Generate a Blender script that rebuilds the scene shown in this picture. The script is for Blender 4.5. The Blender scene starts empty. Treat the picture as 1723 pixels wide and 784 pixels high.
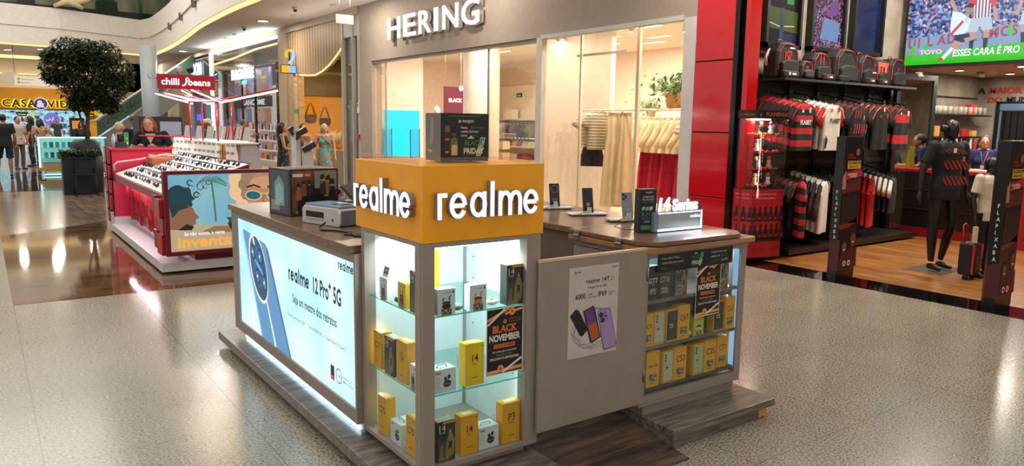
import bpy, bmesh, math, random
from mathutils import Matrix, Vector
PI = math.pi
rnd = random.Random(7)
scn = bpy.context.scene
COL = scn.collection

# ---------------------------------------------------------------- camera
YAW, PIT, ROL, FPX = -.6207, -.1459, .0152, 1250.11
_a = -YAW
_fw = Vector((math.sin(_a)*math.cos(PIT), math.cos(_a)*math.cos(PIT), math.sin(PIT)))
_r0 = Vector((math.cos(_a), -math.sin(_a), 0)); _u0 = _r0.cross(_fw)
_rt = _r0*math.cos(ROL)+_u0*math.sin(ROL); _up = -_r0*math.sin(ROL)+_u0*math.cos(ROL)
cd = bpy.data.cameras.new('camera'); cam = bpy.data.objects.new('camera', cd); COL.objects.link(cam)
M3 = Matrix((_rt, _up, -_fw)).transposed()
cam.matrix_world = Matrix.Translation((-1.4234, -2.6387, 1.65)) @ M3.to_4x4()
cd.sensor_width = 36; cd.lens = FPX/1723*36; cd.clip_end = 200; cd.clip_start = .05
scn.camera = cam
# ---------------------------------------------------------------- world and exposure
scn.view_settings.view_transform = 'Standard'; scn.view_settings.look = 'None'
scn.view_settings.exposure = 0.0; scn.view_settings.gamma = 1; scn.view_settings.use_curve_mapping = False
wd = bpy.data.worlds.new('world'); scn.world = wd; wd.use_nodes = True
wd.node_tree.nodes['Background'].inputs[0].default_value = (1, .93, .83, 1)
wd.node_tree.nodes['Background'].inputs[1].default_value = .62
try:
    scn.cycles.max_bounces = 7; scn.cycles.transparent_max_bounces = 24; scn.cycles.use_denoising = True
    scn.cycles.caustics_reflective = False; scn.cycles.caustics_refractive = False
    scn.cycles.sample_clamp_indirect = 4
except Exception: pass

def area(name, loc, sx, sy, power, col=(1, .9, .78), rot=(0, 0, 0), spread=None):
    l = bpy.data.lights.new(name, 'AREA'); l.shape = 'RECTANGLE'; l.size = sx; l.size_y = sy
    l.energy = power; l.color = col
    if spread: l.spread = spread
    o = bpy.data.objects.new(name, l); o.location = loc; o.rotation_euler = rot; COL.objects.link(o)
    return o
# unseen fill lights over the atrium; far one added to brighten the balcony
area('atrium_fill', (-2.5, 3, 9), 9, 14, 420, (.96, .97, .92))
area('atrium_fill', (-2.5, 22, 9.2), 8, 12, 1100, (1, .94, .85))

ORD = 'first second third fourth fifth sixth seventh eighth ninth tenth eleventh twelfth thirteenth fourteenth fifteenth sixteenth seventeenth eighteenth nineteenth twentieth'.split()
# ---------------------------------------------------------------- materials
def lin(h):
    h = h.lstrip('#'); r = []
    for i in (0, 2, 4):
        c = int(h[i:i+2], 16)/255
        r.append(c/12.92 if c <= .04045 else ((c+.055)/1.055)**2.4)
    return (*r, 1)
MC = {}
def mat(col, rough=.5, metal=0, emit=0, ecol=None, alpha=1, trans=0, spec=None, coat=0, bump=0, bscale=200):
    key = (col, rough, metal, emit, ecol, alpha, trans, spec, coat, bump, bscale)
    if key in MC: return MC[key]
    m = bpy.data.materials.new('surface'); m.use_nodes = True; n = m.node_tree.nodes; b = n['Principled BSDF']
    b.inputs['Base Color'].default_value = lin(col); b.inputs['Roughness'].default_value = rough
    b.inputs['Metallic'].default_value = metal
    if emit:
        b.inputs['Emission Color'].default_value = lin(ecol or col); b.inputs['Emission Strength'].default_value = emit
    b.inputs['Alpha'].default_value = alpha
    if trans: b.inputs['Transmission Weight'].default_value = trans; b.inputs['IOR'].default_value = 1.45
    if spec is not None: b.inputs['Specular IOR Level'].default_value = spec
    if coat: b.inputs['Coat Weight'].default_value = coat; b.inputs['Coat Roughness'].default_value = .05
    # a faint procedural unevenness so that no surface is perfectly flat in tone
    L = m.node_tree.links
    if not emit and not trans and alpha == 1:
        tc = n.new('ShaderNodeTexCoord'); ns = n.new('ShaderNodeTexNoise'); ns.inputs['Scale'].default_value = 9
        ns.inputs['Detail'].default_value = 4
        mx = n.new('ShaderNodeMix'); mx.data_type = 'RGBA'; mx.blend_type = 'MULTIPLY'
        mx.inputs[6].default_value = lin(col)
        rp = n.new('ShaderNodeMapRange'); rp.inputs[3].default_value = .86; rp.inputs[4].default_value = 1.12
        L.new(tc.outputs['Object'], ns.inputs['Vector']); L.new(ns.outputs[0], rp.inputs[0]); L.new(rp.outputs[0], mx.inputs[7])
        mx.inputs[0].default_value = 1; L.new(mx.outputs[2], b.inputs['Base Color'])
        if bump:
            n2 = n.new('ShaderNodeTexNoise'); n2.inputs['Scale'].default_value = bscale; n2.inputs['Detail'].default_value = 3
            bp = n.new('ShaderNodeBump'); bp.inputs['Strength'].default_value = bump; bp.inputs['Distance'].default_value = .01
            L.new(tc.outputs['Object'], n2.inputs['Vector']); L.new(n2.outputs[0], bp.inputs['Height']); L.new(bp.outputs[0], b.inputs['Normal'])
    MC[key] = m
    return m
def glow(col, s=1.0): return mat('#000000', .4, 0, s, col)
def glassy(tint='#e8f4f2', mixf=.08, rough=.02, trans_col=None):
    key = ('glass', tint, mixf, rough, trans_col)
    if key in MC: return MC[key]
    m = bpy.data.materials.new('glass'); m.use_nodes = True; nt = m.node_tree; n = nt.nodes; L = nt.links
    n.remove(n['Principled BSDF'])
    t = n.new('ShaderNodeBsdfTransparent'); t.inputs[0].default_value = lin(trans_col or tint)
    g = n.new('ShaderNodeBsdfGlossy'); g.inputs['Roughness'].default_value = rough
    fr = n.new('ShaderNodeLayerWeight'); fr.inputs[0].default_value = .25
    mr = n.new('ShaderNodeMapRange'); mr.inputs[3].default_value = mixf*.6; mr.inputs[4].default_value = min(1, mixf*5)
    mx = n.new('ShaderNodeMixShader'); L.new(fr.outputs['Fresnel'], mr.inputs[0]); L.new(mr.outputs[0], mx.inputs[0])
    L.new(t.outputs[0], mx.inputs[1]); L.new(g.outputs[0], mx.inputs[2]); L.new(mx.outputs[0], n['Material Output'].inputs[0])
    MC[key] = m
    return m
def nodemat(name):
    m = bpy.data.materials.new(name); m.use_nodes = True
    return m, m.node_tree.nodes, m.node_tree.links, m.node_tree.nodes['Principled BSDF']
def ramp(n, stops, interp='LINEAR'):
    r = n.new('ShaderNodeValToRGB'); cr = r.color_ramp; cr.interpolation = interp
    cr.elements[0].position = stops[0][0]; cr.elements[0].color = lin(stops[0][1])
    cr.elements[1].position = stops[-1][0]; cr.elements[1].color = lin(stops[-1][1])
    for p, c in stops[1:-1]:
        e = cr.elements.new(p); e.color = lin(c)
    return r
def noise_mat(name, stops, scale=(1, 1, 1), ns=5, detail=5, rough=.5, bump=0, kind='noise', emit=0, spec=None, metal=0, interp='LINEAR', dist=0):
    m, n, L, b = nodemat(name)
    tc = n.new('ShaderNodeTexCoord'); mp = n.new('ShaderNodeMapping'); mp.inputs['Scale'].default_value = scale
    L.new(tc.outputs['Object'], mp.inputs[0])
    if kind == 'voronoi':
        t = n.new('ShaderNodeTexVoronoi'); t.inputs['Scale'].default_value = ns; o = t.outputs['Color']
    elif kind == 'vdist':
        t = n.new('ShaderNodeTexVoronoi'); t.inputs['Scale'].default_value = ns; o = t.outputs['Distance']
    else:
        t = n.new('ShaderNodeTexNoise'); t.inputs['Scale'].default_value = ns; t.inputs['Detail'].default_value = detail; o = t.outputs[0]
        t.inputs['Distortion'].default_value = dist
    L.new(mp.outputs[0], t.inputs['Vector'])
    r = ramp(n, stops, interp); L.new(o, r.inputs[0]); L.new(r.outputs[0], b.inputs['Base Color'])
    b.inputs['Roughness'].default_value = rough; b.inputs['Metallic'].default_value = metal
    if spec is not None: b.inputs['Specular IOR Level'].default_value = spec
    if emit:
        b.inputs['Base Color'].default_value = (0, 0, 0, 1); L.remove(b.inputs['Base Color'].links[0])
        L.new(r.outputs[0], b.inputs['Emission Color']); b.inputs['Emission Strength'].default_value = emit
    if bump:
        bp = n.new('ShaderNodeBump'); bp.inputs['Strength'].default_value = bump; bp.inputs['Distance'].default_value = .01
        L.new(o, bp.inputs['Height']); L.new(bp.outputs[0], b.inputs['Normal'])
    return m

# ---------------------------------------------------------------- mesh builder
def frame(o, x, y):
    x = Vector(x).normalized(); y = Vector(y).normalized(); z = x.cross(y)
    m = Matrix((x, y, z)).transposed().to_4x4(); m.translation = Vector(o)
    return m
def FX(x, y, z): return frame((x, y, z), (1, 0, 0), (0, 0, 1))       # face towards -Y, right = +X
def FY(x, y, z): return frame((x, y, z), (0, -1, 0), (0, 0, 1))      # face towards -X, right = -Y
def FZ(x, y, z, a=0): return frame((x, y, z), (math.cos(a), math.sin(a), 0), (-math.sin(a), math.cos(a), 0))
TC = {}
def text_geo(s, off=0, spacing=1.0):
    key = (s, off, spacing)
    if key in TC: return TC[key]
    c = bpy.data.curves.new('t', 'FONT'); c.body = s; c.size = 1; c.offset = off; c.space_character = spacing
    c.resolution_u = 3; c.fill_mode = 'FRONT' if hasattr(c, 'fill_mode') else c.fill_mode
    o = bpy.data.objects.new('t', c); COL.objects.link(o); bpy.context.view_layer.update()
    dg = bpy.context.evaluated_depsgraph_get(); me = bpy.data.meshes.new_from_object(o.evaluated_get(dg))
    vs = [v.co.copy() for v in me.vertices]; fs = [tuple(p.vertices) for p in me.polygons]
    bpy.data.objects.remove(o); bpy.data.curves.remove(c); bpy.data.meshes.remove(me)
    TC[key] = (vs, fs)
    return TC[key]
class MB:
    def __init__(s, T=None):
        s.v = []; s.f = []; s.m = []; s.mats = []; s.sm = []; s.T = T or Matrix.Identity(4)
    def mi(s, m):
        if m not in s.mats: s.mats.append(m)
        return s.mats.index(m)
    def add(s, vs, fs, m, T=None, smooth=False):
        T = s.T @ T if T is not None else s.T
        b = len(s.v); s.v.extend((T @ Vector(p)) for p in vs); k = s.mi(m)
        for f in fs: s.f.append(tuple(b+i for i in f)); s.m.append(k); s.sm.append(smooth)
        return s
    def box(s, a, b, m, T=None, faces=None):
        x0, y0, z0 = a; x1, y1, z1 = b
        vs = [(x0, y0, z0), (x1, y0, z0), (x1, y1, z0), (x0, y1, z0), (x0, y0, z1), (x1, y0, z1), (x1, y1, z1), (x0, y1, z1)]
        return s.add(vs, [(0, 3, 2, 1), (4, 5, 6, 7), (0, 1, 5, 4), (1, 2, 6, 5), (2, 3, 7, 6), (3, 0, 4, 7)], m, T)
    def rect(s, x, y, w, h, m, T, z=0):
        return s.add([(x, y, z), (x+w, y, z), (x+w, y+h, z), (x, y+h, z)], [(0, 1, 2, 3)], m, T)
    def poly(s, pts, m, T=None, z=0):
        return s.add([(p[0], p[1], z if len(p) == 2 else p[2]) for p in pts], [tuple(range(len(pts)))], m, T)
    def prism(s, pts, d, m, T=None, z0=0):
        n = len(pts); vs = [(p[0], p[1], z0) for p in pts]+[(p[0], p[1], z0+d) for p in pts]
        fs = [tuple(range(n))[::-1], tuple(range(n, 2*n))]+[(i, (i+1) % n, n+(i+1) % n, n+i) for i in range(n)]
        return s.add(vs, fs, m, T)
    def disc(s, x, y, r, m, T, z=0, n=20, ry=None):
        return s.poly([(x+r*math.cos(2*PI*i/n), y+(ry or r)*math.sin(2*PI*i/n)) for i in range(n)], m, T, z)
    def ring(s, x, y, r0, r1, m, T, z=0, n=28, a0=0, a1=2*PI, sx=1):
        vs = []; fs = []
        for i in range(n+1):
            a = a0+(a1-a0)*i/n
            vs += [(x+sx*r0*math.cos(a), y+r0*math.sin(a), z), (x+sx*r1*math.cos(a), y+r1*math.sin(a), z)]
            if i: k = 2*i; fs.append((k-2, k-1, k+1, k))
        return s.add(vs, fs, m, T)
    def tube(s, pts, r, m, n=8, T=None, cap=True):
        pts = [Vector(p) for p in pts]; rs = r if isinstance(r, (list, tuple)) else [r]*len(pts)
        vs = []; fs = []; pu = None
        for i, p in enumerate(pts):
            d = (pts[min(i+1, len(pts)-1)]-pts[max(i-1, 0)])
            d = d.normalized() if d.length > 1e-9 else Vector((0, 0, 1))
            if pu is None: u = d.orthogonal().normalized()
            else:
                u = (pu-d*pu.dot(d)); u = u.normalized() if u.length > 1e-6 else d.orthogonal().normalized()
            pu = u; w = d.cross(u)
            for k in range(n):
                a = 2*PI*k/n; vs.append(p+(u*math.cos(a)+w*math.sin(a))*rs[i])
            if i:
                b = (i-1)*n
                for k in range(n): fs.append((b+k, b+(k+1) % n, b+n+(k+1) % n, b+n+k))
        if cap: fs.append(tuple(range(n))[::-1]); fs.append(tuple(range((len(pts)-1)*n, len(pts)*n)))
        return s.add(vs, fs, m, T, smooth=n > 5)
    def lathe(s, prof, m, c=(0, 0, 0), n=24, T=None, sy=1):
        vs = []; fs = []; q = len(prof)
        for k in range(n):
            a = 2*PI*k/n
            for r, z in prof: vs.append((c[0]+r*math.cos(a), c[1]+sy*r*math.sin(a), c[2]+z))
        for k in range(n):
            k2 = (k+1) % n
            for i in range(q-1): fs.append((k*q+i, k2*q+i, k2*q+i+1, k*q+i+1))
        if prof[0][0] > 1e-6: fs.append(tuple(k*q for k in range(n))[::-1])
        if prof[-1][0] > 1e-6: fs.append(tuple(k*q+q-1 for k in range(n)))
        return s.add(vs, fs, m, T, smooth=True)
    def ell(s, c, r, m, T=None, n=14, q=9):
        r = (r, r, r) if not isinstance(r, (tuple, list)) else r
        vs = [(c[0], c[1], c[2]-r[2])]; fs = []
        for i in range(1, q):
            t = -PI/2+PI*i/q
            for k in range(n):
                a = 2*PI*k/n; vs.append((c[0]+r[0]*math.cos(t)*math.cos(a), c[1]+r[1]*math.cos(t)*math.sin(a), c[2]+r[2]*math.sin(t)))
        vs.append((c[0], c[1], c[2]+r[2]))
        for k in range(n): fs.append((0, 1+(k+1) % n, 1+k))
        for i in range(q-2):
            for k in range(n):
                b = 1+i*n; fs.append((b+k, b+(k+1) % n, b+n+(k+1) % n, b+n+k))
        b = 1+(q-2)*n
        for k in range(n): fs.append((b+k, b+(k+1) % n, len(vs)-1))
        return s.add(vs, fs, m, T, smooth=True)
    def text(s, t, x, y, h, m, T, z=.0006, d=0, off=0, sx=1, al='l', spacing=1.0, slant=0):
        vs, fs = text_geo(t, off, spacing)
        if not vs: return s
        k = h/.72; x0 = min(v.x for v in vs); x1 = max(v.x for v in vs); w = (x1-x0)*k*sx
        ox = {'l': 0, 'c': -w/2, 'r': -w}[al]
        p = [(x+ox+((v.x-x0)*sx+v.y*slant)*k, y+v.y*k, z) for v in vs]
        if not d: return s.add(p, fs, m, T)
        # extruded letters
        n = len(p); edges = {}
        for f in fs:
            for i in range(len(f)): edges[(f[i], f[(i+1) % len(f)])] = 1
        q = p+[(a, b, c+d) for a, b, c in p]
        sides = [(a, b, b+n, a+n) for (a, b) in edges if (b, a) not in edges]
        return s.add(q, [tuple(i+n for i in f) for f in fs]+[tuple(reversed(f)) for f in fs]+sides, m, T)
    def stroke(s, pts, w, m, T, z=.0006, d=0, closed=False):
        n = len(pts); L = []; R = []
        for i in range(n):
            a = pts[(i-1) % n] if (closed or i) else pts[i]; b = pts[(i+1) % n] if (closed or i < n-1) else pts[i]
            dx, dy = b[0]-a[0], b[1]-a[1]; l = math.hypot(dx, dy) or 1; nx, ny = -dy/l*w/2, dx/l*w/2
            L.append((pts[i][0]+nx, pts[i][1]+ny)); R.append((pts[i][0]-nx, pts[i][1]-ny))
        for i in range(n if closed else n-1):
            j = (i+1) % n
            quad = [R[i], R[j], L[j], L[i]]
            if d: s.prism(quad, d, m, T, z)
            else: s.poly(quad, m, T, z)
        return s
    def build(s, name, parent=None, bevel=0, seg=2, mods=None, recalc=False):
        me = bpy.data.meshes.new(name)
        off = Vector((0, 0, 0))
        if parent is not None and not parent.get('_local'): off = wloc(parent)
        me.from_pydata([tuple(v-off) for v in s.v], [], s.f)
        for m in s.mats: me.materials.append(m)
        me.polygons.foreach_set('material_index', s.m); me.polygons.foreach_set('use_smooth', s.sm)
        if recalc:
            bm = bmesh.new(); bm.from_mesh(me); bmesh.ops.recalc_face_normals(bm, faces=bm.faces); bm.to_mesh(me); bm.free()
        me.update()
        o = bpy.data.objects.new(name, me); COL.objects.link(o)
        if parent is not None: o.parent = parent
        if bevel:
            b = o.modifiers.new('b', 'BEVEL'); b.width = bevel; b.segments = seg; b.limit_method = 'ANGLE'; b.angle_limit = math.radians(50)
        return o
def wloc(o):
    v = Vector((0, 0, 0))
    while o is not None: v += o.location; o = o.parent
    return v
def thing(name, label, cat, loc=(0, 0, 0), group=None, local=False):
    o = bpy.data.objects.new(name, None); COL.objects.link(o); o.location = loc; o.empty_display_size = .1
    o['label'] = label; o['category'] = cat
    if group: o['group'] = group
    if local: o['_local'] = 1
    return o
def tag(o, label, cat, group=None):
    o['label'] = label; o['category'] = cat
    if group: o['group'] = group
    return o
def struct(name, mb, bevel=0, **k):
    o = mb.build(name, None, bevel, **k); o['kind'] = 'structure'; return o
def kids(o): return [c for c in KIDS.get(o.name, [])]
def dup(root, loc=None, rz=None, label=None, group=None, parent=None, scale=None):
    c = root.copy(); COL.objects.link(c)
    if parent is not None: c.parent = parent
    if loc is not None: c.location = loc
    if rz is not None: c.rotation_euler = (root.rotation_euler[0], root.rotation_euler[1], rz)
    if label: c['label'] = label
    if group: c['group'] = group
    if scale is not None: c.scale = (scale,)*3 if not isinstance(scale, (tuple, list)) else scale
    for ch in root.children: dup(ch, parent=c)
    return c

# geometric rounded lettering used on the kiosk (r, e, a, l, m drawn as strokes); returns total width
def logo(mb, x, y, h, m, T, z=.0006, d=0, wt=.16, side=None, sx=1.0):
    r = h*.36; w = h*wt; xh = 2*r
    def arc(cx, cy, rr, a0, a1, n=16): return [(cx+sx*rr*math.cos(a0+(a1-a0)*i/n), cy+rr*math.sin(a0+(a1-a0)*i/n)) for i in range(n+1)]
    def st(p):
        mb.stroke(p, w, m, T, z, d)
        if side is not None and d: mb.stroke(p, w*1.12, side, T, z-d*.02, d*.9)
    cx = x
    st([(cx+w/2, y), (cx+w/2, y+xh)]); st([(cx+w/2, y+xh-w/2), (cx+sx*r*1.15, y+xh-w/2)]); cx += sx*r*1.55
    st(arc(cx+sx*r, y+r, r-w/2, -.5, -2*PI+.02, 26)); st([(cx+w/2, y+r), (cx+sx*2*r-w/2, y+r)]); cx += sx*2*r+r*.42
    st(arc(cx+sx*r, y+r, r-w/2, 0, 2*PI, 26)); st([(cx+sx*2*r-w/2, y), (cx+sx*2*r-w/2, y+xh)]); cx += sx*2*r+r*.42
    st([(cx+w/2, y), (cx+w/2, y+h)]); cx += w+r*.42
    q = r*.82
    st([(cx+w/2, y), (cx+w/2, y+xh)])
    for k in range(2):
        st(arc(cx+w/2+sx*q*.9*(k*2+1)*.95, y+xh-q, q-w/2, PI, 0, 12)); st([(cx+w/2+sx*(q*.9*(k*2+1)*.95+q-w/2), y), (cx+w/2+sx*(q*.9*(k*2+1)*.95+q-w/2), y+xh-q)])
    cx += sx*(q*.9*3*.95+q)+r*.42
    st(arc(cx+sx*r, y+r, r-w/2, -.5, -2*PI+.02, 26)); st([(cx+w/2, y+r), (cx+sx*2*r-w/2, y+r)])
    return cx+sx*2*r-x
# ================================================================ materials of the setting
def granite():
    m, n, L, b = nodemat('granite'); tc = n.new('ShaderNodeTexCoord')
    ns = n.new('ShaderNodeTexNoise'); ns.inputs['Scale'].default_value = 60; ns.inputs['Detail'].default_value = 6; ns.inputs['Roughness'].default_value = .78
    mp = n.new('ShaderNodeMapping'); mp.inputs['Scale'].default_value = (1, 1.6, 1); L.new(tc.outputs['Object'], mp.inputs[0]); L.new(mp.outputs[0], ns.inputs['Vector'])
    r = ramp(n, [(.36, '#14100d'), (.43, '#4f473c'), (.485, '#958c7c'), (.57, '#aca393'), (.68, '#d3cbbc')]); L.new(ns.outputs[0], r.inputs[0])
    big = n.new('ShaderNodeTexNoise'); big.inputs['Scale'].default_value = 2.2; big.inputs['Detail'].default_value = 3; L.new(tc.outputs['Object'], big.inputs['Vector'])
    rb = n.new('ShaderNodeMapRange'); rb.inputs[3].default_value = .82; rb.inputs[4].default_value = 1.1; L.new(big.outputs[0], rb.inputs[0])
    mul = n.new('ShaderNodeMix'); mul.data_type = 'RGBA'; mul.blend_type = 'MULTIPLY'; mul.inputs[0].default_value = 1
    L.new(r.outputs[0], mul.inputs[6]); L.new(rb.outputs[0], mul.inputs[7])
    sp = n.new('ShaderNodeSeparateXYZ'); L.new(tc.outputs['Object'], sp.inputs[0])
    def seam(sock, off, pitch, w):
        a = n.new('ShaderNodeMath'); a.operation = 'ADD'; a.inputs[1].default_value = off; L.new(sock, a.inputs[0])
        p = n.new('ShaderNodeMath'); p.operation = 'PINGPONG'; p.inputs[1].default_value = pitch/2; L.new(a.outputs[0], p.inputs[0])
        l = n.new('ShaderNodeMath'); l.operation = 'LESS_THAN'; l.inputs[1].default_value = w; L.new(p.outputs[0], l.inputs[0]); return l
    s1 = seam(sp.outputs[0], .32+9.6, .96, .0028); s2 = seam(sp.outputs[1], .52+9.33, .933, .0022)
    mx = n.new('ShaderNodeMath'); mx.operation = 'MAXIMUM'; L.new(s1.outputs[0], mx.inputs[0]); L.new(s2.outputs[0], mx.inputs[1])
    sc = n.new('ShaderNodeMath'); sc.operation = 'MULTIPLY'; sc.inputs[1].default_value = .6; L.new(mx.outputs[0], sc.inputs[0])
    fin = n.new('ShaderNodeMix'); fin.data_type = 'RGBA'; L.new(sc.outputs[0], fin.inputs[0]); L.new(mul.outputs[2], fin.inputs[6]); fin.inputs[7].default_value = lin('#4a4035')
    L.new(fin.outputs[2], b.inputs['Base Color']); b.inputs['Roughness'].default_value = .13; b.inputs['Specular IOR Level'].default_value = .5
    n3 = n.new('ShaderNodeTexNoise'); n3.inputs['Scale'].default_value = 260; L.new(tc.outputs['Object'], n3.inputs['Vector'])
    mr = n.new('ShaderNodeMapRange'); mr.inputs[3].default_value = .07; mr.inputs[4].default_value = .3; L.new(n3.outputs[0], mr.inputs[0]); L.new(mr.outputs[0], b.inputs['Roughness'])
    return m
def planks(name, stops, rot=0, sx=1.0, sy=.18, rough=.2, bw=1.2, bh=.2, mortar='#1a120c', ms=.004):
    m, n, L, b = nodemat(name); tc = n.new('ShaderNodeTexCoord'); mp = n.new('ShaderNodeMapping'); mp.inputs['Rotation'].default_value = (0, 0, rot)
    L.new(tc.outputs['Object'], mp.inputs[0])
    m2 = n.new('ShaderNodeMapping'); m2.inputs['Scale'].default_value = (sx, 1/sy, 1); L.new(mp.outputs[0], m2.inputs[0])
    ns = n.new('ShaderNodeTexNoise'); ns.inputs['Scale'].default_value = 2.5; ns.inputs['Detail'].default_value = 6; ns.inputs['Distortion'].default_value = .6
    L.new(m2.outputs[0], ns.inputs['Vector']); r = ramp(n, stops); L.new(ns.outputs[0], r.inputs[0])
    br = n.new('ShaderNodeTexBrick'); br.inputs['Scale'].default_value = 1; br.inputs['Brick Width'].default_value = bw; br.inputs['Row Height'].default_value = bh
    br.inputs['Mortar Size'].default_value = ms; br.inputs['Color1'].default_value = (.82, .82, .82, 1); br.inputs['Color2'].default_value = (1.1, 1.1, 1.1, 1); br.inputs['Mortar'].default_value = (.35, .3, .25, 1)
    L.new(mp.outputs[0], br.inputs['Vector'])
    mx = n.new('ShaderNodeMix'); mx.data_type = 'RGBA'; mx.blend_type = 'MULTIPLY'; mx.inputs[0].default_value = 1
    L.new(r.outputs[0], mx.inputs[6]); L.new(br.outputs[0], mx.inputs[7]); L.new(mx.outputs[2], b.inputs['Base Color']); b.inputs['Roughness'].default_value = rough
    return m
GRAN = granite()
BROWN = planks('polished_brown', [(.3, '#4a3320'), (.5, '#6b4c33'), (.7, '#7d5c40')], sx=.6, sy=.5, rough=.06, bw=.96, bh=.933, ms=.0025)
PLANK = planks('tile_plank', [(.3, '#5f4f42'), (.5, '#86715e'), (.7, '#9c8672')], rot=PI/2, sy=.3, rough=.16, bw=1.3, bh=.65, ms=.006)
DARKB = planks('polished_dark', [(.3, '#231811'), (.5, '#3a2a20'), (.7, '#49372a')], sx=.6, sy=.5, rough=.05, bw=1.2, bh=1.2)
WOODF = planks('wood_floor', [(.3, '#6d4220'), (.5, '#96602f'), (.7, '#ad7640')], rot=PI/2, sx=.7, sy=.12, rough=.3, bw=1.2, bh=.19, ms=.003)
BLKG = mat('#0b0a0a', .06)
WHITE = mat('#d9d2c8', .6); CEIL = mat('#f0ebe4', .7); FASC = mat('#ece7df', .75)
TAUPE = mat('#a2968b', .7); CREAM = mat('#e6dccb', .7)
ALU = mat('#8f8b88', .35, .6); BLACK = mat('#0c0c0d', .5); BLACKG = mat('#0a0a0b', .12)
WARM = glow('#ffd98a', 1.6); LAMP = glow('#fff2dc', 7)
struct('floor', MB().box((-14, -8, -.1), (6.0, 5.08, 0), GRAN).box((-14, 5.08, -.1), (-1.28, 9.6, 0), GRAN))
struct('floor', MB().prism([(-1.28, 5.08), (6.0, 5.08), (6.0, 15), (4.4, 14.0), (-1.28, 9.75)], .1, BROWN, None, -.1))
struct('floor', MB().prism([(-14, 9.6), (-1.28, 9.6), (-1.28, 9.75), (4.4, 14.0), (6.0, 15), (6.17, 17), (-14, 17.1)], .1, PLANK, None, -.1))
struct('floor', MB().box((-14, 17.1, -.1), (6.17, 24, 0), DARKB).box((-14, 24, -.1), (6.17, 52, 0), PLANK))
struct('trim_1', MB().box((6.0, -8, -.1), (6.48, 15, .001), BLKG))
struct('floor', MB().box((6.48, -3, -.1), (14.2, 3.62, .0005), WOODF))
struct('floor', MB().box((6.48, 3.62, -.1), (13, 18, .0), mat('#cbbfae', .25)))
struct('floor', MB().box((6.17, 15, -.1), (12, 46, -.001), mat('#c9b79c', .2)))

# corridor ceiling with the curved edge, its cove strip and the white balcony front
CUR = [(4.0, -6), (4.0, 8), (4.0, 13.9), (4.04, 15.2), (4.03, 16.8), (4.09, 18.7), (4.23, 21.3), (4.45, 23.6), (4.65, 25.7), (4.83, 27.8), (4.95, 29.7), (5.03, 31.6), (5.05, 33.3), (4.8, 34.4)]
FAR = [(1.46, 32.75), (-.5, 32.4), (-6, 30.6), (-14, 28)]
struct('ceiling', MB().prism(CUR+FAR+[(-14, 52), (13, 52), (13, 46), (6.3, 46), (6.3, -6)], .5, CEIL, None, 4.37))
m = MB(); full = CUR+FAR
def wallstrip(m, pts, z0, z1, off0, off1, mt, th=.06):
    # a strip following the edge, pushed out to the left of its path
    ns_ = []
    for i, p in enumerate(pts):
        a = Vector(pts[max(0, i-1)]); b = Vector(pts[min(len(pts)-1, i+1)]); d = (b-a).normalized(); ns_.append(Vector((-d.y, d.x)))
    A = [Vector(p)+ns_[i]*off0 for i, p in enumerate(pts)]; B = [Vector(p)+ns_[i]*off1 for i, p in enumerate(pts)]
    for i in range(len(pts)-1):
        q = [A[i], A[i+1], B[i+1], B[i]]
        m.prism([(v.x, v.y) for v in q], z1-z0, mt, None, z0)
def smoothp(P, k=4):
    out = []
    for i in range(len(P)-1):
        p0 = Vector(P[max(0, i-1)]); p1 = Vector(P[i]); p2 = Vector(P[i+1]); p3 = Vector(P[min(len(P)-1, i+2)])
        for j in range(k):
            t = j/k
            out.append(tuple(.5*((2*p1)+(p2-p0)*t+(2*p0-5*p1+4*p2-p3)*t*t+(3*p1-p0-3*p2+p3)*t**3)))
    out.append(tuple(P[-1])); return out
SC = smoothp(CUR); farp = [CUR[-1]]+FAR
for nm, z0, z1, o0, o1, mt in (('wall_balcony', 4.44, 5.12, .02, .1, FASC), ('wall_balcony', 5.12, 5.9, .1, .16, FASC)):
    mb = MB(); wallstrip(mb, SC, z0, z1, o0, o1, mt); wallstrip(mb, farp, z0, z1, o0, o1, mt); struct(nm, mb)
mb = MB(); wallstrip(mb, SC, 4.355, 4.44, -.02, .06, WARM); wallstrip(mb, farp, 4.38, 4.43, 0, .05, WARM)
tag(mb.build('cove_light'), 'warm glowing light strip along the curved balcony edge', 'light strip')
mb = MB()
for p in ((4.02, 16.8), (4.2, 21.0), (4.75, 26.6), (4.98, 30.5)):
    pass
for k, (x, y) in enumerate(((3.86, 18.6), (4.08, 21.6), (4.43, 25.0), (4.7, 28.2))):
    v = MB().box((x-.04, y-.1, 4.95), (x+.05, y+.1, 5.2), mat('#77706a', .6)).box((x-.045, y-.08, 4.98), (x-.035, y+.08, 5.17), mat('#4b4642', .6))
    tag(v.build('wall_vent'), ORD[k]+' grey slot vent along the curved white balcony front, counted from the near end', 'vent', 'slot vents along the balcony front')
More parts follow.
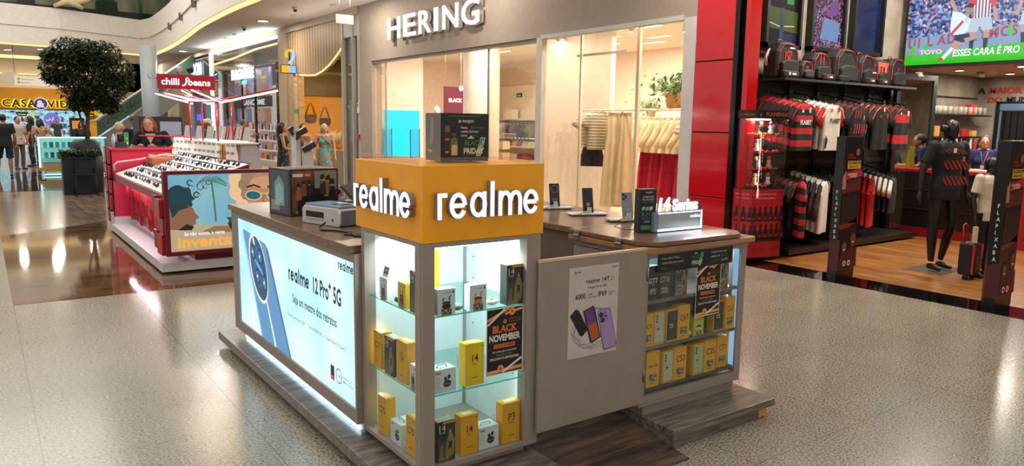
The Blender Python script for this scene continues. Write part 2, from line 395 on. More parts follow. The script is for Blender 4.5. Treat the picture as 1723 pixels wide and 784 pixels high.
# upper storey behind the balcony
GLS = glassy('#cfd8d2', .06)
mb = MB(); wallstrip(mb, farp, 5.95, 7.2, .1, .115, GLS); wallstrip(mb, SC[-16:], 5.95, 7.2, .1, .115, GLS)
tag(mb.build('balcony_railing'), 'clear glass railing above the white balcony front', 'railing')
struct('floor', MB().prism([(v[0], v[1]) for v in farp]+[(-14, 46), (13, 46), (13, 34)], .06, mat('#2a2420', .3), None, 5.86))
UPW = noise_mat('upper_shopfronts', [(.25, '#3a3028'), (.45, '#7b6f60'), (.55, '#a39682'), (.75, '#cfc2a9')], (1.1, 1, .35), 1.2, 3, .5)
struct('wall_upper', MB().box((-14, 37, 5.9), (9, 37.2, 9.5), UPW).box((-14, 36.7, 5.9), (9, 36.95, 6.5), mat('#15110f', .4)))
mb = MB()
for x, w, h, c in ((-2.2, .9, .9, '#1d1916'), (.3, .6, 1.3, '#2b2622'), (3.2, .8, .8, '#171615')):
    o = MB().box((x, 35.2, 5.92), (x+w, 35.9, 5.92+h), mat(c, .5)).box((x+.1, 35.25, 5.92+h), (x+w-.1, 35.8, 6.0+h), mat('#3c342c', .5)).build('display_counter', None, .02)
    tag(o, {-2.2: 'black counter on the upper floor, leftmost behind the glass railing', .3: 'tall dark counter on the upper floor near the draped figure', 3.2: 'black counter on the upper floor beside the corner of the railing'}[x], 'counter')
# driftwood-like pale sculpture on the upper railing
s_ = MB(); PALE = mat('#d8c49a', .6)
for pts, r in (([(1.35, 32.35, 5.95), (1.8, 32.4, 6.18), (2.1, 32.4, 6.1), (2.35, 32.45, 5.95)], [.07, .12, .12, .06]), ([(1.95, 32.4, 6.12), (2.5, 32.42, 6.3), (3.1, 32.5, 6.75)], [.12, .09, .04]), ([(2.2, 32.4, 6.15), (2.6, 32.45, 6.6), (3.05, 32.5, 6.95)], [.08, .06, .03])):
    s_.tube(pts, r, PALE, 8)
tag(s_.build('driftwood_sculpture'), 'pale branching driftwood sculpture on the upper balcony edge', 'sculpture')

# lit ceiling with zigzag tubes over the upper walkway
t = thing('zigzag_lamp', 'zigzag of white tubes on a warm lit panel over the upper walkway', 'lamp', (4.6, 24.5, 8.6))
MB().box((3.6, 19.5, 8.6), (5.9, 29, 8.7), mat('#f4dcb8', .6, 0, 2.2, '#ffd9a0')).build('panel', t)
m = MB(); Z_ = [(4.0, 27.7), (5.1, 27.6), (4.0, 25.7), (5.2, 25.7), (4.0, 23.8), (5.25, 23.6), (4.05, 22.1), (3.7, 21.1), (4.6, 20.9)]
for a, b in zip(Z_, Z_[1:]): m.tube([(a[0], a[1], 8.56), (b[0], b[1], 8.56)], .04, glow('#fff8ec', 22), 6)
m.build('tubes', t)
# ceiling lamps of the corridor and the hall
def downlight(x, y, z, r, label, grp=None, s=7, col='#fff0d8', nm='ceiling_light', power=0, lc=(1, .9, .76)):
    t = thing(nm, label, 'light', (x, y, z), grp)
    MB().lathe([(r*1.25, 0), (r*1.25, .012), (r, .02), (r, 0)], WHITE, (x, y, z-.02), 20).build('ring', t)
    MB().disc(x, y, r, glow(col, s), None, z-.024).build('lens', t)
    if power: area('lamp', (x, y, z-.03), r*1.7, r*1.7, power, lc)
    return t
G = 'round downlights in the mall ceiling'
for x, y, l, pw in ((5.55, 30.2, 'beside the round grey column top', 60), (5.6, 38, 'far beyond the grey column', 40), (4.2, 37.6, 'between the grey column and the tree', 40), (2.6, 36.4, 'seen through the upper tree crown', 60), (1.2, 35.6, 'beside the tree crown', 60), (-.2, 35.0, 'over the yellow shop, beyond the directory sign', 60), (.9, 33.6, 'next to the balcony edge in the far hall', 60), (5.75, 24, 'above the perfume shop', 60), (5.5, 41, 'deep down the corridor', 40), (5.2, 18.6, 'above the three women', 60), (5.2, 13, 'above the hanging white sign', 60), (5.2, 8.5, 'over the walkway before the clothing shop', 45), (5.2, 3.5, 'over the walkway before the red pillar', 45), (2.2, 44, 'over the yellow shop entrance', 90)):
    downlight(x, y, 4.37, .14, 'round white ceiling downlight '+l, G, power=pw)
for nm, x, y in (('security_camera', 5.05, 15.6), ('security_camera', 5.2, 20.4)):
    t = thing(nm, 'small dark dome camera on the ceiling, ' + ('nearer the hanging white sign' if y < 18 else 'further along above the perfume shop'), 'camera', (x, y, 4.37))
    MB().lathe([(.07, 0), (.07, -.04), (.05, -.06)], WHITE, (x, y, 4.37), 16).build('base', t)
    MB().ell((x, y, 4.30), (.045, .045, .05), BLACKG, None).build('dome', t)
for x, y in ((5.6, 14.6), (5.5, 17.0), (5.5, 22.5)):
    MB_ = MB().lathe([(.07, 0), (.075, -.02), (.05, -.045), (.02, -.05)], WHITE, (x, y, 4.37), 16)
    tag(MB_.build('smoke_detector'), 'small white round detector on the corridor ceiling, '+{14.6: 'next to the hanging white sign', 17.0: 'between the two dome cameras', 22.5: 'over the perfume shop'}[y], 'detector', 'detectors on the corridor ceiling')
o = MB().box((5.02, 13, 3.74), (5.42, 13.03, 3.93), mat('#ded9d2', .5)).tube([(5.1, 13.01, 3.93), (5.1, 13.01, 4.37)], .004, ALU, 6).tube([(5.35, 13.01, 3.93), (5.35, 13.01, 4.37)], .004, ALU, 6)
tag(o.build('hanging_sign'), 'blank white sign hanging on two wires under the ceiling', 'sign')

# ---------------------------------------------------------------- facade at X = 6.17
FT = .26; X0 = 6.17
fac = MB().box((X0, 3.98, 3.05), (X0+FT, 14.40, 4.37), TAUPE).box((X0, 3.98, 0), (X0+.22, 4.19, 3.05), mat('#c9c6c6', .45)).box((X0, 7.22, 0), (X0+.1, 7.37, 3.05), mat('#c9c4c0', .5)).box((X0, 13.73, 0), (X0+FT, 14.40, 3.05), TAUPE)
struct('wall_facade', fac)
struct('trim_2', MB().box((X0-.03, 4.19, 3.02), (X0+.1, 7.22, 3.08), mat('#c5cacb', .4)).box((X0, 4.19, 0), (X0+.12, 7.22, .22), mat('#c9c4c0', .5)).box((X0+.03, 7.37, 2.99), (X0+.13, 13.73, 3.05), ALU), 0)
SG = glassy('#fbf8f2', .045)
struct('window_1', MB().box((X0+.05, 4.19, .22), (X0+.062, 5.68, 3.02), SG).box((X0+.05, 5.69, .22), (X0+.062, 7.22, 3.02), SG))
struct('window_2', MB().box((X0+.1, 7.37, 0), (X0+.112, 8.93, 2.99), SG).box((X0+.09, 8.93, 0), (X0+.122, 8.96, 2.99), ALU))
struct('window_3', MB().box((X0+.1, 13.2, 0), (X0+.112, 13.7, 2.99), SG).box((X0+.09, 13.18, 0), (X0+.122, 13.2, 2.99), ALU))
HW = mat('#efdccc', .7)
struct('wall_shop', MB().box((6.4, 14.4, 0), (7.9, 14.5, 3.5), HW).box((7.8, 14.5, 0), (7.9, 18, 3.5), HW).box((7.9, 17.9, 0), (13, 18, 3.5), HW).box((12.2, 3.7, 0), (12.3, 18, 3.5), HW).box((6.4, 3.66, 0), (12.3, 3.72, 4.3), HW))
struct('wall_display', MB().box((7.9, 7.42, 0), (8.0, 9.45, 3.5), mat('#ecdccb', .7)))
struct('ceiling', MB().box((6.43, 3.72, 3.5), (13, 14.5, 3.56), mat('#efe6d6', .8)).box((7.9, 14.5, 3.5), (13, 18, 3.56), mat('#efe6d6', .8)))
t = thing('fascia_sign', 'large white lit capital letters above the clothing shop', 'sign', (X0, 11, 3.42))
LETTERS = [('H', 12.62, 12.01), ('E', 11.87, 11.32), ('R', 11.19, 10.68), ('I', 10.56, 10.40), ('N', 10.23, 9.64), ('G', 9.53, 8.92)]
letter_white = glow('#fffdf6', 1.35); SIDE = mat('#8a7f76', .5)
for ch, a_, b_ in LETTERS:
    parts_ = []
    for mt, off, dz, zz, dd in ((letter_white, .015, 0, .02, .012), (SIDE, .03, -.075, .0, .02)):
        mb = MB(); mb.text(ch, 0, 0, .455, mt, FY(X0-.10, 0, 3.44), zz+dz, dd, off, 1.0, 'l')
        ys_ = [v.y for v in mb.v]; y0, y1 = max(ys_), min(ys_); g = .012 if dz else 0
        for v in mb.v: v.y = a_+g+(v.y-y0)/(y1-y0)*(b_-a_-2*g)
        parts_.append(mb)
    l = parts_[0].build('letter', t); parts_[1].build('letter_return', l)
# glossy red pillar
RED = mat('#c00f1c', .1, 0, 0, None, 1, 0, .6, .4)
mb = MB(); ys = [0, .76, 1.58, 2.47, 3.4, 4.37]
for a, b in zip(ys, ys[1:]): mb.box((X0-.02, 3.36, a+.008), (X0+.2, 3.97, b-.008), RED)
mb.box((X0, 3.37, 0), (X0+.19, 3.96, 4.37), BLACK)
struct('wall_pillar', mb, .004)
struct('trim_3', MB().box((X0-.03, 3.29, 0), (X0+.2, 3.36, 4.37), BLACKG).box((X0+.02, 3.17, 0), (X0+.22, 3.24, 4.37), RED).box((X0+.03, 3.24, 0), (X0+.25, 3.29, 4.37), BLACKG))
# sports shop shell
CONC = noise_mat('concrete', [(.3, '#857a6b'), (.5, '#9c9182'), (.7, '#b0a696')], (1, 1, 1), 2.5, 6, .7)
struct('wall_shop_side', MB().box((6.35, 3.62, 0), (10.62, 3.66, 4.4), CONC).box((10.62, 3.62, 0), (13.6, 3.66, 2.62), CONC))
struct('wall_bulkhead', MB().box((10.6, -4, 2.62), (10.72, 3.62, 4.4), CONC))
struct('ceiling', MB().box((10.6, -4, 2.6), (14.2, 3.66, 2.66), mat('#c9bda9', .8)))
struct('wall_shop_back', MB().box((13.4, 3.28, 0), (13.5, 3.66, 2.62), CONC).box((13.4, -4, 0), (13.5, 2.38, 2.62), CONC).box((13.4, 2.38, 2.14), (13.5, 3.28, 2.62), CONC))
struct('door_1', MB().box((13.36, 3.25, 0), (13.42, 3.29, 2.17), BLACK).box((13.36, 2.36, 0), (13.42, 2.4, 2.17), BLACK).box((13.36, 2.36, 2.13), (13.42, 3.29, 2.17), BLACK))
struct('wall_storeroom', MB().box((14.6, 1, 0), (14.7, 5, 2.8), mat('#9ab4d6', .8)))
area('storeroom_light', (14.1, 2.6, 2.6), .6, 1.5, 26, (.75, .85, 1))
struct('ceiling', MB().box((6.3, -4, 4.37), (10.7, 3.66, 4.45), mat('#6f665c', .8)))
struct('wall_shop_end', MB().box((6.3, -4.1, 0), (14, -4, 4.4), CONC))
WT = MB(); Tt = FY(13.39, 3.62, 2.315)
t = thing('wall_lettering', 'black and red lettering on the concrete wall over the storeroom door', 'lettering', (13.39, 2.6, 2.1))
b_ = mat('#1a1614', .6); r_ = mat('#c8302a', .6)
x = 0
for w, mt in (('A ', b_), ('MAIOR', r_), ('TORCIDA', b_)):
    mb = MB().text(w, x, 0, .105, mt, Tt, .002, .01, .02, 1.15); ww = max(-v.y for v in mb.v)-min(-v.y for v in mb.v); mb.build('word', t); x += ww+.06
x = .18
for w, mt in (('DO', r_), ('MUNDO', b_)):
    mb = MB().text(w, x, -.16, .095, mt, Tt, .002, .01, .02, 1.15); ww = max(-v.y for v in mb.v)-min(-v.y for v in mb.v); mb.build('word', t); x += ww+.07
for x, y, l in ((11.2, 3.0, 'above the glass shelves'), (11.6, 2.2, 'beyond the wide one'), (12.4, 2.75, 'beside the lettered wall'), (12.5, 2.35, 'over the storeroom door'), (11.5, .9, 'over the middle of the counter')):
    downlight(x, y, 2.6, .06, 'small round downlight in the low sports shop ceiling, '+l, 'small downlights of the sports shop', 8, power=14)
downlight(11.0, 1.95, 2.6, .16, 'wide oval downlight in the low ceiling just under the screen', None, 7, power=22)
area('upper_hall_fill', (1, 35.5, 9.2), 8, 2, 160, (1, .88, .7))  # added unseen light that brightens the dark upper storey
for x, y, l in ((7.4, 2.6, 'over the red showcase'), (8.6, 2.4, 'over the wall rack'), (9.8, 2.4, 'over the rack end'), (7.6, .9, 'over the tall mannequin'), (9.2, .6, 'over the shop floor'), (7.6, -1.2, 'at the front of the shop')):
    downlight(x, y, 4.37, .12, 'round downlight in the high shop ceiling, '+l, 'high downlights of the sports shop', 7, power=58)
# ================================================================ phone kiosk
LAM = mat('#998c84', .5); LAMD = mat('#8a7f77', .55); PANEL = mat('#dfe7ea', .45)
def woodmat(name, a, b_, c, rot=0, rough=.3, sc=3):
    m, n, L, b = nodemat(name); tc = n.new('ShaderNodeTexCoord'); mp = n.new('ShaderNodeMapping')
    mp.inputs['Rotation'].default_value = (0, 0, rot); mp.inputs['Scale'].default_value = (1, 9, 9); L.new(tc.outputs['Object'], mp.inputs[0])
    ns = n.new('ShaderNodeTexNoise'); ns.inputs['Scale'].default_value = sc; ns.inputs['Detail'].default_value = 7; ns.inputs['Distortion'].default_value = .8
    L.new(mp.outputs[0], ns.inputs['Vector']); r = ramp(n, [(.3, a), (.5, b_), (.7, c)]); L.new(ns.outputs[0], r.inputs[0]); L.new(r.outputs[0], b.inputs['Base Color'])
    b.inputs['Roughness'].default_value = rough; return m
TOPW = woodmat('worktop_wood', '#654a39', '#785b47', '#876852', PI/2, .28)
EDGEW = woodmat('edge_wood', '#8a6242', '#a0744f', '#ab8058', 0, .35)
GREYW = woodmat('grey_wood', '#4d443d', '#6f655c', '#8b8177', PI/2, .28, 4)
GREYX = woodmat('grey_wood_x', '#4d443d', '#6f655c', '#8b8177', .05, .28, 4)
BOARD = woodmat('vinyl_board', '#2e221b', '#4b3a2f', '#66513f', 1.1, .4, 3)
CG = glassy('#f8fdfd', .022); SHG = glassy('#eefaf7', .04)
YEL = mat('#ffac00', .3); YELB = mat('#f0b011', .35); YELR = mat('#f2a810', .4)

# platforms under the kiosk
t = thing('kiosk_platform', 'low grey wood platform running under the lit counter, with metal feet', 'platform', (-.08, 2.95, 0))
m = MB().box((-.084, -.25, .045), (.64, 2.95, .104), GREYW).box((.64, .31, .045), (1.365, 2.95, .104), GREYW).box((1.365, .625, .045), (2.12, 2.95, .104), GREYW); m.build('deck', t, .003)
MB().box((-.045, -.25, .0), (.6, 2.64, .045), GREYW).box((.62, .65, .0), (1.9, 2.6, .045), GREYW).build('base_board', t)
MB().box((-.042, 2.62, .0), (-.02, 2.66, .045), mat('#c9a35c', .3, .7)).build('foot', t)
t = thing('kiosk_platform', 'low grey wood platform in front of the boxed phone display, with yellow end block', 'platform', (1.37, -.185, 0))
MB().box((1.37, -.185, .062), (2.219, .62, .104), GREYX).box((1.37, -.185, 0), (1.40, .62, .062), GREYX).build('deck', t, .002)
MB().box((1.40, -.165, 0), (2.10, .55, .062), GREYX).build('base_board', t)
MB().box((2.10, -.165, .004), (2.17, -.02, .06), mat('#d9a13c', .5)).build('end_block', t)
o = MB().prism([(-.30, .0), (-.30, .006), (-.10, .03), (.12, .07), (.30, .104), (.30, .09), (.12, 0)], .715, BOARD, frame((.648, 0, 0), (0, 1, 0), (0, 0, 1)))
tag(o.build('ramp_board'), 'dark wood-look vinyl board sloping from the platform under the gate', 'floor board')

# lit counter
t = thing('lightbox_counter', 'long counter with a glowing phone advertisement on its side', 'counter', (0, 2.79, .104))
MB().box((.05, .66, .104), (.58, 2.70, .163), LAMD).build('plinth', t)
m = MB().box((0, .645, .163), (.6, 2.79, 1.018), LAM)
f = MB().box((0, .645, .163), (.62, 2.79, .2348), LAM).box((0, .645, .9752), (.62, 2.79, 1.018), LAM).box((0, 2.665, .235), (.62, 2.79, .975), LAM).box((0, .645, .235), (.62, .663, .975), LAM).box((.05, .6632, .235), (.62, 2.6648, .975), LAM)
f.build('body', t, .002)
MB().box((-.018, .672, 1.02), (.64, 2.80, 1.058), TOPW).build('worktop', t, .003)
# the glowing advertisement
m_, n_, L_, b_ = nodemat('backlit_poster'); tc = n_.new('ShaderNodeTexCoord'); sp = n_.new('ShaderNodeSeparateXYZ'); L_.new(tc.outputs['Object'], sp.inputs[0])
ns = n_.new('ShaderNodeTexNoise'); ns.inputs['Scale'].default_value = 1.3; L_.new(tc.outputs['Object'], ns.inputs['Vector'])
rp = ramp(n_, [(.35, '#abe2f1'), (.5, '#c6f0f8'), (.66, '#e6fcff')]); L_.new(ns.outputs[0], rp.inputs[0]); L_.new(rp.outputs[0], b_.inputs['Emission Color']); b_.inputs['Emission Strength'].default_value = 1.15; b_.inputs['Base Color'].default_value = (0, 0, 0, 1)
LBM = m_
T = FY(.012, 2.665, .235); W_, H_ = 2.0, .74
m = MB().box((.012, .663, .235), (.03, 2.665, .975), LBM)
PB = glow('#5f98c6', 1.0); PB2 = glow('#3d6f9f', 1.0); NV = glow('#16324f', .8)
# phone drawn on the poster (poster coordinates: x to the right, y up)
def pp(u, v): return (u, v)
ph = [(.10, .655), (.13, .675), (.60, .635), (.66, .60), (1.04, .0), (.455, .0), (.11, .62)]
m.poly(ph, PB, T, .001); m.poly([(.10, .655), (.12, .66), (.485, .0), (.455, 0)], glow('#b7dcf2', 1), T, .0015)
m.poly([(.60, .635), (.66, .60), (1.04, 0), (1.015, 0)], PB2, T, .0015)
m.poly([(.54, .335), (.565, .335), (.77, .0), (.735, 0)], glow('#d9ecd9', 1), T, .0016)
m.poly([(.548, .335), (.558, .335), (.757, .0), (.748, 0)], glow('#ffffff', 1), T, .0018)
cxr, cyr = .44, .455
def rot_ell(cx, cy, a, b, ang, n=36): return [(cx+a*math.cos(2*PI*i/n)*math.cos(ang)-b*math.sin(2*PI*i/n)*math.sin(ang), cy+a*math.cos(2*PI*i/n)*math.sin(ang)+b*math.sin(2*PI*i/n)*math.cos(ang)) for i in range(n)]
m.poly(rot_ell(cxr, cyr, .25, .165, -.95), glow('#e3ead8', 1.05), T, .002)
m.poly(rot_ell(cxr+.008, cyr, .225, .148, -.95), glow('#274d78', 1), T, .0024)
m.poly(rot_ell(cxr-.03, cyr+.02, .17, .10, -.95), glow('#336696', 1), T, .0026)
for dx, dy in ((-.10, .09), (.05, .08), (-.01, -.06), (.13, -.08)):
    m.poly(rot_ell(cxr+dx, cyr+dy, .062, .05, -.9, 20), glow('#1d4168', 1), T, .003); m.poly(rot_ell(cxr+dx-.004, cyr+dy, .04, .03, -.9, 18), glow('#4b86ad', 1), T, .0033); m.poly(rot_ell(cxr+dx-.01, cyr+dy, .012, .010, 0, 10), glow('#e6fbff', 1.1), T, .0036)
m.poly(rot_ell(cxr+.02, cyr+.01, .10, .012, -.4, 12), glow('#5fb0e6', 1.1), T, .0037); m.poly(rot_ell(cxr-.08, cyr+.17, .035, .014, -1, 10), glow('#e6fbff', 1.1), T, .0037)
logo(m, 1.79, .675, .05, NV, T, .001, 0, .17, None, .78)
logo(m, 1.03, .485, .088, NV, T, .001, 0, .185, None, .80)
m.text('12 Pro⁺ 5G', 1.43, .485, .088, NV, T, .001, 0, .03, .71)
m.text('Seja um mestre dos retratos', 1.09, .36, .052, NV, T, .001, 0, .014, .80)
m.text('Câmera periscópio 120X   |   Sony IMX890 OIS   |   Snapdragon® 7s Gen 2', 1.0, .262, .02, glow('#3d5c74', .9), T, .001, 0, 0, 1.02)
m.poly([(1.66, .06), (1.71, .06), (1.71, .14), (1.66, .14)], glow('#203040', .6), T, .001); m.poly([(1.66, .06), (1.71, .06), (1.70, .085), (1.67, .085)], glow('#e4552b', 1), T, .0014)
m.ring(1.77, .105, .035, .04, NV, T, .001); m.text('1 ANO', 1.742, .098, .016, NV, T, .001, 0, .003); m.text('GARANTIA NA', 1.82, .108, .012, NV, T, .001, 0, .002); m.text('AMÉRICA LATINA', 1.82, .086, .012, NV, T, .001, 0, .002)
m.build('lightbox_panel', t)
MB().box((.035, .70, .11), (.045, 2.66, .125), glow('#bfe9ff', 6)).build('light_strip', t)

# corner tower
t = thing('display_tower', 'corner display tower of glass under a yellow sign box with lit lettering', 'cabinet', (.033, .033, .104))
TA, TX, TY, ZB, ZT = .033, .65, .64, .142, 1.153
m = MB()
for x0, x1, y0, y1 in ((TA, .092, TA, .098), (.572, TX, TA, .09), (TA, .09, .605, TY), (.59, TX, .605, TY)):
    m.box((x0, y0, .164), (x1, y1, 1.135), LAM)
m.box((TA, TA, ZB), (TX, TY, .1638), LAM).box((TA, TA, 1.1352), (TX, TY, ZT-.001), LAM)
m.box((TA-.0006, .046, ZB), (TA-.0001, .0472, ZT-.001), mat('#4d443f', .6))
m.build('frame', t)
MB().box((.07, .07, .105), (.60, .62, ZB), LAM).build('plinth', t)
pn = MB().box((.605, .09, .164), (.62, .62, 1.135), PANEL).box((.09, .612, .164), (.61, .624, 1.135), PANEL)
for z in (.45, .62, .86, .97, 1.05):
    for y in (.17, .53): pn.box((.601, y, z), (.605, y+.006, z+.006), mat('#59656b', .4))
pn.build('back_panel', t)
MB().box((.050, .098, .164), (.054, .605, 1.135), CG).build('glass_pane', t)
MB().box((.092, .050, .164), (.572, .054, 1.135), CG).build('glass_pane', t)
for z in (.83, .48):
    s_ = MB().box((.056, .056, z-.006), (.603, .61, z), SHG).box((.0555, .06, z-.006), (.0560, .61, z), mat('#4fa79b', .2, 0, .15, '#5fc0b2')).box((.06, .0555, z-.006), (.60, .0560, z), mat('#4fa79b', .2, 0, .15, '#5fc0b2'))
    s_.build('glass_shelf', t)
MB().box((.12, .11, 1.118), (.55, .14, 1.134), mat('#333333', .5)).box((.37, .33, 1.1), (.44, .43, 1.134), mat('#2a2f33', .4)).build('lamp_bar', t)
MB().box((.12, .112, 1.114), (.55, .138, 1.1179), glow('#d8f4ff', 9)).build('glow_strip', t)
MB().tube([(.15, .36, 1.134), (.14, .35, 1.10), (.16, .34, 1.07), (.19, .34, 1.06)], .006, mat('#c9ced0', .3), 6).box((.22, .32, 1.07), (.31, .34, 1.12), mat('#b9bdb6', .4)).build('wiring', t)
area('shelf_lamp', (.33, .14, 1.108), .42, .04, 4.2, (.84, .95, 1), (.35, 0, 0)); area('shelf_lamp', (.14, .36, 1.108), .04, .42, 3.6, (.84, .95, 1), (0, -.35, 0))
area('shelf_lamp', (.59, .105, .66), .02, .9, 1.3, (.80, .94, 1), (PI/2, 0, .9)); area('shelf_lamp', (.10, .59, .66), .02, .9, 1.1, (.80, .94, 1), (PI/2, 0, PI+.9-PI/2+.8))
sg = MB().box((.036, .036, 1.153), (.665, .705, 1.474), YEL).build('sign_box', t, .0015)
LETW = glow('#e4ebff', 1.25); LSIDE = mat('#8f7f78', .4)
T1 = FX(.036, .008, 1.153); T2 = FY(.008, .705, 1.153)
for TT, x0, hh, yy, sx_ in ((T1, .055, .152, .10, .71), (T2, .05, .152, .10, .79)):
    a = MB(); b = MB()
    logo(a, x0, yy, hh, LETW, TT, .0, .004, .12, None, sx_)
    logo(b, x0-.002, yy, hh, LSIDE, TT, -.027, .026, .14, None, sx_)
    l = a.build('letters', sg); b.build('letter_sides', l)
OFFX = OFFY = .03
TOWER_Z = {.845: .83, .495: .48, .184: .165, .951: .936}

# gate
t = thing('kiosk_gate', 'plain greige swing gate between the corner tower and the phone display', 'gate', (.98, 0, .2))
MB().box((.628, .004, .2), (1.322, .022, 1.022), LAM).build('panel', t, .001)
MB().box((.626, .002, 1.022), (1.322, .024, 1.034), mat('#d2b893', .4)).build('top_edge', t)
for z in (.32, .86): MB().tube([(1.326, .0, z), (1.326, .0, z+.07)], .006, ALU, 8).build('hinge', t)
# poster on the gate
PWH = mat('#cbbfbd', .6); PUR = mat('#3a2148', .6); INK = mat('#1f1a22', .6)
m = MB().box((.802, .0015, .53), (1.12, .0038, .978), PWH); T = FX(.802, .0012, .53)
m.text('realme 14T', .105, .363, .024, INK, T, .0003, 0, .008, 1.0); m.ring(.277, .374, .008, .0095, INK, T, .0003); m.text('Energia Para ir Além', .118, .338, .011, INK, T, .0003, 0, .002)
m.text('6000', .04, .292, .025, PUR, T, .0003, 0, .02, .95); m.text('mAh', .118, .303, .012, PUR, T, .0003); m.text('bateria gigante', .118, .292, .007, PUR, T, .0003)
m.text('IP69', .185, .292, .025, PUR, T, .0003, 0, .02, .95); m.text('Resistência', .252, .303, .008, PUR, T, .0003); m.text('à água', .252, .292, .008, PUR, T, .0003)
m.text('realme', .27, .428, .010, INK, T, .0003, 0, .008); m.rect(.03, .418, .012, .012, mat('#8a8440', .6), T, .0003); m.text('CNET', .045, .42, .008, INK, T, .0003, 0, .01)
WAT = mat('#8d7890', .6)
for r0, a0, a1, w in ((.125, .4, 4.9, .004), (.135, 2.4, 5.2, .002), (.118, -.3, 2.2, .003), (.142, 3.2, 4.7, .003), (.11, 3.4, 5.4, .002)):
    m.stroke([(.165+r0*math.cos(a0+(a1-a0)*i/24)*(1+.05*math.sin(i*1.7)), .14+r0*.75*math.sin(a0+(a1-a0)*i/24)*(1+.05*math.cos(i*2.3))) for i in range(25)], w, WAT, T, .0003)
m.poly([(.008, .215), (.045, .245), (.065, .235), (.125, .135), (.09, .105), (.075, .11)], mat('#0f0d12', .5), T, .0006); m.disc(.034, .222, .009, mat('#2a2630', .4), T, .0008)
m.poly([(.09, .23), (.155, .25), (.165, .24), (.21, .085), (.15, .06), (.14, .07)], mat('#2a1a30', .5), T, .0009)
m.poly([(.10, .227), (.152, .243), (.178, .165), (.122, .155)], mat('#6c3f78', .5), T, .0011); m.poly([(.122, .155), (.178, .165), (.202, .09), (.152, .07)], mat('#b0602c', .5), T, .0011)
m.poly([(.185, .215), (.20, .228), (.262, .225), (.272, .215), (.318, .035), (.312, .02), (.24, -.0+.012), (.228, .02)], mat('#5c3f78', .5), T, .0012)
m.poly([(.188, .215), (.202, .224), (.262, .222), (.270, .213), (.314, .037), (.31, .024), (.242, .017), (.232, .024)], mat('#a48cc0', .5), T, .0014)
m.poly([(.195, .21), (.24, .215), (.255, .165), (.21, .155)], mat('#8d78a8', .5), T, .0016)
for dx, dy in ((.208, .195), (.218, .168)): m.disc(dx, dy, .013, mat('#15131a', .3), T, .0018); m.disc(dx, dy, .007, mat('#3a3548', .3), T, .002)
m.disc(.238, .187, .006, mat('#2a2630', .3), T, .0018)
tag(m.build('gate_poster'), 'white phone poster with three phones in a water splash, stuck on the gate', 'poster')

# display cabinet of boxed phones
t = thing('display_cabinet', 'glass fronted cabinet of boxed phones with a banner across its top', 'cabinet', (1.333, .034, .104))
A, B_, Yf, Yb = 1.333, 2.167, .034, .60
m = MB().box((A, Yf, .218), (A+.036, Yb, .965), LAM).box((B_-.05, Yf, .218), (B_, Yb, .965), LAM).box((A, Yf, .181), (B_, Yf+.03, .2178), LAM).box((A, Yf, .9652), (B_, Yf+.03, 1.0), LAM).box((A, Yf, .163), (B_, Yb, .1808), LAM).box((A, Yf+.0302, .975), (B_, Yb, 1.0), LAM)
m.build('frame', t, .0015)
MB().box((A+.05, Yf+.02, .104), (B_-.03, Yb, .163), LAM).build('plinth', t)
MB().box((A+.03, Yb-.015, .18), (B_, Yb, 1.0), mat('#b7cfda', .5)).build('back_panel', t)
for z in (.738, .488, .258): MB().box((A+.036, Yf+.012, z-.02), (B_-.05, Yb-.02, z), GREYW if z > .3 else mat('#4a4540', .5)).build('shelf', t)
MB().box((A+.03, Yf+.002, .215), (B_-.045, Yf+.007, .968), CG).build('glass_pane', t)
MB().box((A+.04, Yf+.05, .955), (B_-.06, Yf+.07, .963), glow('#a8d8ff', 5)).box((B_-.056, Yf+.012, .24), (B_-.0505, Yf+.045, .95), glow('#9ccaf4', .75)).build('glow_strip', t)  # lamp on top; side box paints blue light on the post as glow
area('shelf_lamp', (1.75, .1, .95), .7, .03, 2.2, (.8, .9, 1), (.3, 0, 0)); area('shelf_lamp', (2.09, .09, .6), .02, .6, .5, (.6, .8, 1), (PI/2, 0, .9))
t = thing('flap_worktop', 'hinged double wooden worktop over the boxed phone display', 'worktop', (1.31, -.03, 1.0))
def rr(x0, y0, x1, y1, c): return [(x0+c, y0), (x1-c, y0), (x1, y0+c), (x1, y1), (x0, y1), (x0, y0+c)]
MB().prism(rr(1.305, -.02, 2.195, .62, .03), .027, EDGEW, None, 1.002).build('lower_board', t, .002)
MB().prism(rr(1.312, -.012, 2.13, .63, .09), .025, TOPW, None, 1.033).build('flap', t, .003)
for y in (.18, .52): MB().box((1.298, y, 1.006), (1.306, y+.045, 1.056), ALU).tube([(1.298, y, 1.031), (1.298, y+.045, 1.031)], .006, ALU, 8).build('hinge', t)
t = thing('demo_counter', 'brown topped rear counter carrying the three demo phones', 'counter', (1.38, 2.8, .104))
MB().box((1.40, .6, .104), (2.10, 2.79, 1.02), mat('#5d5049', .5)).box((1.385, .62, .16), (1.40, .98, 1.015), mat('#6b5d55', .5)).box((1.385, .985, .16), (1.40, 1.5, 1.015), mat('#6b5d55', .5)).build('body', t)
MB().box((1.36, .632, 1.022), (2.12, 2.80, 1.058), TOPW).build('worktop', t, .003)

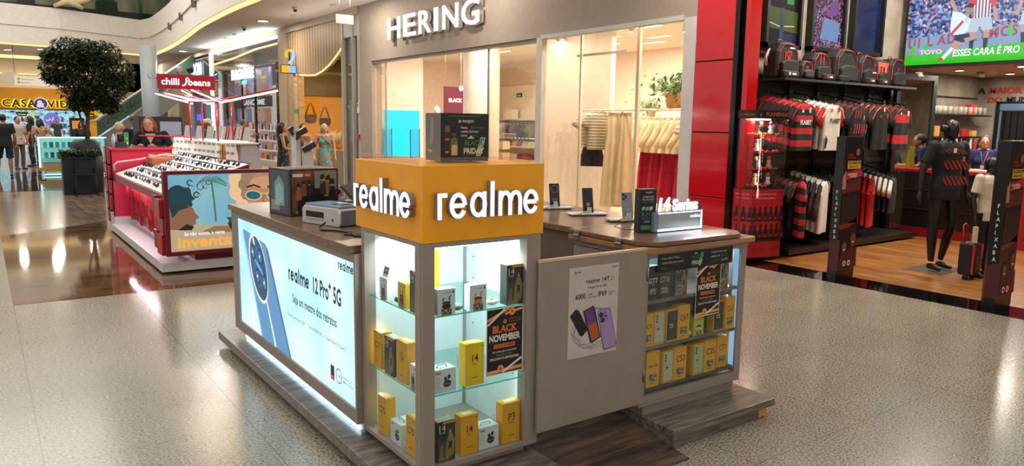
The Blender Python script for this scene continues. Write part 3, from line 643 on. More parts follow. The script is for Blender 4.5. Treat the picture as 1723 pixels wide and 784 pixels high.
# ---- posters in the display
ORG = mat('#e2722e', .6); PK = mat('#120e10', .5); PW = mat('#e6e0da', .6); ORL = mat('#e9a05c', .6)
def black_november(m, T, w, h, bg=PK):
    m.rect(0, 0, w, h, PW, T, 0); m.rect(w*.02, h*.015, w*.96, h*.97, bg, T, .0003)
    q = .0005
    def band(a, b, t_, c, z): m.stroke([(a[0]*w, a[1]*h), (b[0]*w, b[1]*h)], t_*h, c, T, z)
    band((.03, .83), (.62, .98), .035, ORL, q); band((.03, .76), (.5, .98), .03, PW, q+.0002); band((.5, .9), (.97, .955), .035, ORL, q)
    band((.03, .045), (.97, .07), .05, ORL, q); band((.45, .03), (.97, .2), .035, PW, q+.0002)
    for cx, cy in ((.69, .925), (.39, .085)):
        m.poly([(cx*w+(.1 if i % 2 else .075)*w*math.cos(i*PI/8), cy*h+(.1 if i % 2 else .075)*w*math.sin(i*PI/8)) for i in range(16)], ORL, T, q+.0004)
        m.text('%', cx*w, cy*h-.03*w, .07*w, PK, T, q+.0006, 0, .02, 1, 'c')
    m.ring(.5*w, .79*h, .02*w, .045*w, ORL, T, q); m.rect(.6*w, .765*h, .34*w, .07*h, mat('#5a3d24', .6), T, q); m.text('realme', .62*w, .785*h, .05*h, PK, T, q+.0002, 0, .01, .9)
    m.text('BLACK', .5*w, .635*h, .105*h, ORG, T, q, 0, .04, .95, 'c'); m.text('NOVEMBER', .5*w, .505*h, .098*h, PW, T, q, 0, .035, .78, 'c')
    m.rect(.2*w, .40*h, .58*w, .06*h, ORG, T, q); m.text('1 A 30 DE NOVEMBRO', .49*w, .415*h, .03*h, PK, T, q+.0002, 0, .02, .95, 'c')
    m.text('Aproveite para economizar', .5*w, .335*h, .03*h, PW, T, q, 0, .005, .95, 'c'); m.text('nessa Black Friday!', .5*w, .285*h, .03*h, mat('#8a837c', .6), T, q, 0, .005, .95, 'c'); m.text('DESCONTOS IMPERDÍVEIS!', .5*w, .225*h, .035*h, PW, T, q, 0, .015, .9, 'c')
m = MB(); black_november(m, FX(.365, .0485, .515), .203, .312); tag(m.build('sale_poster'), 'black sale poster with orange BLACK lettering on the corner tower glass', 'poster')
m = MB(); black_november(m, FX(1.742, .0345, .60), .205, .305); tag(m.build('sale_poster'), 'black sale poster with orange BLACK lettering over the boxed phones', 'poster')
NAVY = mat('#141824', .5); GRN = mat('#3f7a4a', .6); GRL = mat('#8fb487', .6)
def bf_logo(m, T, x, y, s, q=.0004):
    m.poly([(x-.05*s, y-.03*s), (x+.42*s, y-.03*s), (x+.44*s, y+.2*s), (x-.05*s, y+.2*s)], GRN, T, q); m.poly([(x-.04*s, y-.018*s), (x+.40*s, y-.018*s), (x+.42*s, y+.19*s), (x-.04*s, y+.19*s)], NAVY, T, q+.0002)
    m.poly([(x+.36*s, y-.06*s), (x+.52*s, y-.06*s), (x+.68*s, y+.48*s), (x+.5*s, y+.48*s)], GRL, T, q+.0003)
    for dx, dy in ((.54, .42), (.60, .42), (.53, .36)): m.disc(x+dx*s, y+dy*s, .022*s, NAVY, T, q+.0005)
    m.text('BLACK', x, y+.25*s, .15*s, GRN, T, q+.0006, 0, .03, .92); m.text('FRIDAY', x-.02*s, y+.02*s, .15*s, mat('#ded6c0', .6), T, q+.0006, 0, .03, .92)
    m.poly([(x+.08*s, y+.44*s), (x+.2*s, y+.52*s), (x+.32*s, y+.44*s)], mat('#cfc9b0', .6), T, q+.0006)
TXW = mat('#cfc9c4', .6)
m = MB().box((1.428, .0332, .885), (2.04, .0338, 1.0-.018), NAVY); T = FX(1.428, .0330, .885)
for i, l in enumerate(('Nessa Black Friday,', 'crédito fácil tem nome:')): m.text(l, .03, .068-.025*i, .013, TXW, T, .0003, 0, .005, 1.0)
m.text('PayJoy.', .03, .016, .013, GRN, T, .0003, 0, .01); bf_logo(m, T, .27, .018, .135)
m.text('Compre seu novo', .425, .07, .013, TXW, T, .0003, 0, .005); m.text('celular em ', .425, .045, .013, TXW, T, .0003, 0, .005); m.text('até 18x*', .51, .045, .013, GRN, T, .0003, 0, .01); m.text('no BOLETO', .425, .02, .013, GRN, T, .0003, 0, .01); m.text('ou PIX', .52, .02, .013, TXW, T, .0003, 0, .01)
tag(m.build('banner'), 'dark navy banner with white and green lettering across the top of the display glass', 'banner')

# ---- product boxes
GOLD = mat('#d9a24a', .5); DARKBX = mat('#1b2024', .35); WBX = mat('#dfe2e2', .4); INKB = mat('#2a2418', .5)
def sticker(m, T, x, y, w, h, z=.0012):
    m.rect(x, y, w, h, mat('#2e2c2a', .5), T, z)
    r = random.Random(int(x*9999)+int(w*7777))
    for j in range(6):
        xx = x+.03*w
        while xx < x+w*.9:
            ww = w*r.uniform(.05, .22); m.rect(xx, y+h*(.05+.155*j), min(ww, x+w*.97-xx), h*.1, r.choice([mat('#c9bfae', .6), mat('#e3ddd2', .6), mat('#c98d2e', .6), mat('#55504a', .6)]), T, z+.0003); xx += ww+w*.04
def game_art(m, T, w, h, z=.0006, seed=1):
    # a standing figure in a pale coat before a smoky landscape
    m.poly([(0, 0), (w, 0), (w, h*.55), (w*.7, h*.62), (w*.3, h*.5), (0, h*.6)], mat('#4a4436', .5), T, z)
    m.poly([(w*.1, h*.1), (w*.35, h*.08), (w*.3, h*.42), (w*.16, h*.4)], mat('#7a6c48', .5), T, z+.0002)
    m.poly([(w*.42, h*.12), (w*.92, h*.12), (w*.97, h*.5), (w*.82, h*.68), (w*.62, h*.68), (w*.5, h*.45)], mat('#8f7a4e', .5), T, z+.0003)
    m.poly([(w*.58, h*.25), (w*.66, h*.42), (w*.6, h*.5), (w*.72, h*.46), (w*.86, h*.5), (w*.78, h*.40), (w*.84, h*.22), (w*.73, h*.34)], mat('#15161a', .5), T, z+.0005)
    m.disc(w*.72, h*.75, w*.12, mat('#5d3327', .5), T, z+.0004, 14, h*.085); m.disc(w*.71, h*.73, w*.065, mat('#c79a78', .5), T, z+.0006, 12, h*.045)
    m.poly([(w*.66, h*.60), (w*.78, h*.60), (w*.76, h*.70), (w*.68, h*.70)], mat('#b98c62', .5), T, z+.0004)
def pbox(style, w, h, dp, txt='', sub='', wm='realme', stick=False, tape=False):
    m = MB(); T = FX(-w/2, -.0001, 0); TT = FX(-w/2, 0, 0)
    body = {'y': YELR, 'ybright': mat('#ffc905', .4), 'dark': DARKBX, 'art': mat('#262a28', .4), 'white': WBX, 'lime': mat('#c9c81a', .45)}[style]
    ink = INKB if style in ('y', 'ybright') else GOLD if txt == 'GT6' else PW
    m.box((-w/2, 0, 0), (w/2, dp, h), body)
    # lid seam and narrow top band
    if style in ('y', 'ybright'):
        m.rect(0, h*.955, w, .0008, mat('#a8790c', .5), T, .0002)
        m.text(txt, w*(.5 if len(txt) > 3 else .52), h*.56, w*(.16 if len(txt) > 5 else .36), ink, T, .0004, 0, .008, .85, 'c')
        if sub: m.text(sub, w*.5, h*.48, w*.10, ink, T, .0004, 0, 0, 1, 'c')
        m.text(wm, w*.5, h*.17 if not stick else h*.08, w*.085, ink, T, .0004, 0, .005, 1.1, 'c')
        m.rect(w*.86, h*.9, w*.07, w*.04, ink, T, .0004)
        TS = FY(-w/2-.0001, dp, 0); m.text('realme '+txt, dp*.5, h*.2, dp*.2, INKB, frame((-w/2-.0003, dp*.42, h*.2), (0, 0, 1), (0, 1, 0)), .0002, 0, 0, 1)
        m.rect(w*.1, 0, w*.5, .0, ink, T)
        m.box((-w*.25, dp*.3, h), (w*.3, dp*.75, h+.0005), mat('#e6dfc0', .5))
    elif style == 'dark':
        m.text(txt, w*.5, h*.5, w*.32, ink, T, .0004, 0, .012, .95, 'c')
        if sub: m.text(sub, w*.5, h*.43, w*.09, ink, T, .0004, 0, 0, 1, 'c')
    elif style == 'art':
        game_art(m, T, w, h); m.text(txt, w*.1, h*.76, w*.34, PW, T, .0015, 0, 0, .95); m.text('Pro 5G', w*.1, h*.71, w*.08, PW, T, .0015)
        m.text('Chegou META', w*.06, h*.07, w*.09, GOLD, T, .0015, 0, .02, .95); m.text('No Free Fire!', w*.06, h*.025, w*.085, GOLD, T, .0015, 0, .02, .95)
        m.rect(w*.3, h*.94, w*.68, h*.045, mat('#e0a120', .4), T, .001); m.box((-w/2+.001, .001, h), (w/2-.001, dp-.001, h+.0006), mat('#e0a120', .4)); m.box((-w*.4, .012, h+.0006), (w*.42, dp-.012, h+.0012), mat('#b9cfd6', .4))
    return m
def place(mb, name, label, cat, x, y, z, face='y', group=None, sub=None, rz=0):
    x += OFFX; y += OFFY; z = TOWER_Z.get(z, z)
    o = mb.build(name); o.location = (x, y, z); o.rotation_euler = (0, 0, (-PI/2 if face == 'x' else 0)+rz)
    tag(o, label, cat, group)
    if sub:
        for nm, m2 in sub:
            m2.build(nm, None).parent = o
    return o
def stk(w, x, y, sw, sh):
    m = MB(); sticker(m, FX(-w/2, -.0001, 0), x, y, sw, sh); return m
# corner tower, facing the gate side ('y') and the lightbox side ('x')
place(pbox('art', .09, .185, .055, '14'), 'phone_box', 'dark painted phone box on the upper tower shelf beside the white earbud case', 'phone box', .497, .03, .845)
place(pbox('ybright', .1, .195, .055, '14', 'Pro+'), 'phone_box', 'bright yellow phone box standing alone on the middle tower shelf beside the sale poster', 'phone box', .292, .045, .495)
place(pbox('art', .09, .185, .055, '14'), 'phone_box', 'dark painted phone box on the tower floor against the corner post', 'phone box', .135, .028, .184)
place(pbox('y', .092, .185, .055, '14', 'Pro'), 'phone_box', 'yellow phone box on the tower floor between the dark box and the white carton', 'phone box', .257, .030, .184)
place(pbox('y', .1, .195, .055, 'P3', 'Ultra'), 'phone_box', 'yellow phone box on the tower floor at the gate end, below the sale poster', 'phone box', .488, .030, .184)
place(pbox('ybright', .1, .25, .055, ''), 'phone_box', 'tall plain yellow box at the back of the upper tower shelf', 'phone box', .17, .30, .845, 'x', rz=.2)
place(pbox('art', .09, .185, .055, '14'), 'phone_box', 'dark phone box with a painted figure half hidden behind the corner post', 'phone box', .032, .125, .845, 'x')
place(pbox('y', .085, .18, .055, 'C71'), 'phone_box', 'yellow phone box next to the lit counter on the middle tower shelf', 'phone box', .030, .50, .495, 'x')
place(pbox('art', .095, .182, .055, '14'), 'phone_box', 'dark painted phone box between two yellow ones, middle tower shelf', 'phone box', .030, .375, .495, 'x')
place(pbox('y', .1, .195, .055, '12', 'Pro+'), 'phone_box', 'yellow phone box between the dark box and the slim white one, middle tower shelf', 'phone box', .030, .25, .495, 'x')
place(pbox('y', .09, .185, .05, 'C75'), 'phone_box', 'yellow phone box on the tower floor next to the lit counter', 'phone box', .030, .458, .184, 'x')
place(pbox('y', .09, .18, .05, 'C75'), 'phone_box', 'yellow phone box on the tower floor tucked behind the corner post', 'phone box', .030, .165, .184, 'x')
def carton(w, h, dp, kind):
    m = MB(); m.box((-w/2, 0, 0), (w/2, dp, h), WBX); T = FX(-w/2, -.0001, 0)
    dk = mat('#2c3033', .4)
    if kind == 'wide':
        m.rect(w*.06, h*.8, w*.25, h*.09, mat('#d9764a', .5), T, .0003)
        for j in range(5): m.rect(w*.06, h*(.65-.1*j), w*.2, h*.012, mat('#8d9496', .5), T, .0003)
        c = dk
        m.poly(rot_ell(w*.6, h*.36, w*.19, h*.16, 0, 20), c, T, .0004); m.rect(w*.42, h*.34, w*.36, h*.012, WBX, T, .0007); m.poly(rot_ell(w*.52, h*.58, w*.07, h*.09, .3, 14), c, T, .0005); m.poly(rot_ell(w*.68, h*.64, w*.07, h*.1, -.3, 14), c, T, .0005)
    return m
def carton_thing(label, x, y, z, face='y', grey=False):
    m = carton(.11, .105, .075, 'wide')
    h = MB().tube([(-.025, .03, .105), (-.022, .03, .118), (.022, .03, .118), (.025, .03, .105)], .004, WBX, 6)
    place(m, 'earbud_carton', label, 'earbud box', x, y, z, face, None, [('handle', h)])
carton_thing('white earbud carton with carry loop beside the bright yellow box, middle tower shelf', .135, .04, .495)
carton_thing('white earbud carton with carry loop on the tower floor between two yellow boxes, gate side', .365, .035, .184)
carton_thing('white earbud carton between two yellow boxes on the tower floor, lit counter side', .030, .31, .184, 'x')
def slimbox(label, x, y, z, face, col, bud, w=.088, h=.115, tall=False, sub=True):
    m = MB().box((-w/2, 0, 0), (w/2, .045, h), col); T = FX(-w/2, -.0001, 0)
    m.text('realme Buds', w*.55, h*.84, w*.055, INK, T, .0003, 0, .003, 1, 'c'); m.rect(w*.84, h*.82, w*.08, h*.09, INK, T, .0003)
    m.poly(rot_ell(w*.5, h*.34, w*.26, h*.1, 0, 20), bud, T, .0004); m.poly(rot_ell(w*.5, h*.46, w*.24, h*.07, 0, 18), mat('#33373a', .4), T, .0003)
    m.stroke([(w*.32, h*.52), (w*.3, h*.62), (w*.38, h*.66)], w*.07, bud, T, .0005); m.stroke([(w*.68, h*.52), (w*.66, h*.68), (w*.76, h*.72)], w*.07, bud, T, .0005)
    s2 = MB(); sticker(s2, FX(-w/2, -.0001, 0), w*.22, -h*.04, w*.56, h*.3, .0012)
    place(m, 'earbud_box', label, 'earbud box', x, y, z, face, None, [('price_sticker', s2)])
slimbox('white earbud box picturing black buds, upper tower shelf by the corner post', .135, .03, .845, 'y', WBX, mat('#1d1f21', .4))
slimbox('white earbud box with orange case pictured, front of the upper tower shelf', .297, .03, .845, 'y', WBX, mat('#e8793a', .4))
slimbox('yellow earbud box with hanging price sticker on the upper tower shelf', .030, .245, .845, 'x', mat('#ecc01a', .4), mat('#1d1f21', .4), .073)
slimbox('white earbud box carrying a small card, upper tower shelf near the lit counter', .030, .43, .845, 'x', WBX, mat('#2a3036', .4), .08, .105)
slimbox('white and orange box with black buds partly behind the corner post, middle tower shelf', .035, .15, .495, 'x', mat('#e8d9cc', .4), mat('#1d1f21', .4), .06, .11)
m = MB().box((-.028, -.001, 0), (.028, .001, .05), WBX); T = FX(-.028, -.0012, 0); m.rect(.006, .014, .044, .03, mat('#50606a', .5), T, .0003); m.rect(.01, .03, .036, .004, WBX, T, .0005)
o = m.build('price_card'); o.location = (.07, .46, .936); o.rotation_euler = (-.25, 0, -PI/2); tag(o, 'small price card leaning on top of the white earbud box', 'price card')
def budcase(name, label, x, y, z, col, r=.03, dome=True):
    x += OFFX; y += OFFY; z = TOWER_Z.get(z, z)
    t = thing(name, label, 'earbud case', (x, y, z))
    MB().ell((x, y, z+.017), (r, r*.9, .0165), mat(col, .25), None, 20, 12).build('case', t)
    MB().ell((x-.008, y-.006, z+.030), (r*.45, r*.3, .007), mat('#e0a548' if col == '#e9e9e6' else '#d9e2de', .2), None, 14, 8).build('inner_bud', t)
budcase('earbud_case', 'round grey-green earbud case between the two white boxes', .215, .075, .845, '#6f8780')
budcase('earbud_case', 'round white earbud case next to the painted phone box', .40, .07, .845, '#e9e9e6')
budcase('earbud_case', 'round dark earbud case beside the yellow earbud box', .065, .33, .845, '#34383c', .027)
t = thing('demo_phone', 'light blue phone leaning at the back of the upper tower shelf', 'phone', (.18, .26, .83)); t.rotation_euler = (-.2, 0, -.25)
def local_phone(t, col, w=.075, h=.16, cam='sq'):
    a = MB().box((-w/2, 0, 0), (w/2, .008, h), mat(col, .2)); p = a.build('body', None, .003); p.parent = t
    c = MB().box((-w*.42, -.002, h*.72), (-w*.05, .0, h*.95), mat(col, .15)); c.disc(-w*.3, h*.88, .008, BLACKG, FX(0, -.0021, 0), .0003); c.disc(-w*.3, h*.78, .008, BLACKG, FX(0, -.0021, 0), .0003); c.disc(-w*.14, h*.83, .006, BLACKG, FX(0, -.0021, 0), .0003)
    p = c.build('camera_module', None); p.parent = t
    s2 = MB(); s2.rect(-w*.25, h*.12, w*.5, h*.12, WBX, FX(0, -.0006, 0)); p = s2.build('sticker', None); p.parent = t
local_phone(t, '#6a8fc0')

# display cabinet contents
OFFX = OFFY = 0; TOWER_Z = {}
def cab(style, txt, sub, w, h, x, z, label, stick=True, y=.045, dp=.05):
    m = pbox(style, w, h, dp, txt, sub, stick=stick)
    sub_ = [('price_sticker', stk(w, w*.2, h*.16, w*.6, h*.2))] if stick else None
    place(m, 'phone_box', label, 'phone box', x, y, z, 'y', None, sub_)
cab('dark', 'GT7', 'Pro', .085, .185, 1.385+.03, .738, 'black phone box at the hinge end of the top cabinet shelf')
cab('dark', 'GT6', '', .095, .178, 1.50, .738, 'black phone box with gold lettering on the top cabinet shelf')
cab('art', '14T', '', .095, .178, 1.63, .738, 'painted phone box between the gold lettered box and the sale poster, top cabinet shelf')
cab('art', '14', '', .085, .17, 1.985, .738, 'painted phone box past the sale poster at the end of the top cabinet shelf')
cab('y', 'C75', '', .06, .178, 1.398, .488, 'yellow phone box at the hinge end of the middle cabinet shelf')
cab('y', 'C67', '', .095, .19, 1.668, .488, 'yellow phone box beside the black tray phone and small white case, middle cabinet shelf')
cab('y', 'C63', '', .085, .19, 2.062, .488, 'yellow phone box at the far end of the middle cabinet shelf')
cab('y', 'Note 60s', '', .1, .195, 1.44, .258, 'yellow phone box at the hinge end of the bottom cabinet shelf')
cab('y', 'C53', '', .1, .185, 1.655, .258, 'yellow phone box beside the cream tray phone on the bottom cabinet shelf')
cab('y', 'C35', '', .1, .185, 1.905, .258, 'yellow phone box beside the pale green tray phone on the bottom cabinet shelf')
cab('y', 'C71', '', .095, .185, 2.03, .258, 'yellow phone box at the far end of the bottom cabinet shelf', y=.06)
def tray(x, z, label, col, w=.09, h=.178):
    t = thing('phone_tray', label, 'phone in tray', (0, 0, 0))
    dpt = .05
    MB().box((-w/2, .006, 0), (w/2, dpt, h), YELR).box((-w/2, 0, 0), (-w/2+.004, .006, h), YELR).box((w/2-.004, 0, 0), (w/2, .006, h), YELR).box((-w/2, 0, 0), (w/2, .006, .004), YELR).build('tray', t)
    a = MB().box((-w*.4, -.002, .01), (w*.42, .006, h*.96), mat(col, .25)); b = a.build('phone', t, .004)
    c = MB()
    T = FX(-w*.4, -.0021, .01)
    for k in range(3): c.disc(w*.16, h*(.84-.085*k), w*.07, BLACKG, T, .001, 16); c.disc(w*.16, h*(.84-.085*k), w*.035, mat('#3a3d45', .2), T, .0013, 12)
    c.build('camera_lenses', b)
    s2 = MB(); s2.rect(w*.15, h*.38, w*.3, h*.12, mat('#b5b8b0', .5), T, .001); s2.rect(w*.2, h*.41, w*.18, h*.05, INK, T, .0013); s2.rect(-.002, h*.5, w*.84, .0012, mat('#8a8678', .4), T, .0015); s2.build('sticker', b)
    t.location = (x, .045, z)
tray(1.475, .488, 'cream phone in a yellow tray on the middle cabinet shelf', '#c4bd9c')
tray(1.577, .488, 'black phone in a yellow tray next to the cream one, middle cabinet shelf', '#23282b')
tray(1.965, .488, 'black phone in a yellow tray past the sale poster, middle cabinet shelf', '#23282b')
tray(1.557, .258, 'cream phone in a yellow tray on the bottom cabinet shelf', '#c6c39f')
tray(1.805, .258, 'pale green phone in a yellow tray on the bottom cabinet shelf', '#b4c49c')
slimbox('lime yellow earbud box below the sale poster, middle cabinet shelf', 1.80, .05, .488, 'y', mat('#c8bf1c', .4), mat('#cfd0c0', .4), .085, .11)
budcase('earbud_case', 'small white earbud case beside the lime earbud box', 1.735, .075, .488, '#e6e6e4', .022)
for x, w, lb in ((1.55, .16, 'flat yellow envelope lying below the bottom cabinet shelf at the hinge end'), (1.72, .2, 'flat yellow envelope lying below the middle of the bottom cabinet shelf')):
    o = MB().box((-w/2, 0, 0), (w/2, .12, .006), YELR).build('flat_packet'); o.location = (x, .07, .181 if x < 1.6 else .1875); o.rotation_euler = (0, 0, .12 if x < 1.6 else -.08); tag(o, lb, 'packet')
# neon card leftovers behind boxes
for x, lb in ((1.52, 'bright lime card tab behind the cream tray phone, lower cabinet'), (1.70, 'bright lime card tab behind the pale green tray phone, lower cabinet')):
    o = MB().box((x, .16, .258), (x+.07, .163, .455), mat('#b6e01c', .5)); tag(o.build('lime_card'), lb, 'card')
# ================================================================ things on the phone kiosk
t = thing('phone_stand', '_', 'phone stand'); bpy.data.objects.remove(t)
def demo(x, y, col, rz, label, base='#d8d8d6', seed=0):
    t = thing('demo_phone', label, 'phone stand', (0, 0, 0))
    MB().prism([(-.12, -.05), (.12, -.05), (.13, -.04), (.13, .07), (-.13, .07), (-.13, -.04)], .010, mat(base, .3), None, .006).build('base_plate', t, .003)
    for a in (-.1, .1): MB().box((a-.015, -.03, 0), (a+.015, .05, .006), mat('#6a6662', .5)).build('foot', t)
    R = Matrix.Translation((0, -.012, .018)) @ Matrix.Rotation(-.22, 4, 'X')
    b = MB(R).box((-.037, 0, 0), (.037, .008, .165), mat(col, .2)).build('phone', t, .003)
    c = MB(R); TT = FX(0, -.0005, 0)
    if seed == 1:
        c.ring(0, .125, .022, .027, mat('#6a6a6e', .2), TT, .0006); c.disc(0, .125, .02, BLACKG, TT, .0005); c.rect(-.018, .03, .036, .03, mat('#5d5a58', .4), TT, .0005)
    else:
        c.rect(-.033, .11, .034, .05, mat(col, .1), TT, .0006)
        for dx, dz in ((-.024, .148), (-.024, .124), (-.009, .137)): c.disc(dx, dz, .009, BLACKG, TT, .001); c.disc(dx, dz, .005, mat('#30343c', .1), TT, .0013)
        c.rect(-.012, .045, .024, .02, mat('#9a968e', .4), TT, .0005)
    c.build('camera_ring', b)
    MB().box((-.012, -.035, .016), (.012, -.012, .055), mat('#d4d6d4', .2)).box((-.02, -.02, .016), (.02, .02, .022), mat('#d4d6d4', .2)).build('holder', t)
    MB().tube([(-.01, -.03, .03), (-.05, -.06, .03), (-.08, -.05, .016), (-.05, -.03, .012), (-.02, -.05, .012), (-.07, -.07, .012)], .0035, mat('#d8d8d4', .4), 6).build('cable', t)
    t.location = (x, y, 1.0585); t.rotation_euler = (0, 0, rz)
demo(1.86, 1.44, '#26262a', -.35, 'dark demo phone leaning on a stand, partly behind the yellow sign box', seed=1)
demo(1.83, 1.05, '#222226', -.35, 'dark demo phone with a round camera ring on the rear counter')
demo(1.84, .64+.05, '#8c8a8c', -.35, 'silver demo phone on a grey stand next to the dark blue leaflet box', '#9a948e')
m = MB().tube([(1.70, .62, 1.0605), (1.60, .55, 1.0605), (1.55, .42, 1.0605), (1.64, .36, 1.0605), (1.75, .3, 1.0605)], .0018, BLACK, 5)
tag(m.build('thin_cable'), 'thin dark cable lying on the flap worktop between phone stand and lit sign', 'cable')
t = thing('leaflet_box', 'tall dark blue box with green BLACK FRIDAY lettering on the flap worktop', 'box', (0, 0, 0))
MB().box((-.055, 0, 0), (.055, .05, .245), NAVY).build('carton', t, .001)
m = MB(); T = FX(-.055, -.0004, 0)
m.text('PAYJOY', .04, .222, .009, TXW, T, .0003, 0, .02); m.text('Crédito fácil?', .02, .198, .011, TXW, T, .0003, 0, .01, .9); m.text('Vem de PayJoy', .015, .183, .011, TXW, T, .0003, 0, .01, .85); m.text('na Black Friday', .015, .168, .011, GRN, T, .0003, 0, .01, .85)
for k, a in enumerate((.025, .05, .075)): m.poly([(a-.01, .125), (a+.01, .13), (a+.012, .15), (a-.008, .145)], [GRL, mat('#7da2b8', .5), TXW][k], T)
m.text('BLACK', .016, .098, .020, GRN, T, .0004, 0, .02, .95); m.text('FRIDAY', .016, .074, .020, mat('#2f5f6a', .5), T, .0004, 0, .02, .85)
m.text('PAYJOY', .035, .06, .008, TXW, T, .0003, 0, .02); m.rect(.012, .018, .088, .026, GRN, T); m.text('Compre agora', .022, .028, .009, GRL, T, .0008)
m.build('print', t); t.location = (1.575, .262, 1.0585); t.rotation_euler = (0, 0, -.22)
t = thing('lit_sign', 'glowing white lettered sign standing on the far end of the flap worktop', 'sign', (0, 0, 0))
MB().box((0, 0, .004), (.40, .07, .115), mat('#77889a', .35)).build('housing', t, .003)
m = MB(); T = FX(0, -.0008, 0); BL = glow('#cfe8ff', 4)
m.rect(.035, .016, .345, .09, mat('#8a8f8c', .4, 0, .08, '#cfe4ff'), T); m.rect(.03, .006, .36, .012, BL, T, .0005); m.rect(.378, .006, .010, .105, BL, T, .0005); m.rect(.03, .105, .34, .005, BL, T, .0005)
m.build('light_frame', t); m = MB(); logo(m, .29, .072, .020, glow('#e8f4ff', 1.6), T, .001, 0, .2, None, .9); m.build('small_logo', t)
m = MB(); T = FX(.045, .02, .118); LW = glow('#f2f8ff', 1.5)
m.text('14', .0, 0, .078, LW, T, .0, .012, .014, .78, 'l', 1.25, .18); m.build('number', t); m = MB(); m.text('Series', .115, 0, .066, LW, T, .0, .012, .022, .92); m.build('word', t)
b = MB(); b.text('14', -.004, -.004, .082, mat('#49505c', .4), T, -.006, .004, .03, .80, 'l', 1.25, .18); b.text('Series', .111, -.004, .074, mat('#49505c', .4), T, -.006, .004, .04, .98); b.build('letter_backing', t)
t.location = (1.60, .235, 1.0585); t.rotation_euler = (0, 0, -.02)
area('sign_light', (1.9, .12, 1.12), .35, .03, 1.1, (.7, .85, 1), (0, 0, 0)); area('sign_light', (1.9, .17, 1.2), .3, .06, .9, (.75, .88, 1), (-PI/2, 0, 0))
# box on the sign tower
t = thing('cube_display_box', 'black cube box with green BLACK FRIDAY print on top of the yellow sign', 'box', (0, 0, 0))
S_ = .235
MB().box((0, 0, .006), (S_, .17, .218), mat('#14131a', .4)).box((-.0006, .0, .006), (0, .17, .218), mat('#6d6c6e', .5)).build('carton', t)
m = MB(); T = FX(0, -.0006, .006) @ Matrix.Scale(.92, 4)
m.text('PAYJOY', .115, .187, .012, TXW, T, .0003, 0, .04, 1.05); m.poly([(.092, .186), (.104, .186), (.108, .197), (.096, .199)], TXW, T)
m.rect(.02, .028, .07, .15, mat('#2a2622', .5), T); m.poly([(.055, .03), (.088, .03), (.088, .09), (.075, .115), (.055, .1)], mat('#c9a06a', .5), T, .0003); m.poly([(.05, .07), (.085, .075), (.088, .11), (.055, .112)], GRN, T, .0005); m.disc(.07, .132, .013, mat('#6b3f2c', .5), T, .0006); m.disc(.07, .152, .017, mat('#120f12', .5), T, .0007); m.rect(.058, .03, .024, .05, mat('#cfa873', .5), T, .0008); m.rect(.022, .1, .022, .012, mat('#b5543a', .5), T, .0006); m.rect(.022, .04, .02, .01, mat('#b5743a', .5), T, .0006); m.rect(.022, .14, .025, .03, mat('#6d5a48', .5), T, .0006)
for i, (a, b_) in enumerate((('Nessa ', 'Black Friday,'), ('crédito fácil tem', ''), ('nome: ', 'PayJoy.'))):
    m.text(a, .105, .158-.019*i, .011, TXW, T, .0003, 0, .02, .95)
    if b_: m.text(b_, .105+(.053 if i == 0 else .05), .158-.019*i, .011, GRN, T, .0003, 0, .02, .95)
bf_logo(m, T, .125, .035, .17, .0004)
for a in (.05, .1, .17): m.rect(a, .0, .05, .004, GRN, T, .0006)
m.rect(.04, .215, .17, .004, GRN, T, .0006)
T = FY(-.0012, .17, .006); m.text('PayJoy', .03, .04, .014, PW, T, .0003); m.poly([(.05, .07), (.09, .08), (.1, .19), (.07, .2)], mat('#8e8d90', .5), T)
m.build('print', t); t.location = (.225, .215, 1.4745); t.rotation_euler = (0, 0, -.11)
o = MB().box((.05, .09, 1.475), (.63, .093, 1.505), glassy('#fff3e8', .08)).box((.05, .093, 1.475), (.053, .66, 1.505), glassy('#fff3e8', .08)); tag(o.build('acrylic_rail'), 'low clear acrylic rail round the top of the yellow sign box', 'acrylic rail')
# left counter
t = thing('appliance_box', 'large square box printed with a rock band photo on the lit counter', 'box', (0, 0, 0))
MB().box((0, 0, 0), (.36, .30, .292), mat('#2a211c', .35)).box((-.001, 0, 0), (.361, .301, .006), BLACK).box((0, 0, .292), (.36, .30, .293), mat('#7a5644', .4)).build('carton', t, .0015)
m = MB(); T = FX(0, -.0006, 0)
band = noise_mat('band_photo', [(.3, '#231a16'), (.45, '#55382a'), (.6, '#7a4e36'), (.75, '#9a6a46')], (1, 1, 1), 9, 3, .4)
m.rect(.012, .012, .336, .27, band, T); m.rect(.18, .16, .168, .12, mat('#8b8378', .5), T, .0003)
m.poly([(.05, .012), (.348, .012), (.348, .11), (.28, .14), (.1, .13), (.05, .09)], mat('#15131a', .4), T, .0004); m.poly([(.09, .13), (.3, .13), (.26, .17), (.12, .17)], mat('#1c1a22', .4), T, .0005)
for cx, cy, sc, c in ((.06, .15, 1, '#a45a30'), (.10, .17, .9, '#7a4a34'), (.14, .17, .9, '#2a2226'), (.24, .19, 1.2, '#3a2c26'), (.28, .18, 1.3, '#8a6a54'), (.31, .15, 1.4, '#1a171c')):
    m.disc(cx, cy+.035*sc, .013*sc, mat('#b98a6c', .5), T, .0007, 12); m.poly([(cx-.022*sc, cy-.05*sc), (cx+.022*sc, cy-.05*sc), (cx+.017*sc, cy+.02*sc), (cx-.015*sc, cy+.022*sc)], mat(c, .5), T, .0006); m.poly([(cx-.016*sc, cy+.03*sc), (cx+.016*sc, cy+.03*sc), (cx+.012*sc, cy+.055*sc), (cx-.012*sc, cy+.055*sc)], mat('#2a1c16', .5), T, .0008)
m.stroke([(.23, .2), (.29, .28)], .006, mat('#c9a06a', .4), T, .0009)
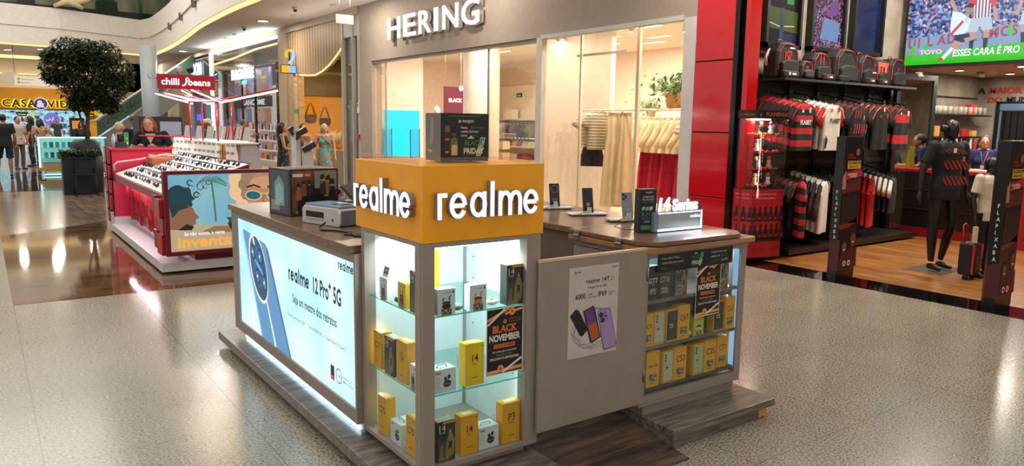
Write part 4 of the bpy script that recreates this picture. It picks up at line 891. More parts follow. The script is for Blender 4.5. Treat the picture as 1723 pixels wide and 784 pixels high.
m.rect(.10, .245, .06, .022, mat('#c4302a', .4), T, .0006); m.text('BOX', .112, .25, .012, PW, T, .001, 0, .03); m.rect(.02, .245, .075, .02, mat('#d8d2c8', .4), T, .0006); m.ring(.045, .025, .006, .008, PW, T, .0008)
T = FY(-.0008, .30, 0); m.rect(.02, .01, .26, .27, mat('#3f5058', .4), T); m.poly([(.08, .06), (.22, .06), (.22, .20), (.15, .25), (.08, .20)], mat('#79a3ad', .4), T, .0003); m.poly([(.10, .08), (.2, .08), (.2, .18), (.15, .21), (.1, .18)], mat('#9cc6cf', .4), T, .0005)
for k in range(8): m.rect(.03, .03+.008*k, .12, .003, PW, T, .0004)
m.build('print', t); t.location = (.115, 1.87, 1.0585); t.rotation_euler = (0, 0, .14); t.scale = (.93, .95, 1)
# clear display stand on the box
CLR = mat('#e8f0f4', .05, 0, 0, None, .35, 0, .8)
t = thing('acrylic_stand', 'clear acrylic perfume stand holding small bottles on the printed box', 'display stand', (.24, 2.02, 1.352))
m = MB().box((.17, 1.93, 1.352), (.33, 2.10, 1.358), mat('#d9dfe2', .1, 0, 0, None, .6)).box((.19, 2.04, 1.358), (.25, 2.045, 1.60), CLR).box((.25, 1.98, 1.358), (.30, 1.985, 1.52), CLR).box((.19, 1.96, 1.358), (.193, 2.04, 1.60), CLR); m.build('panel', t)
m = MB()
for x, y, z in ((.21, 2.0, 1.358), (.25, 1.96, 1.358), (.285, 1.97, 1.358)):
    m.box((x-.016, y-.016, z), (x+.016, y+.016, z+.10), mat('#efe6dc', .06, 0, 0, None, .55)).box((x-.009, y-.009, z+.10), (x+.009, y+.009, z+.13), mat('#c9c2bc', .2))
m.build('bottle', t)
m = MB()
for p, a in (((.235, 2.0, 1.575), .5), ((.27, 1.95, 1.485), .5), ((.20, 2.02, 1.57), 2.2)):
    R = Matrix.Translation(p) @ Matrix.Rotation(-a, 4, 'Y'); m.box((-.045, -.018, -.018), (.045, .018, .018), mat('#2c2527', .25), R)
m.build('dark_cap', t, .004)
m = MB().lathe([(.0, 0), (.03, 0), (.032, .004)], mat('#d5d5d8', .1, 0, 0, None, .5), (.33, 1.92, 1.352), 20); m.build('dish', t)
# label printer
t = thing('printer', 'white and blue compact label printer on the lit counter', 'printer', (0, 0, 0))
PWT = mat('#c9c6c4', .4); PBL = mat('#7f97b4', .35); PDK = mat('#5d6d82', .4)
MB().prism([(0, 0), (.33, 0), (.345, .02), (.345, .075), (.32, .105), (.02, .105), (0, .085)], .19, PWT, frame((0, .19, 0), (1, 0, 0), (0, 0, 1))).build('case', t, .006)
MB().box((.02, .01, .105), (.325, .185, .118), PBL).box((.345, .005, .008), (.352, .185, .095), PDK).build('lid', t, .004)
MB().box((.04, -.002, .04), (.20, .004, .075), BLACK).box((.045, -.004, .03), (.195, .0, .042), mat('#aeb2b8', .3)).box((.275, -.002, .03), (.283, .001, .045), BLACK).box((.2, .05, .118), (.30, .12, .121), mat('#4a5560', .2)).build('slot', t)
t.location = (.085, 1.56, 1.0585); t.rotation_euler = (0, 0, -PI/2+.16+.0)
t.location = (.09, 1.60, 1.0585); t.rotation_euler = (0, 0, -1.28)
m = MB().tube([(.115, 1.30, 1.09), (.07, 1.28, 1.07), (.06, 1.22, 1.063), (.12, 1.15, 1.063), (.16, 1.05, 1.063), (.10, 1.0, 1.063), (.17, .92, 1.063), (.22, .85, 1.063)], .005, BLACK, 6).tube([(.2, 1.0, 1.063), (.12, .93, 1.063), (.2, .85, 1.063), (.26, .9, 1.063)], .005, BLACK, 6)
tag(m.build('power_cable'), 'tangled black cable beside the printer on the lit counter', 'cable')
o = MB().box((.18, .80, 1.0585), (.25, .95, 1.085), BLACK); tag(o.build('power_adapter', None, .004), 'black power adapter lying by the tower on the lit counter', 'adapter')
t = thing('green_box', 'flat dark green box behind the printer', 'box', (.58, 2.2, 1.058))
MB().box((.40, 1.98, 1.0585), (.60, 2.12, 1.125), mat('#0f5a3c', .4)).build('carton', t, .002); MB().box((.399, 1.979, 1.108), (.601, 2.121, 1.1255), mat('#0c4a32', .4)).build('lid', t)
t = thing('tape_dispenser', 'white tape dispenser with a pink roll on the green box', 'tape dispenser', (.5, 2.05, 1.125))
MB().prism([(0, 0), (.09, 0), (.085, .02), (.05, .025), (0, .012)], .03, mat('#c9c9cc', .4), FX(.46, 2.08, 1.1255)).build('base', t); MB().lathe([(.018, -.012), (.036, -.012), (.036, .012), (.018, .012), (.018, -.012)], mat('#c08078', .4), (0, 0, 0), 24, Matrix.Translation((.50, 2.065, 1.178)) @ Matrix.Rotation(PI/2, 4, 'X')).build('roll', t)
t = thing('point_of_sale_screen', 'dark sales screen on a stand behind the tower, turned away', 'screen', (.5, 1.5, 1.058))
R = Matrix.Translation((.50, 1.62, 1.20)) @ Matrix.Rotation(.5, 4, 'Z') @ Matrix.Rotation(-.9, 4, 'X')
MB(R).box((-.14, -.008, -.1), (.14, .012, .1), mat('#2c2e33', .3)).build('panel', t, .004)
MB().tube([(.52, 1.60, 1.06), (.52, 1.60, 1.30)], .014, BLACK, 8).box((.42, 1.52, 1.0585), (.60, 1.68, 1.075), BLACK).box((.50, 1.55, 1.15), (.56, 1.58, 1.40), mat('#1c1f27', .4)).build('stand', t)
# ================================================================ figures
def lim(m, pts, r, mt, n=10): m.tube(pts, r, mt, n)
def loft(m, rings, mt, n=18):
    vs = []; fs = []
    for (x, y, z, rx, ry) in rings:
        for k in range(n):
            a = 2*PI*k/n; vs.append((x+rx*math.cos(a), y+ry*math.sin(a), z))
    for i in range(len(rings)-1):
        for k in range(n): fs.append((i*n+k, i*n+(k+1) % n, (i+1)*n+(k+1) % n, (i+1)*n+k))
    fs.append(tuple(range(n))[::-1]); fs.append(tuple(range((len(rings)-1)*n, len(rings)*n)))
    m.add(vs, fs, mt, None, True)
def hand(m, w, d, mt, s=1, inward=(1, 0, 0), curl=.5):
    w = Vector(w); d = Vector(d).normalized(); i = Vector(inward); i = (i-d*i.dot(d)).normalized(); q = d.cross(i)
    m.tube([w-d*.02*s, w+d*.03*s, w+d*.085*s], [.022*s, .032*s, .030*s], mt, 8)
    for k, (o, L) in enumerate(((-.026, .062), (-.009, .074), (.009, .070), (.025, .055))):
        b = w+d*.08*s+q*o*s; c = b+d*L*.5*s+i*.008*s; e = c+d*L*.45*s*(1-curl*.5)+i*L*.45*curl*s
        m.tube([b, c, e], [.0095*s, .009*s, .007*s], mt, 6)
    b = w+d*.03*s-q*.02*s; m.tube([b, b+d*.03*s-q*.028*s, b+d*.06*s-q*.034*s+i*.012*s], [.012*s, .011*s, .008*s], mt, 6)
def figure(label, loc, rz=0, H=1.68, P=None, fem=False, skin='#b98a6c', hair=('short', '#2a1d16'), top=('#222222', 'short'), bottom=('#333a4a', 'pants'), shoes='#222222', wide=1.0, group=None, low=None, name='person', cat='person', face=True, vox=.009, matte=None, seat=False, belly=0, extra=None, skinmat=None):
    t = thing(name, label, cat, (0, 0, 0), group)
    S = skinmat or mat(skin, .5)
    J = dict(hd=(0, -.015, 1.565), nk=(0, .01, 1.44), sL=(-.175*wide, 0, 1.385), sR=(.175*wide, 0, 1.385), eL=(-.235*wide, .02, 1.10), eR=(.235*wide, .02, 1.10), wL=(-.25*wide, -.05, .86), wR=(.25*wide, -.05, .86),
             hL=(-.09, 0, .90), hR=(.09, 0, .90), kL=(-.10, -.01, .49), kR=(.10, -.01, .49), aL=(-.105, .03, .09), aR=(.105, .03, .09))
    if P: J.update(P)
    V = {k: Vector(v) for k, v in J.items()}
    W = wide*(.93 if fem else 1)
    m = MB()
    def torso(m, mt, g=0, z0=.84, z1=1.46):
        R = [(.84, .135, .10), (.92, .165, .115), (1.0, .155 if not fem else .14, .105), (1.10, .14 if not fem else .125, .10), (1.22, .155, .11), (1.32, .17, .112), (1.39, .16, .09), (1.43, .10, .07), (1.46, .055, .055)]
        top_ = V['nk']-Vector((0, .01, 1.44))
        rr_ = []
        for z, rx, ry in R:
            if z < z0-.01 or z > z1+.01: continue
            f = max(0, (z-.9)/.54); yy = -belly*math.exp(-((z-1.05)/.13)**2)
            rr_.append((top_.x*f, top_.y*f+yy*.5, z+top_.z*f, rx*W+g, ry*W+g+belly*.5*math.exp(-((z-1.05)/.13)**2)))
        loft(m, rr_, mt)
    torso(m, S)
    if fem:
        for sx in (-1, 1): m.ell((sx*.07+V['nk'].x*.8, -.085+V['nk'].y*.8, 1.25), (.06, .05, .06), S, None, 10, 7)
    m.tube([V['nk']-Vector((0, 0, .05)), V['hd']-Vector((0, -.01, .05))], [.055, .05], S)
    h = V['hd']; m.ell(h, (.072, .092, .112), S, None, 20, 14); m.ell(h+Vector((0, -.03, -.055)), (.052, .06, .055), S, None, 14, 9)
    if face:
        m.tube([h+Vector((0, -.088, .02)), h+Vector((0, -.108, -.022))], [.009, .015], S, 8)
        for sx in (-1, 1): m.ell(h+Vector((sx*.074, .008, -.01)), (.010, .018, .028), S, None, 8, 6)
    for q in 'LR':
        sx = -1 if q == 'L' else 1
        m.ell(V['s'+q], .052*W, S, None, 12, 8)
        m.tube([V['s'+q], (V['s'+q]+V['e'+q])/2, V['e'+q]], [.05*W, .046*W, .037*W], S); m.tube([V['e'+q], V['e'+q]*.6+V['w'+q]*.4, V['w'+q]], [.038*W, .037*W, .024*W], S)
        d = V['w'+q]-V['e'+q]; hand(m, V['w'+q], d, S, 1.0, (-sx, -.4, 0), .5)
        if not seat:
            m.tube([V['h'+q]+Vector((0, 0, .02)), V['h'+q]*.55+V['k'+q]*.45, V['k'+q]], [.085*W, .075*W, .052*W], S)
            m.tube([V['k'+q], V['k'+q]*.68+V['a'+q]*.32+Vector((0, .012, 0)), V['a'+q]], [.052*W, .054*W, .032*W], S)
            m.tube([V['a'+q]+Vector((0, .035, -.055)), V['a'+q]+Vector((0, -.06, -.05)), V['a'+q]+Vector((sx*.012, -.16, -.068))], [.034, .036, .022], S, 8)
    def fin(mb, nm, v=vox, par=t, mods=True):
        o = mb.build(nm, par)
        if mods:
            r = o.modifiers.new('r', 'REMESH'); r.mode = 'VOXEL'; r.voxel_size = v; r.use_smooth_shade = True
            s = o.modifiers.new('s', 'SMOOTH'); s.factor = .5; s.iterations = 4
        return o
    body = fin(m, 'body')
    if top:
        m = MB(); c = mat(top[0], .8, bump=.3, bscale=30) if not isinstance(top[0], bpy.types.Material) else top[0]
        torso(m, c, .016, .84 if len(top) < 3 else .92, 1.43 if top[1] != 'none' else 1.39)
        if belly or True: loft(m, [(0, 0, .80 if len(top) < 3 else .9, .17*W, .13*W), (0, 0, .95, .175*W, .13*W+belly*.4)], c)
        if fem:
            for sx in (-1, 1): m.ell((sx*.07+V['nk'].x*.8, -.09+V['nk'].y*.8, 1.25), (.07, .06, .07), c, None, 10, 7)
        for q in 'LR':
            if top[1] in ('short', 'long'):
                m.ell(V['s'+q], .066*W, c, None, 12, 8); e = V['s'+q].lerp(V['e'+q], .72 if top[1] == 'short' else 1)
                m.tube([V['s'+q], e], [.066*W, .062*W], c)
                if top[1] == 'long': m.tube([V['e'+q], V['w'+q]], [.05*W, .036*W], c)
        fin(m, 'shirt', .010)
    if bottom:
        m = MB(); c = mat(bottom[0], .8, bump=.3, bscale=30) if not isinstance(bottom[0], bpy.types.Material) else bottom[0]
        if bottom[1] in ('skirt', 'dress', 'longskirt'):
            zb = {'skirt': .50, 'dress': .46, 'longskirt': .12}[bottom[1]]
            cx = (V['kL'].x+V['kR'].x)/2
            loft(m, [(cx*.7, 0, zb, .20*W, .15), (0, 0, .75, .195*W, .14), (0, 0, .92, .18*W, .13), (0, 0, 1.04, .145*W, .115)], c)
        else:
            loft(m, [(0, 0, .80, .15*W, .115*W), (0, 0, .92, .178*W, .13*W), (0, 0, 1.0, .165*W, .122*W)], c)
            for q in 'LR':
                if bottom[1] == 'shorts':
                    e = V['h'+q].lerp(V['k'+q], .95); m.tube([V['h'+q], e], [.098*W, .09*W], c)
                else:
                    m.tube([V['h'+q], V['k'+q], V['a'+q]+Vector((0, 0, .0))], [.094*W, .068*W, .055*W], c)
        fin(m, {'skirt': 'skirt', 'dress': 'dress_skirt', 'longskirt': 'skirt'}.get(bottom[1], bottom[1]), .010)
    if shoes and not seat:
        for q in 'LR':
            sx = -1 if q == 'L' else 1; c = mat(shoes, .5); m = MB(); a = V['a'+q]
            m.tube([a+Vector((0, .05, -.05)), a+Vector((0, -.06, -.045)), a+Vector((sx*.012, -.175, -.062))], [.038, .043, .028], c, 10)
            fin(m, 'shoe', .008)
    if hair:
        st, hc = hair[0], hair[1]; c = mat(hc, .45, bump=.6, bscale=60); m = MB()
        m.ell(h+Vector((0, .022, .028)), (.082, .092, .102), c, None, 18, 12)
        if st in ('long', 'bob'):
            L = .34 if st == 'long' else .17
            for sx in (-1, 1): m.tube([h+Vector((sx*.062, .02, .05)), h+Vector((sx*.082, .02, -.04)), h+Vector((sx*.085, .03, -L*.8))], [.035, .036, .022], c, 8)
            m.tube([h+Vector((0, .05, .04)), h+Vector((0, .085, -.08)), h+Vector((0, .09, -L))], [.08, .07, .04], c, 10)
        if st == 'bun': m.ell(h+Vector((0, .11, .05)), .04, c, None, 10, 8)
        if st == 'tail': m.tube([h+Vector((0, .10, .04)), h+Vector((0, .15, -.03)), h+Vector((0, .13, -.18))], [.03, .034, .012], c, 8)
        if st == 'cap': m.tube([h+Vector((0, -.06, .055)), h+Vector((0, -.15, .05))], [.06, .05], c, 10)
        fin(m, 'hair' if st != 'cap' else 'cap', .008)
    if face and face != 'plain':
        m = MB(); e = mat('#1a1412', .3); wh = mat('#d8d0c8', .4)
        for sx in (-1, 1):
            m.ell(h+Vector((sx*.029, -.083, .012)), (.012, .006, .006), wh, None, 8, 6); m.ell(h+Vector((sx*.029, -.089, .012)), (.005, .003, .005), e, None, 8, 6)
            m.tube([h+Vector((sx*.014, -.091, .03)), h+Vector((sx*.044, -.082, .032))], .0028, mat(hair[1] if hair and hair[0] != 'cap' else '#3a2a20', .6), 5)
        m.build('eyes', t)
        m = MB(); m.ell(h+Vector((0, -.088, -.052)), (.022, .006, .006), mat('#8f4a42', .5), None, 10, 6); m.build('mouth', t)
    if face == 'glasses':
        m = MB(); b_ = mat('#1a1a1c', .3)
        for sx in (-1, 1):
            m.tube([h+Vector((sx*.032+.02*math.cos(a), -.098, .01+.016*math.sin(a))) for a in [2*PI*i/12 for i in range(13)]], .002, b_, 5); m.tube([h+Vector((sx*.052, -.098, .012)), h+Vector((sx*.078, 0, .01))], .002, b_, 4)
        m.build('glasses', t)
    if extra: extra(t, V)
    s = H/1.70; t.scale = (s, s, s); t.location = loc; t.rotation_euler = (0, 0, rz)
    return t
# ================================================================ red sunglasses kiosk
CR = mat('#b3122f', .3); CRD = mat('#8c1328', .35); CRM = mat('#6e1322', .4); PINK = mat('#d12a4a', .35); SILV = mat('#b9b4b6', .3, .3); CW = mat('#d8d6d8', .35)
KB = thing('sunglasses_kiosk', 'red and pink sunglasses kiosk with shingled side tiles and a sloping tray', 'kiosk', (.1, 5.85, 0))
MB().box((.12, 6.0, .0), (2.2, 9.5, .06), BLACKG).box((.07, 5.86, .02), (2.3, 9.72, .12), CW).build('plinth', KB, .004)
m = MB().box((.42, 5.92, .12), (2.2, 9.5, .72), CRD).box((.12, 9.5, .2), (2.2, 9.9, 1.2), PINK).box((.1, 9.46, 1.19), (2.22, 9.92, 1.215), PINK).box((.1, 9.45, .12), (.5, 9.9, .22), CW)
m.build('body', KB)
m = MB().box((.11, 5.80, .2), (1.62, 5.88, 1.105), CRM).box((1.5, 5.88, .12), (1.62, 7.0, 1.0), CRD); fr_ = m.build('front_frame', KB, .006)
# shingled tiles on the side
r = random.Random(3)
row = 0
for z0, z1 in ((.20, .40), (.37, .58), (.55, .74)):
    m = MB(); y = 5.98+.05*row
    while y < 9.3:
        w = .165; an = r.uniform(-.05, .22); mt = r.choice([CR, CR, CR, CRD, PINK, CR, CR, SILV]); zz = r.uniform(-.03, .03)
        m.box((0, 0, 0), (w, z1-z0, .05), mt, frame((.36-.02*row, y+w, z0+zz), (-math.sin(an), -math.cos(an), 0), (0, 0, 1)))
        y += w+.008
    m.build('tile_row', KB); row += 1
for z0, z1 in ((.12, .32), (.30, .56), (.54, .78), (.76, .99), (.97, 1.19)):
    m = MB()
    for k in range(3): m.box((.07-.012*(k % 2), 9.48+.14*k, z0+.02*k), (.1, 9.6+.14*k, z1+.02*k), [CRD, CR, CRM][k] if z0 > .2 or k else SILV)
    m.build('tile_column', KB)
for z0, z1, xo in ((.2, .42, .0), (.40, .62, .02), (.60, .80, -.01)):
    MB().box((.08+xo, 5.86, z0), (.13, 6.12, z1), CR).box((.085+xo, 6.12, z0+.04), (.13, 6.3, z1+.02), CRD).build('corner_tile', KB)
# tray
Tz = lambda x: .83+(x-.13)*.33
m = MB().prism([(.12, .80), (.12, .845), (1.05, 1.15), (1.05, 1.10), (.16, .74), (.12, .76)], 3.5, CRD, frame((0, 9.46, 0), (1, 0, 0), (0, 0, 1)))
m.build('tray_edge', KB)
m = MB().add([(.14, 5.96, .855), (1.04, 5.96, 1.152), (1.04, 9.44, 1.152), (.14, 9.44, .855)], [(0, 1, 2, 3)], mat('#f0eae8', .5)); m.build('tray_lining', KB)
m = MB()
for (p) in ([(.14, 9.42, .9), (.13, 9.41, .98), (.18, 9.40, 1.02), (.5, 9.40, 1.06), (.84, 9.40, 1.13), (.92, 9.40, 1.12), (.94, 9.42, 1.02)],): m.tube(p, .014, mat('#e2b9bd', .3), 8)
m.build('tray_arch', KB)
MB().box((.33, 6.0, .70), (.40, 9.4, .72), glow('#ffe6f2', 9)).build('light_strip', KB)
area('tray_lamp', (.26, 7.7, .70), .08, 3.2, 16, (1, .85, .92), (0, .5, 0))
m = MB()
for k in range(3): m.box((1.02, 6.4+.95*k, 1.0), (1.10, 6.55+.95*k, 1.16), PINK)
m.build('tray_divider', KB, .02)
# sunglasses resting on the tray
sgl = thing('sunglasses', 'pair of dark sunglasses lying open in the white tray', 'sunglasses', (0, 0, 0), 'sunglasses lying in rows in the tray')
def shades(fc, lc):
    a = MB(); fm = mat(fc, .3)
    for sx in (-1, 1):
        pts = [(sx*.034+.027*math.cos(q), 0, .022+.019*math.sin(q)) for q in [2*PI*i/10 for i in range(11)]]
        a.tube(pts, .0045, fm, 5); a.tube([(sx*.062, 0, .03), (sx*.066, .06, .026), (sx*.064, .12, .012)], .004, fm, 5)
    a.tube([(-.012, 0, .03), (.012, 0, .03)], .004, fm, 5)
    b = MB(); lm = mat(lc, .05)
    for sx in (-1, 1): b.poly([(sx*.034+.026*math.cos(q), .022+.018*math.sin(q)) for q in [2*PI*i/12 for i in range(12)]], lm, FX(0, -.001, 0))
    return a, b
a, b = shades('#1c1a1c', '#101418'); a.build('frame', sgl); b.build('lenses', sgl)
variants = [sgl]
GRP = 'sunglasses lying in rows in the tray'
for fc, lc, lb in (('#7a4a2a', '#2a1a14', 'pair of brown sunglasses lying open in the white tray'), ('#2b3d63', '#121c33', 'pair of blue-framed sunglasses lying open in the white tray'), ('#a8a3a0', '#34383c', 'pair of silver sunglasses lying open in the white tray')):
    v = thing('sunglasses', lb, 'sunglasses', (0, 0, 0), GRP); a, b = shades(fc, lc); a.build('frame', v); b.build('lenses', v); variants.append(v)
r = random.Random(11); first = set()
for i in range(20):
    for j in range(6):
        y = 6.05+.172*i; x = .20+.15*j
        if y > 8.9 and x < .45 or r.random() < .05: continue
        k = r.choice([0, 0, 0, 1, 2, 3]); src = variants[k]
        if k not in first: first.add(k); o = src
        else: o = dup(src)
        o['label'] = ['dark', 'brown', 'blue-framed', 'silver'][k]+' sunglasses in the white tray, '+ORD[i]+' column from the poster, '+ORD[j]+' up from the edge'
        o.location = (x+r.uniform(-.01, .01), y, Tz(x)+.022+.0); o.rotation_euler = (0, -.31, -PI/2+r.uniform(-.25, .25))
o = MB().box((.52, 8.75, 1.0), (.86, 9.2, 1.10), mat('#a4562e', .5)).build('sunglasses_box', None, .01); tag(o, 'small tan box at the far end of the sunglasses tray', 'box')
cl = MB(); rq = random.Random(5)
for k in range(14):
    cx_, cy_ = .54+rq.random()*.3, 8.8+rq.random()*.38
    for s_ in (-1, 1): cl.tube([(cx_+.02*math.cos(q), cy_+s_*.028+.024*math.sin(q), 1.115+rq.random()*.02) for q in [2*PI*i/8 for i in range(9)]], .004, mat('#d8b49a', .2), 4)
o2 = cl.build('clear_glasses'); o2['kind'] = 'stuff'; tag(o2, 'heap of clear framed glasses in the tan box', 'glasses')
# front poster with two people on the beach
t = thing('advertising_panel', 'glowing beach poster of a curly haired face in sunglasses on the red kiosk front', 'poster', (.2, 5.79, .24))
PX, PZ, PW_, PH = .155, .245, 1.40, .82; T = FX(PX, 5.795, PZ)
m = MB()
pb = noise_mat('beach_photo', [(.3, '#6fb2cb'), (.5, '#86bfd0'), (.7, '#a9cfd2')], (1, 1, 1), 2, 3, .4, emit=.85)
m.rect(0, 0, PW_, PH, pb, T)
m.poly([(0, 0), (PW_, 0), (PW_, .27), (.9, .30), (.55, .26), (.2, .28), (0, .25)], glow('#c9b08c', .85), T, .001)
m.poly([(.25, .17), (.45, .25), (.72, .24), (.95, .27), (PW_, .3), (PW_, .24), (.9, .18)], glow('#a8845c', .7), T, .0012)
# palm and hair
m.stroke([(.47, .30), (.46, .5), (.44, .74)], .018, glow('#5c7d72', .7), T, .0012)
for a_ in range(9):
    an = -.3+a_*.42; m.stroke([(.44, .74), (.44+.09*math.cos(an), .74+.07*math.sin(an)), (.44+.16*math.cos(an), .70+.05*math.sin(an))], .014, glow('#5f8f7c', .75), T, .0013)
blob = lambda cx, cy, r0, n, j, seed: [(cx+(r0*(1+j*random.Random(seed+i).uniform(-1, 1)))*math.cos(2*PI*i/n), cy+(r0*(1+j*random.Random(seed+i).uniform(-1, 1)))*math.sin(2*PI*i/n)) for i in range(n)]
up = lambda P, d=.17: [(a_, min(.815, b_+d)) for a_, b_ in P]
m.poly(up(blob(1.0, .50, .37, 40, .09, 5)), glow('#f0c793', .95), T, .0014)
m.poly(up(blob(1.0, .50, .27, 36, .1, 9)), glow('#a68a6c', .8), T, .0016)
m.poly(up(rot_ell(1.0, .40, .19, .27, 0, 32)), glow('#c48c68', .85), T, .002)
m.poly(up(rot_ell(1.0, .54, .15, .07, 0, 24)), glow('#d9a078', .85), T, .0023)
for sx in (-1, 1):
    m.poly(up(rot_ell(1.0+sx*.12, .40, .095, .058, sx*.12, 20)), glow('#e8c07a', .9), T, .0026); m.poly(up(rot_ell(1.0+sx*.12, .40, .08, .045, sx*.12, 20)), glow('#1f6f80', .8), T, .003); m.stroke(up([(1.0+sx*.04, .485), (1.0+sx*.11, .515), (1.0+sx*.19, .495)]), .02, glow('#33221c', .8), T, .003)
m.stroke(up([(.97, .42), (1.03, .42)]), .012, glow('#e8c07a', .9), T, .003); m.stroke(up([(1.0, .40), (.985, .33), (1.015, .31)]), .02, glow('#a97452', .85), T, .0024)
m.poly(up(rot_ell(1.0, .24, .07, .025, 0, 16)), glow('#8a4238', .8), T, .0026)
m.poly(blob(.1, .56, .15, 30, .14, 2), glow('#1d4450', .8), T, .0014)
for k in range(14):
    rk = random.Random(k); cx_, cy_ = .16+rk.random()*.26, .52+rk.random()*.22; m.ring(cx_, cy_, .018+.012*rk.random(), .025+.012*rk.random(), glow('#245264', .8), T, .0018, 12, rk.random()*3, rk.random()*3+4)
m.poly([(.0, .24), (.0, .50), (.12, .52), (.24, .46), (.26, .40), (.30, .355), (.26, .33), (.265, .29), (.20, .25), (.17, .22)], glow('#96684e', .85), T, .002)
m.poly([(.03, .36), (.0, .50), (.14, .53), (.2, .47), (.1, .44)], glow('#2a3f44', .8), T, .0023); m.poly([(.08, .23), (.17, .29), (.24, .26), (.22, .22)], glow('#23302f', .7), T, .0024)
m.poly([(.58, .34), (.84, .33), (.82, .30), (.62, .28)], glow('#35655a', .6), T, .002); m.poly(blob(.70, .27, .10, 16, .1, 7), glow('#3a3530', .6), T, .0018)
WHT = glow('#ffffff', 1.0); ORE = glow('#f2b14e', 1.0)
m.text('Se não existe, a gente', .14, .165, .038, WHT, T, .003, 0, .02, .9); m.text('inventa', .07, .04, .12, ORE, T, .003, 0, .035, 1.15)
m.build('picture', t)
m = MB()
for x0, z0, x1, z1 in ((.11, .2, .155, 1.105), (1.555, .2, 1.62, 1.105), (.155, .2, 1.555, .245), (.155, 1.065, 1.555, 1.105)): m.box((x0, 5.775, z0), (x1, 5.799, z1), CRM)
m.build('frame', t, .004)
area('poster_glow', (.85, 5.72, .65), 1.3, .7, 3.5, (1, .93, .85), (-PI/2, 0, 0))
# boards of spectacles with the mirror row above
def board(y0, y1, x0, x1, label):
    t = thing('eyewear_board', label, 'display board', ((x0+x1)/2, y0, 1.08))
    a_ = math.atan2(-(x1-x0), y1-y0)
    p0 = Vector((x1, y0, 1.06)); p1 = Vector((x0, y1, 1.06)); d = (p0-p1).normalized()
    T = frame((p1.x, p1.y, 1.06), d, (0.0, 0, 1)) ; L = (p0-p1).length
    MB().add([(0, 0, 0), (L, 0, 0), (L, .32, -.05), (0, .32, -.05), (0, 0, -.2), (L, 0, -.2), (L, .32, -.16), (0, .32, -.16)], [(0, 1, 2, 3), (4, 7, 6, 5), (0, 4, 5, 1), (3, 2, 6, 7), (0, 3, 7, 4), (1, 5, 6, 2)], mat('#e9e6e2', .4, 0, .35, '#fff6ee'), T).build('panel', t)
    q = random.Random(int(y0*10)); n = 0
    for rr_ in range(3):
        g = MB(); k = 0; u = .06
        while u < L-.05:
            c = q.choice(['#3a3230', '#8d5a42', '#1d1c1e', '#a48a7c', '#5a5050']); fm = mat(c, .3); zc = .06+.10*rr_
            for s_ in (-1, 1): g.tube([(u+s_*.028+.022*math.cos(b), zc+.017*math.sin(b), .012-.15*zc) for b in [2*PI*i/8 for i in range(9)]], .0035, fm, 4, T)
            g.tube([(u+.05, zc+.006, .01), (u+.055, zc, -.02)], .003, fm, 4, T); g.tube([(u-.008, zc+.008, .012-.15*zc), (u+.008, zc+.008, .012-.15*zc)], .003, fm, 4, T); u += .16
        g.build('spectacle_row', t)
    return t
board(7.05, 7.75, 1.13, 1.21, 'lit white board of spectacles next to the yellow and orange posters')
board(7.78, 8.55, 1.02, 1.12, 'lit white board of spectacles in the middle of the red kiosk')
board(8.58, 9.4, .90, 1.01, 'lit white board of spectacles at the far end beside the red haired seller')
t = thing('display_end', 'grey trapezoid end of the eyewear stand with yellow and orange model posters', 'display', (1.3, 6.95, 1.05))
MB().add([(1.22, 6.95, 1.02), (1.50, 6.95, 1.02), (1.44, 6.95, 1.35), (1.24, 6.95, 1.35), (1.22, 9.4, 1.02), (1.50, 9.4, 1.02), (1.44, 9.4, 1.35), (1.24, 9.4, 1.35)], [(0, 1, 2, 3), (4, 7, 6, 5), (0, 4, 5, 1), (3, 2, 6, 7), (0, 3, 7, 4), (1, 5, 6, 2)], mat('#a39f9e', .5)).build('body', t)
MB().box((1.15, 6.7, .9), (1.5, 6.95, 1.02), mat('#d9cdb8', .5)).box((1.0, 6.93, 1.345), (1.46, 9.4, 1.362), mat('#d9cdb8', .5)).build('shelf', t)
m = MB(); T = FY(1.085, 7.36, 1.08)
for k, c in enumerate(('#f4b51c', '#6a5a52', '#ef7a1e')):
    m.rect(.1*k, 0, .098, .25, mat(c, .5, 0, .25), T)
    m.poly(rot_ell(.1*k+.05, .15, .025, .04, 0, 14), mat('#7a4a33', .5), T, .002); m.rect(.1*k+.03, .155, .04, .012, mat('#161416', .4), T, .004); m.rect(.1*k+.03, .03, .04, .07, mat('#c4452a', .5), T, .002)
m.build('model_posters', t)
MIR = mat('#d8dad6', .04, 1.0)
specs = [(7.10, 1.45, 'wide'), (7.42, 1.40, 'n'), (7.66, 1.36, 'n'), (7.90, 1.32, 'n'), (8.14, 1.27, 'n'), (8.45, 1.2, 'n'), (8.8, 1.12, 'n')]
for k, (y, x, q) in enumerate(specs):
    t = thing('tilted_mirror', 'tilted counter mirror standing on the eyewear boards', 'mirror', (x, y, 1.362), 'row of tilted mirrors on the eyewear stand'); t['label'] = 'tilted counter mirror, '+ORD[k]+' from the grey trapezoid end of the eyewear stand'
    w = .28 if q == 'wide' else .20; T = frame((x-.12, y+w, 1.362), (.2, -1, 0), (.12, .0, 1))
    MB().add([(0, 0, -.006), (w, 0, -.006), (w+.03, .2, -.006), (.03, .2, -.006), (0, 0, 0), (w, 0, 0), (w+.03, .2, 0), (.03, .2, 0)], [(0, 3, 2, 1), (0, 1, 5, 4), (1, 2, 6, 5), (2, 3, 7, 6), (3, 0, 4, 7)], mat('#e8e4da', .4), T).build('backing', t)
    MB().add([(.006, .006, .001), (w-.006, .006, .001), (w+.024, .194, .001), (.036, .194, .001)], [(0, 1, 2, 3)], MIR, T).build('mirror_glass', t)
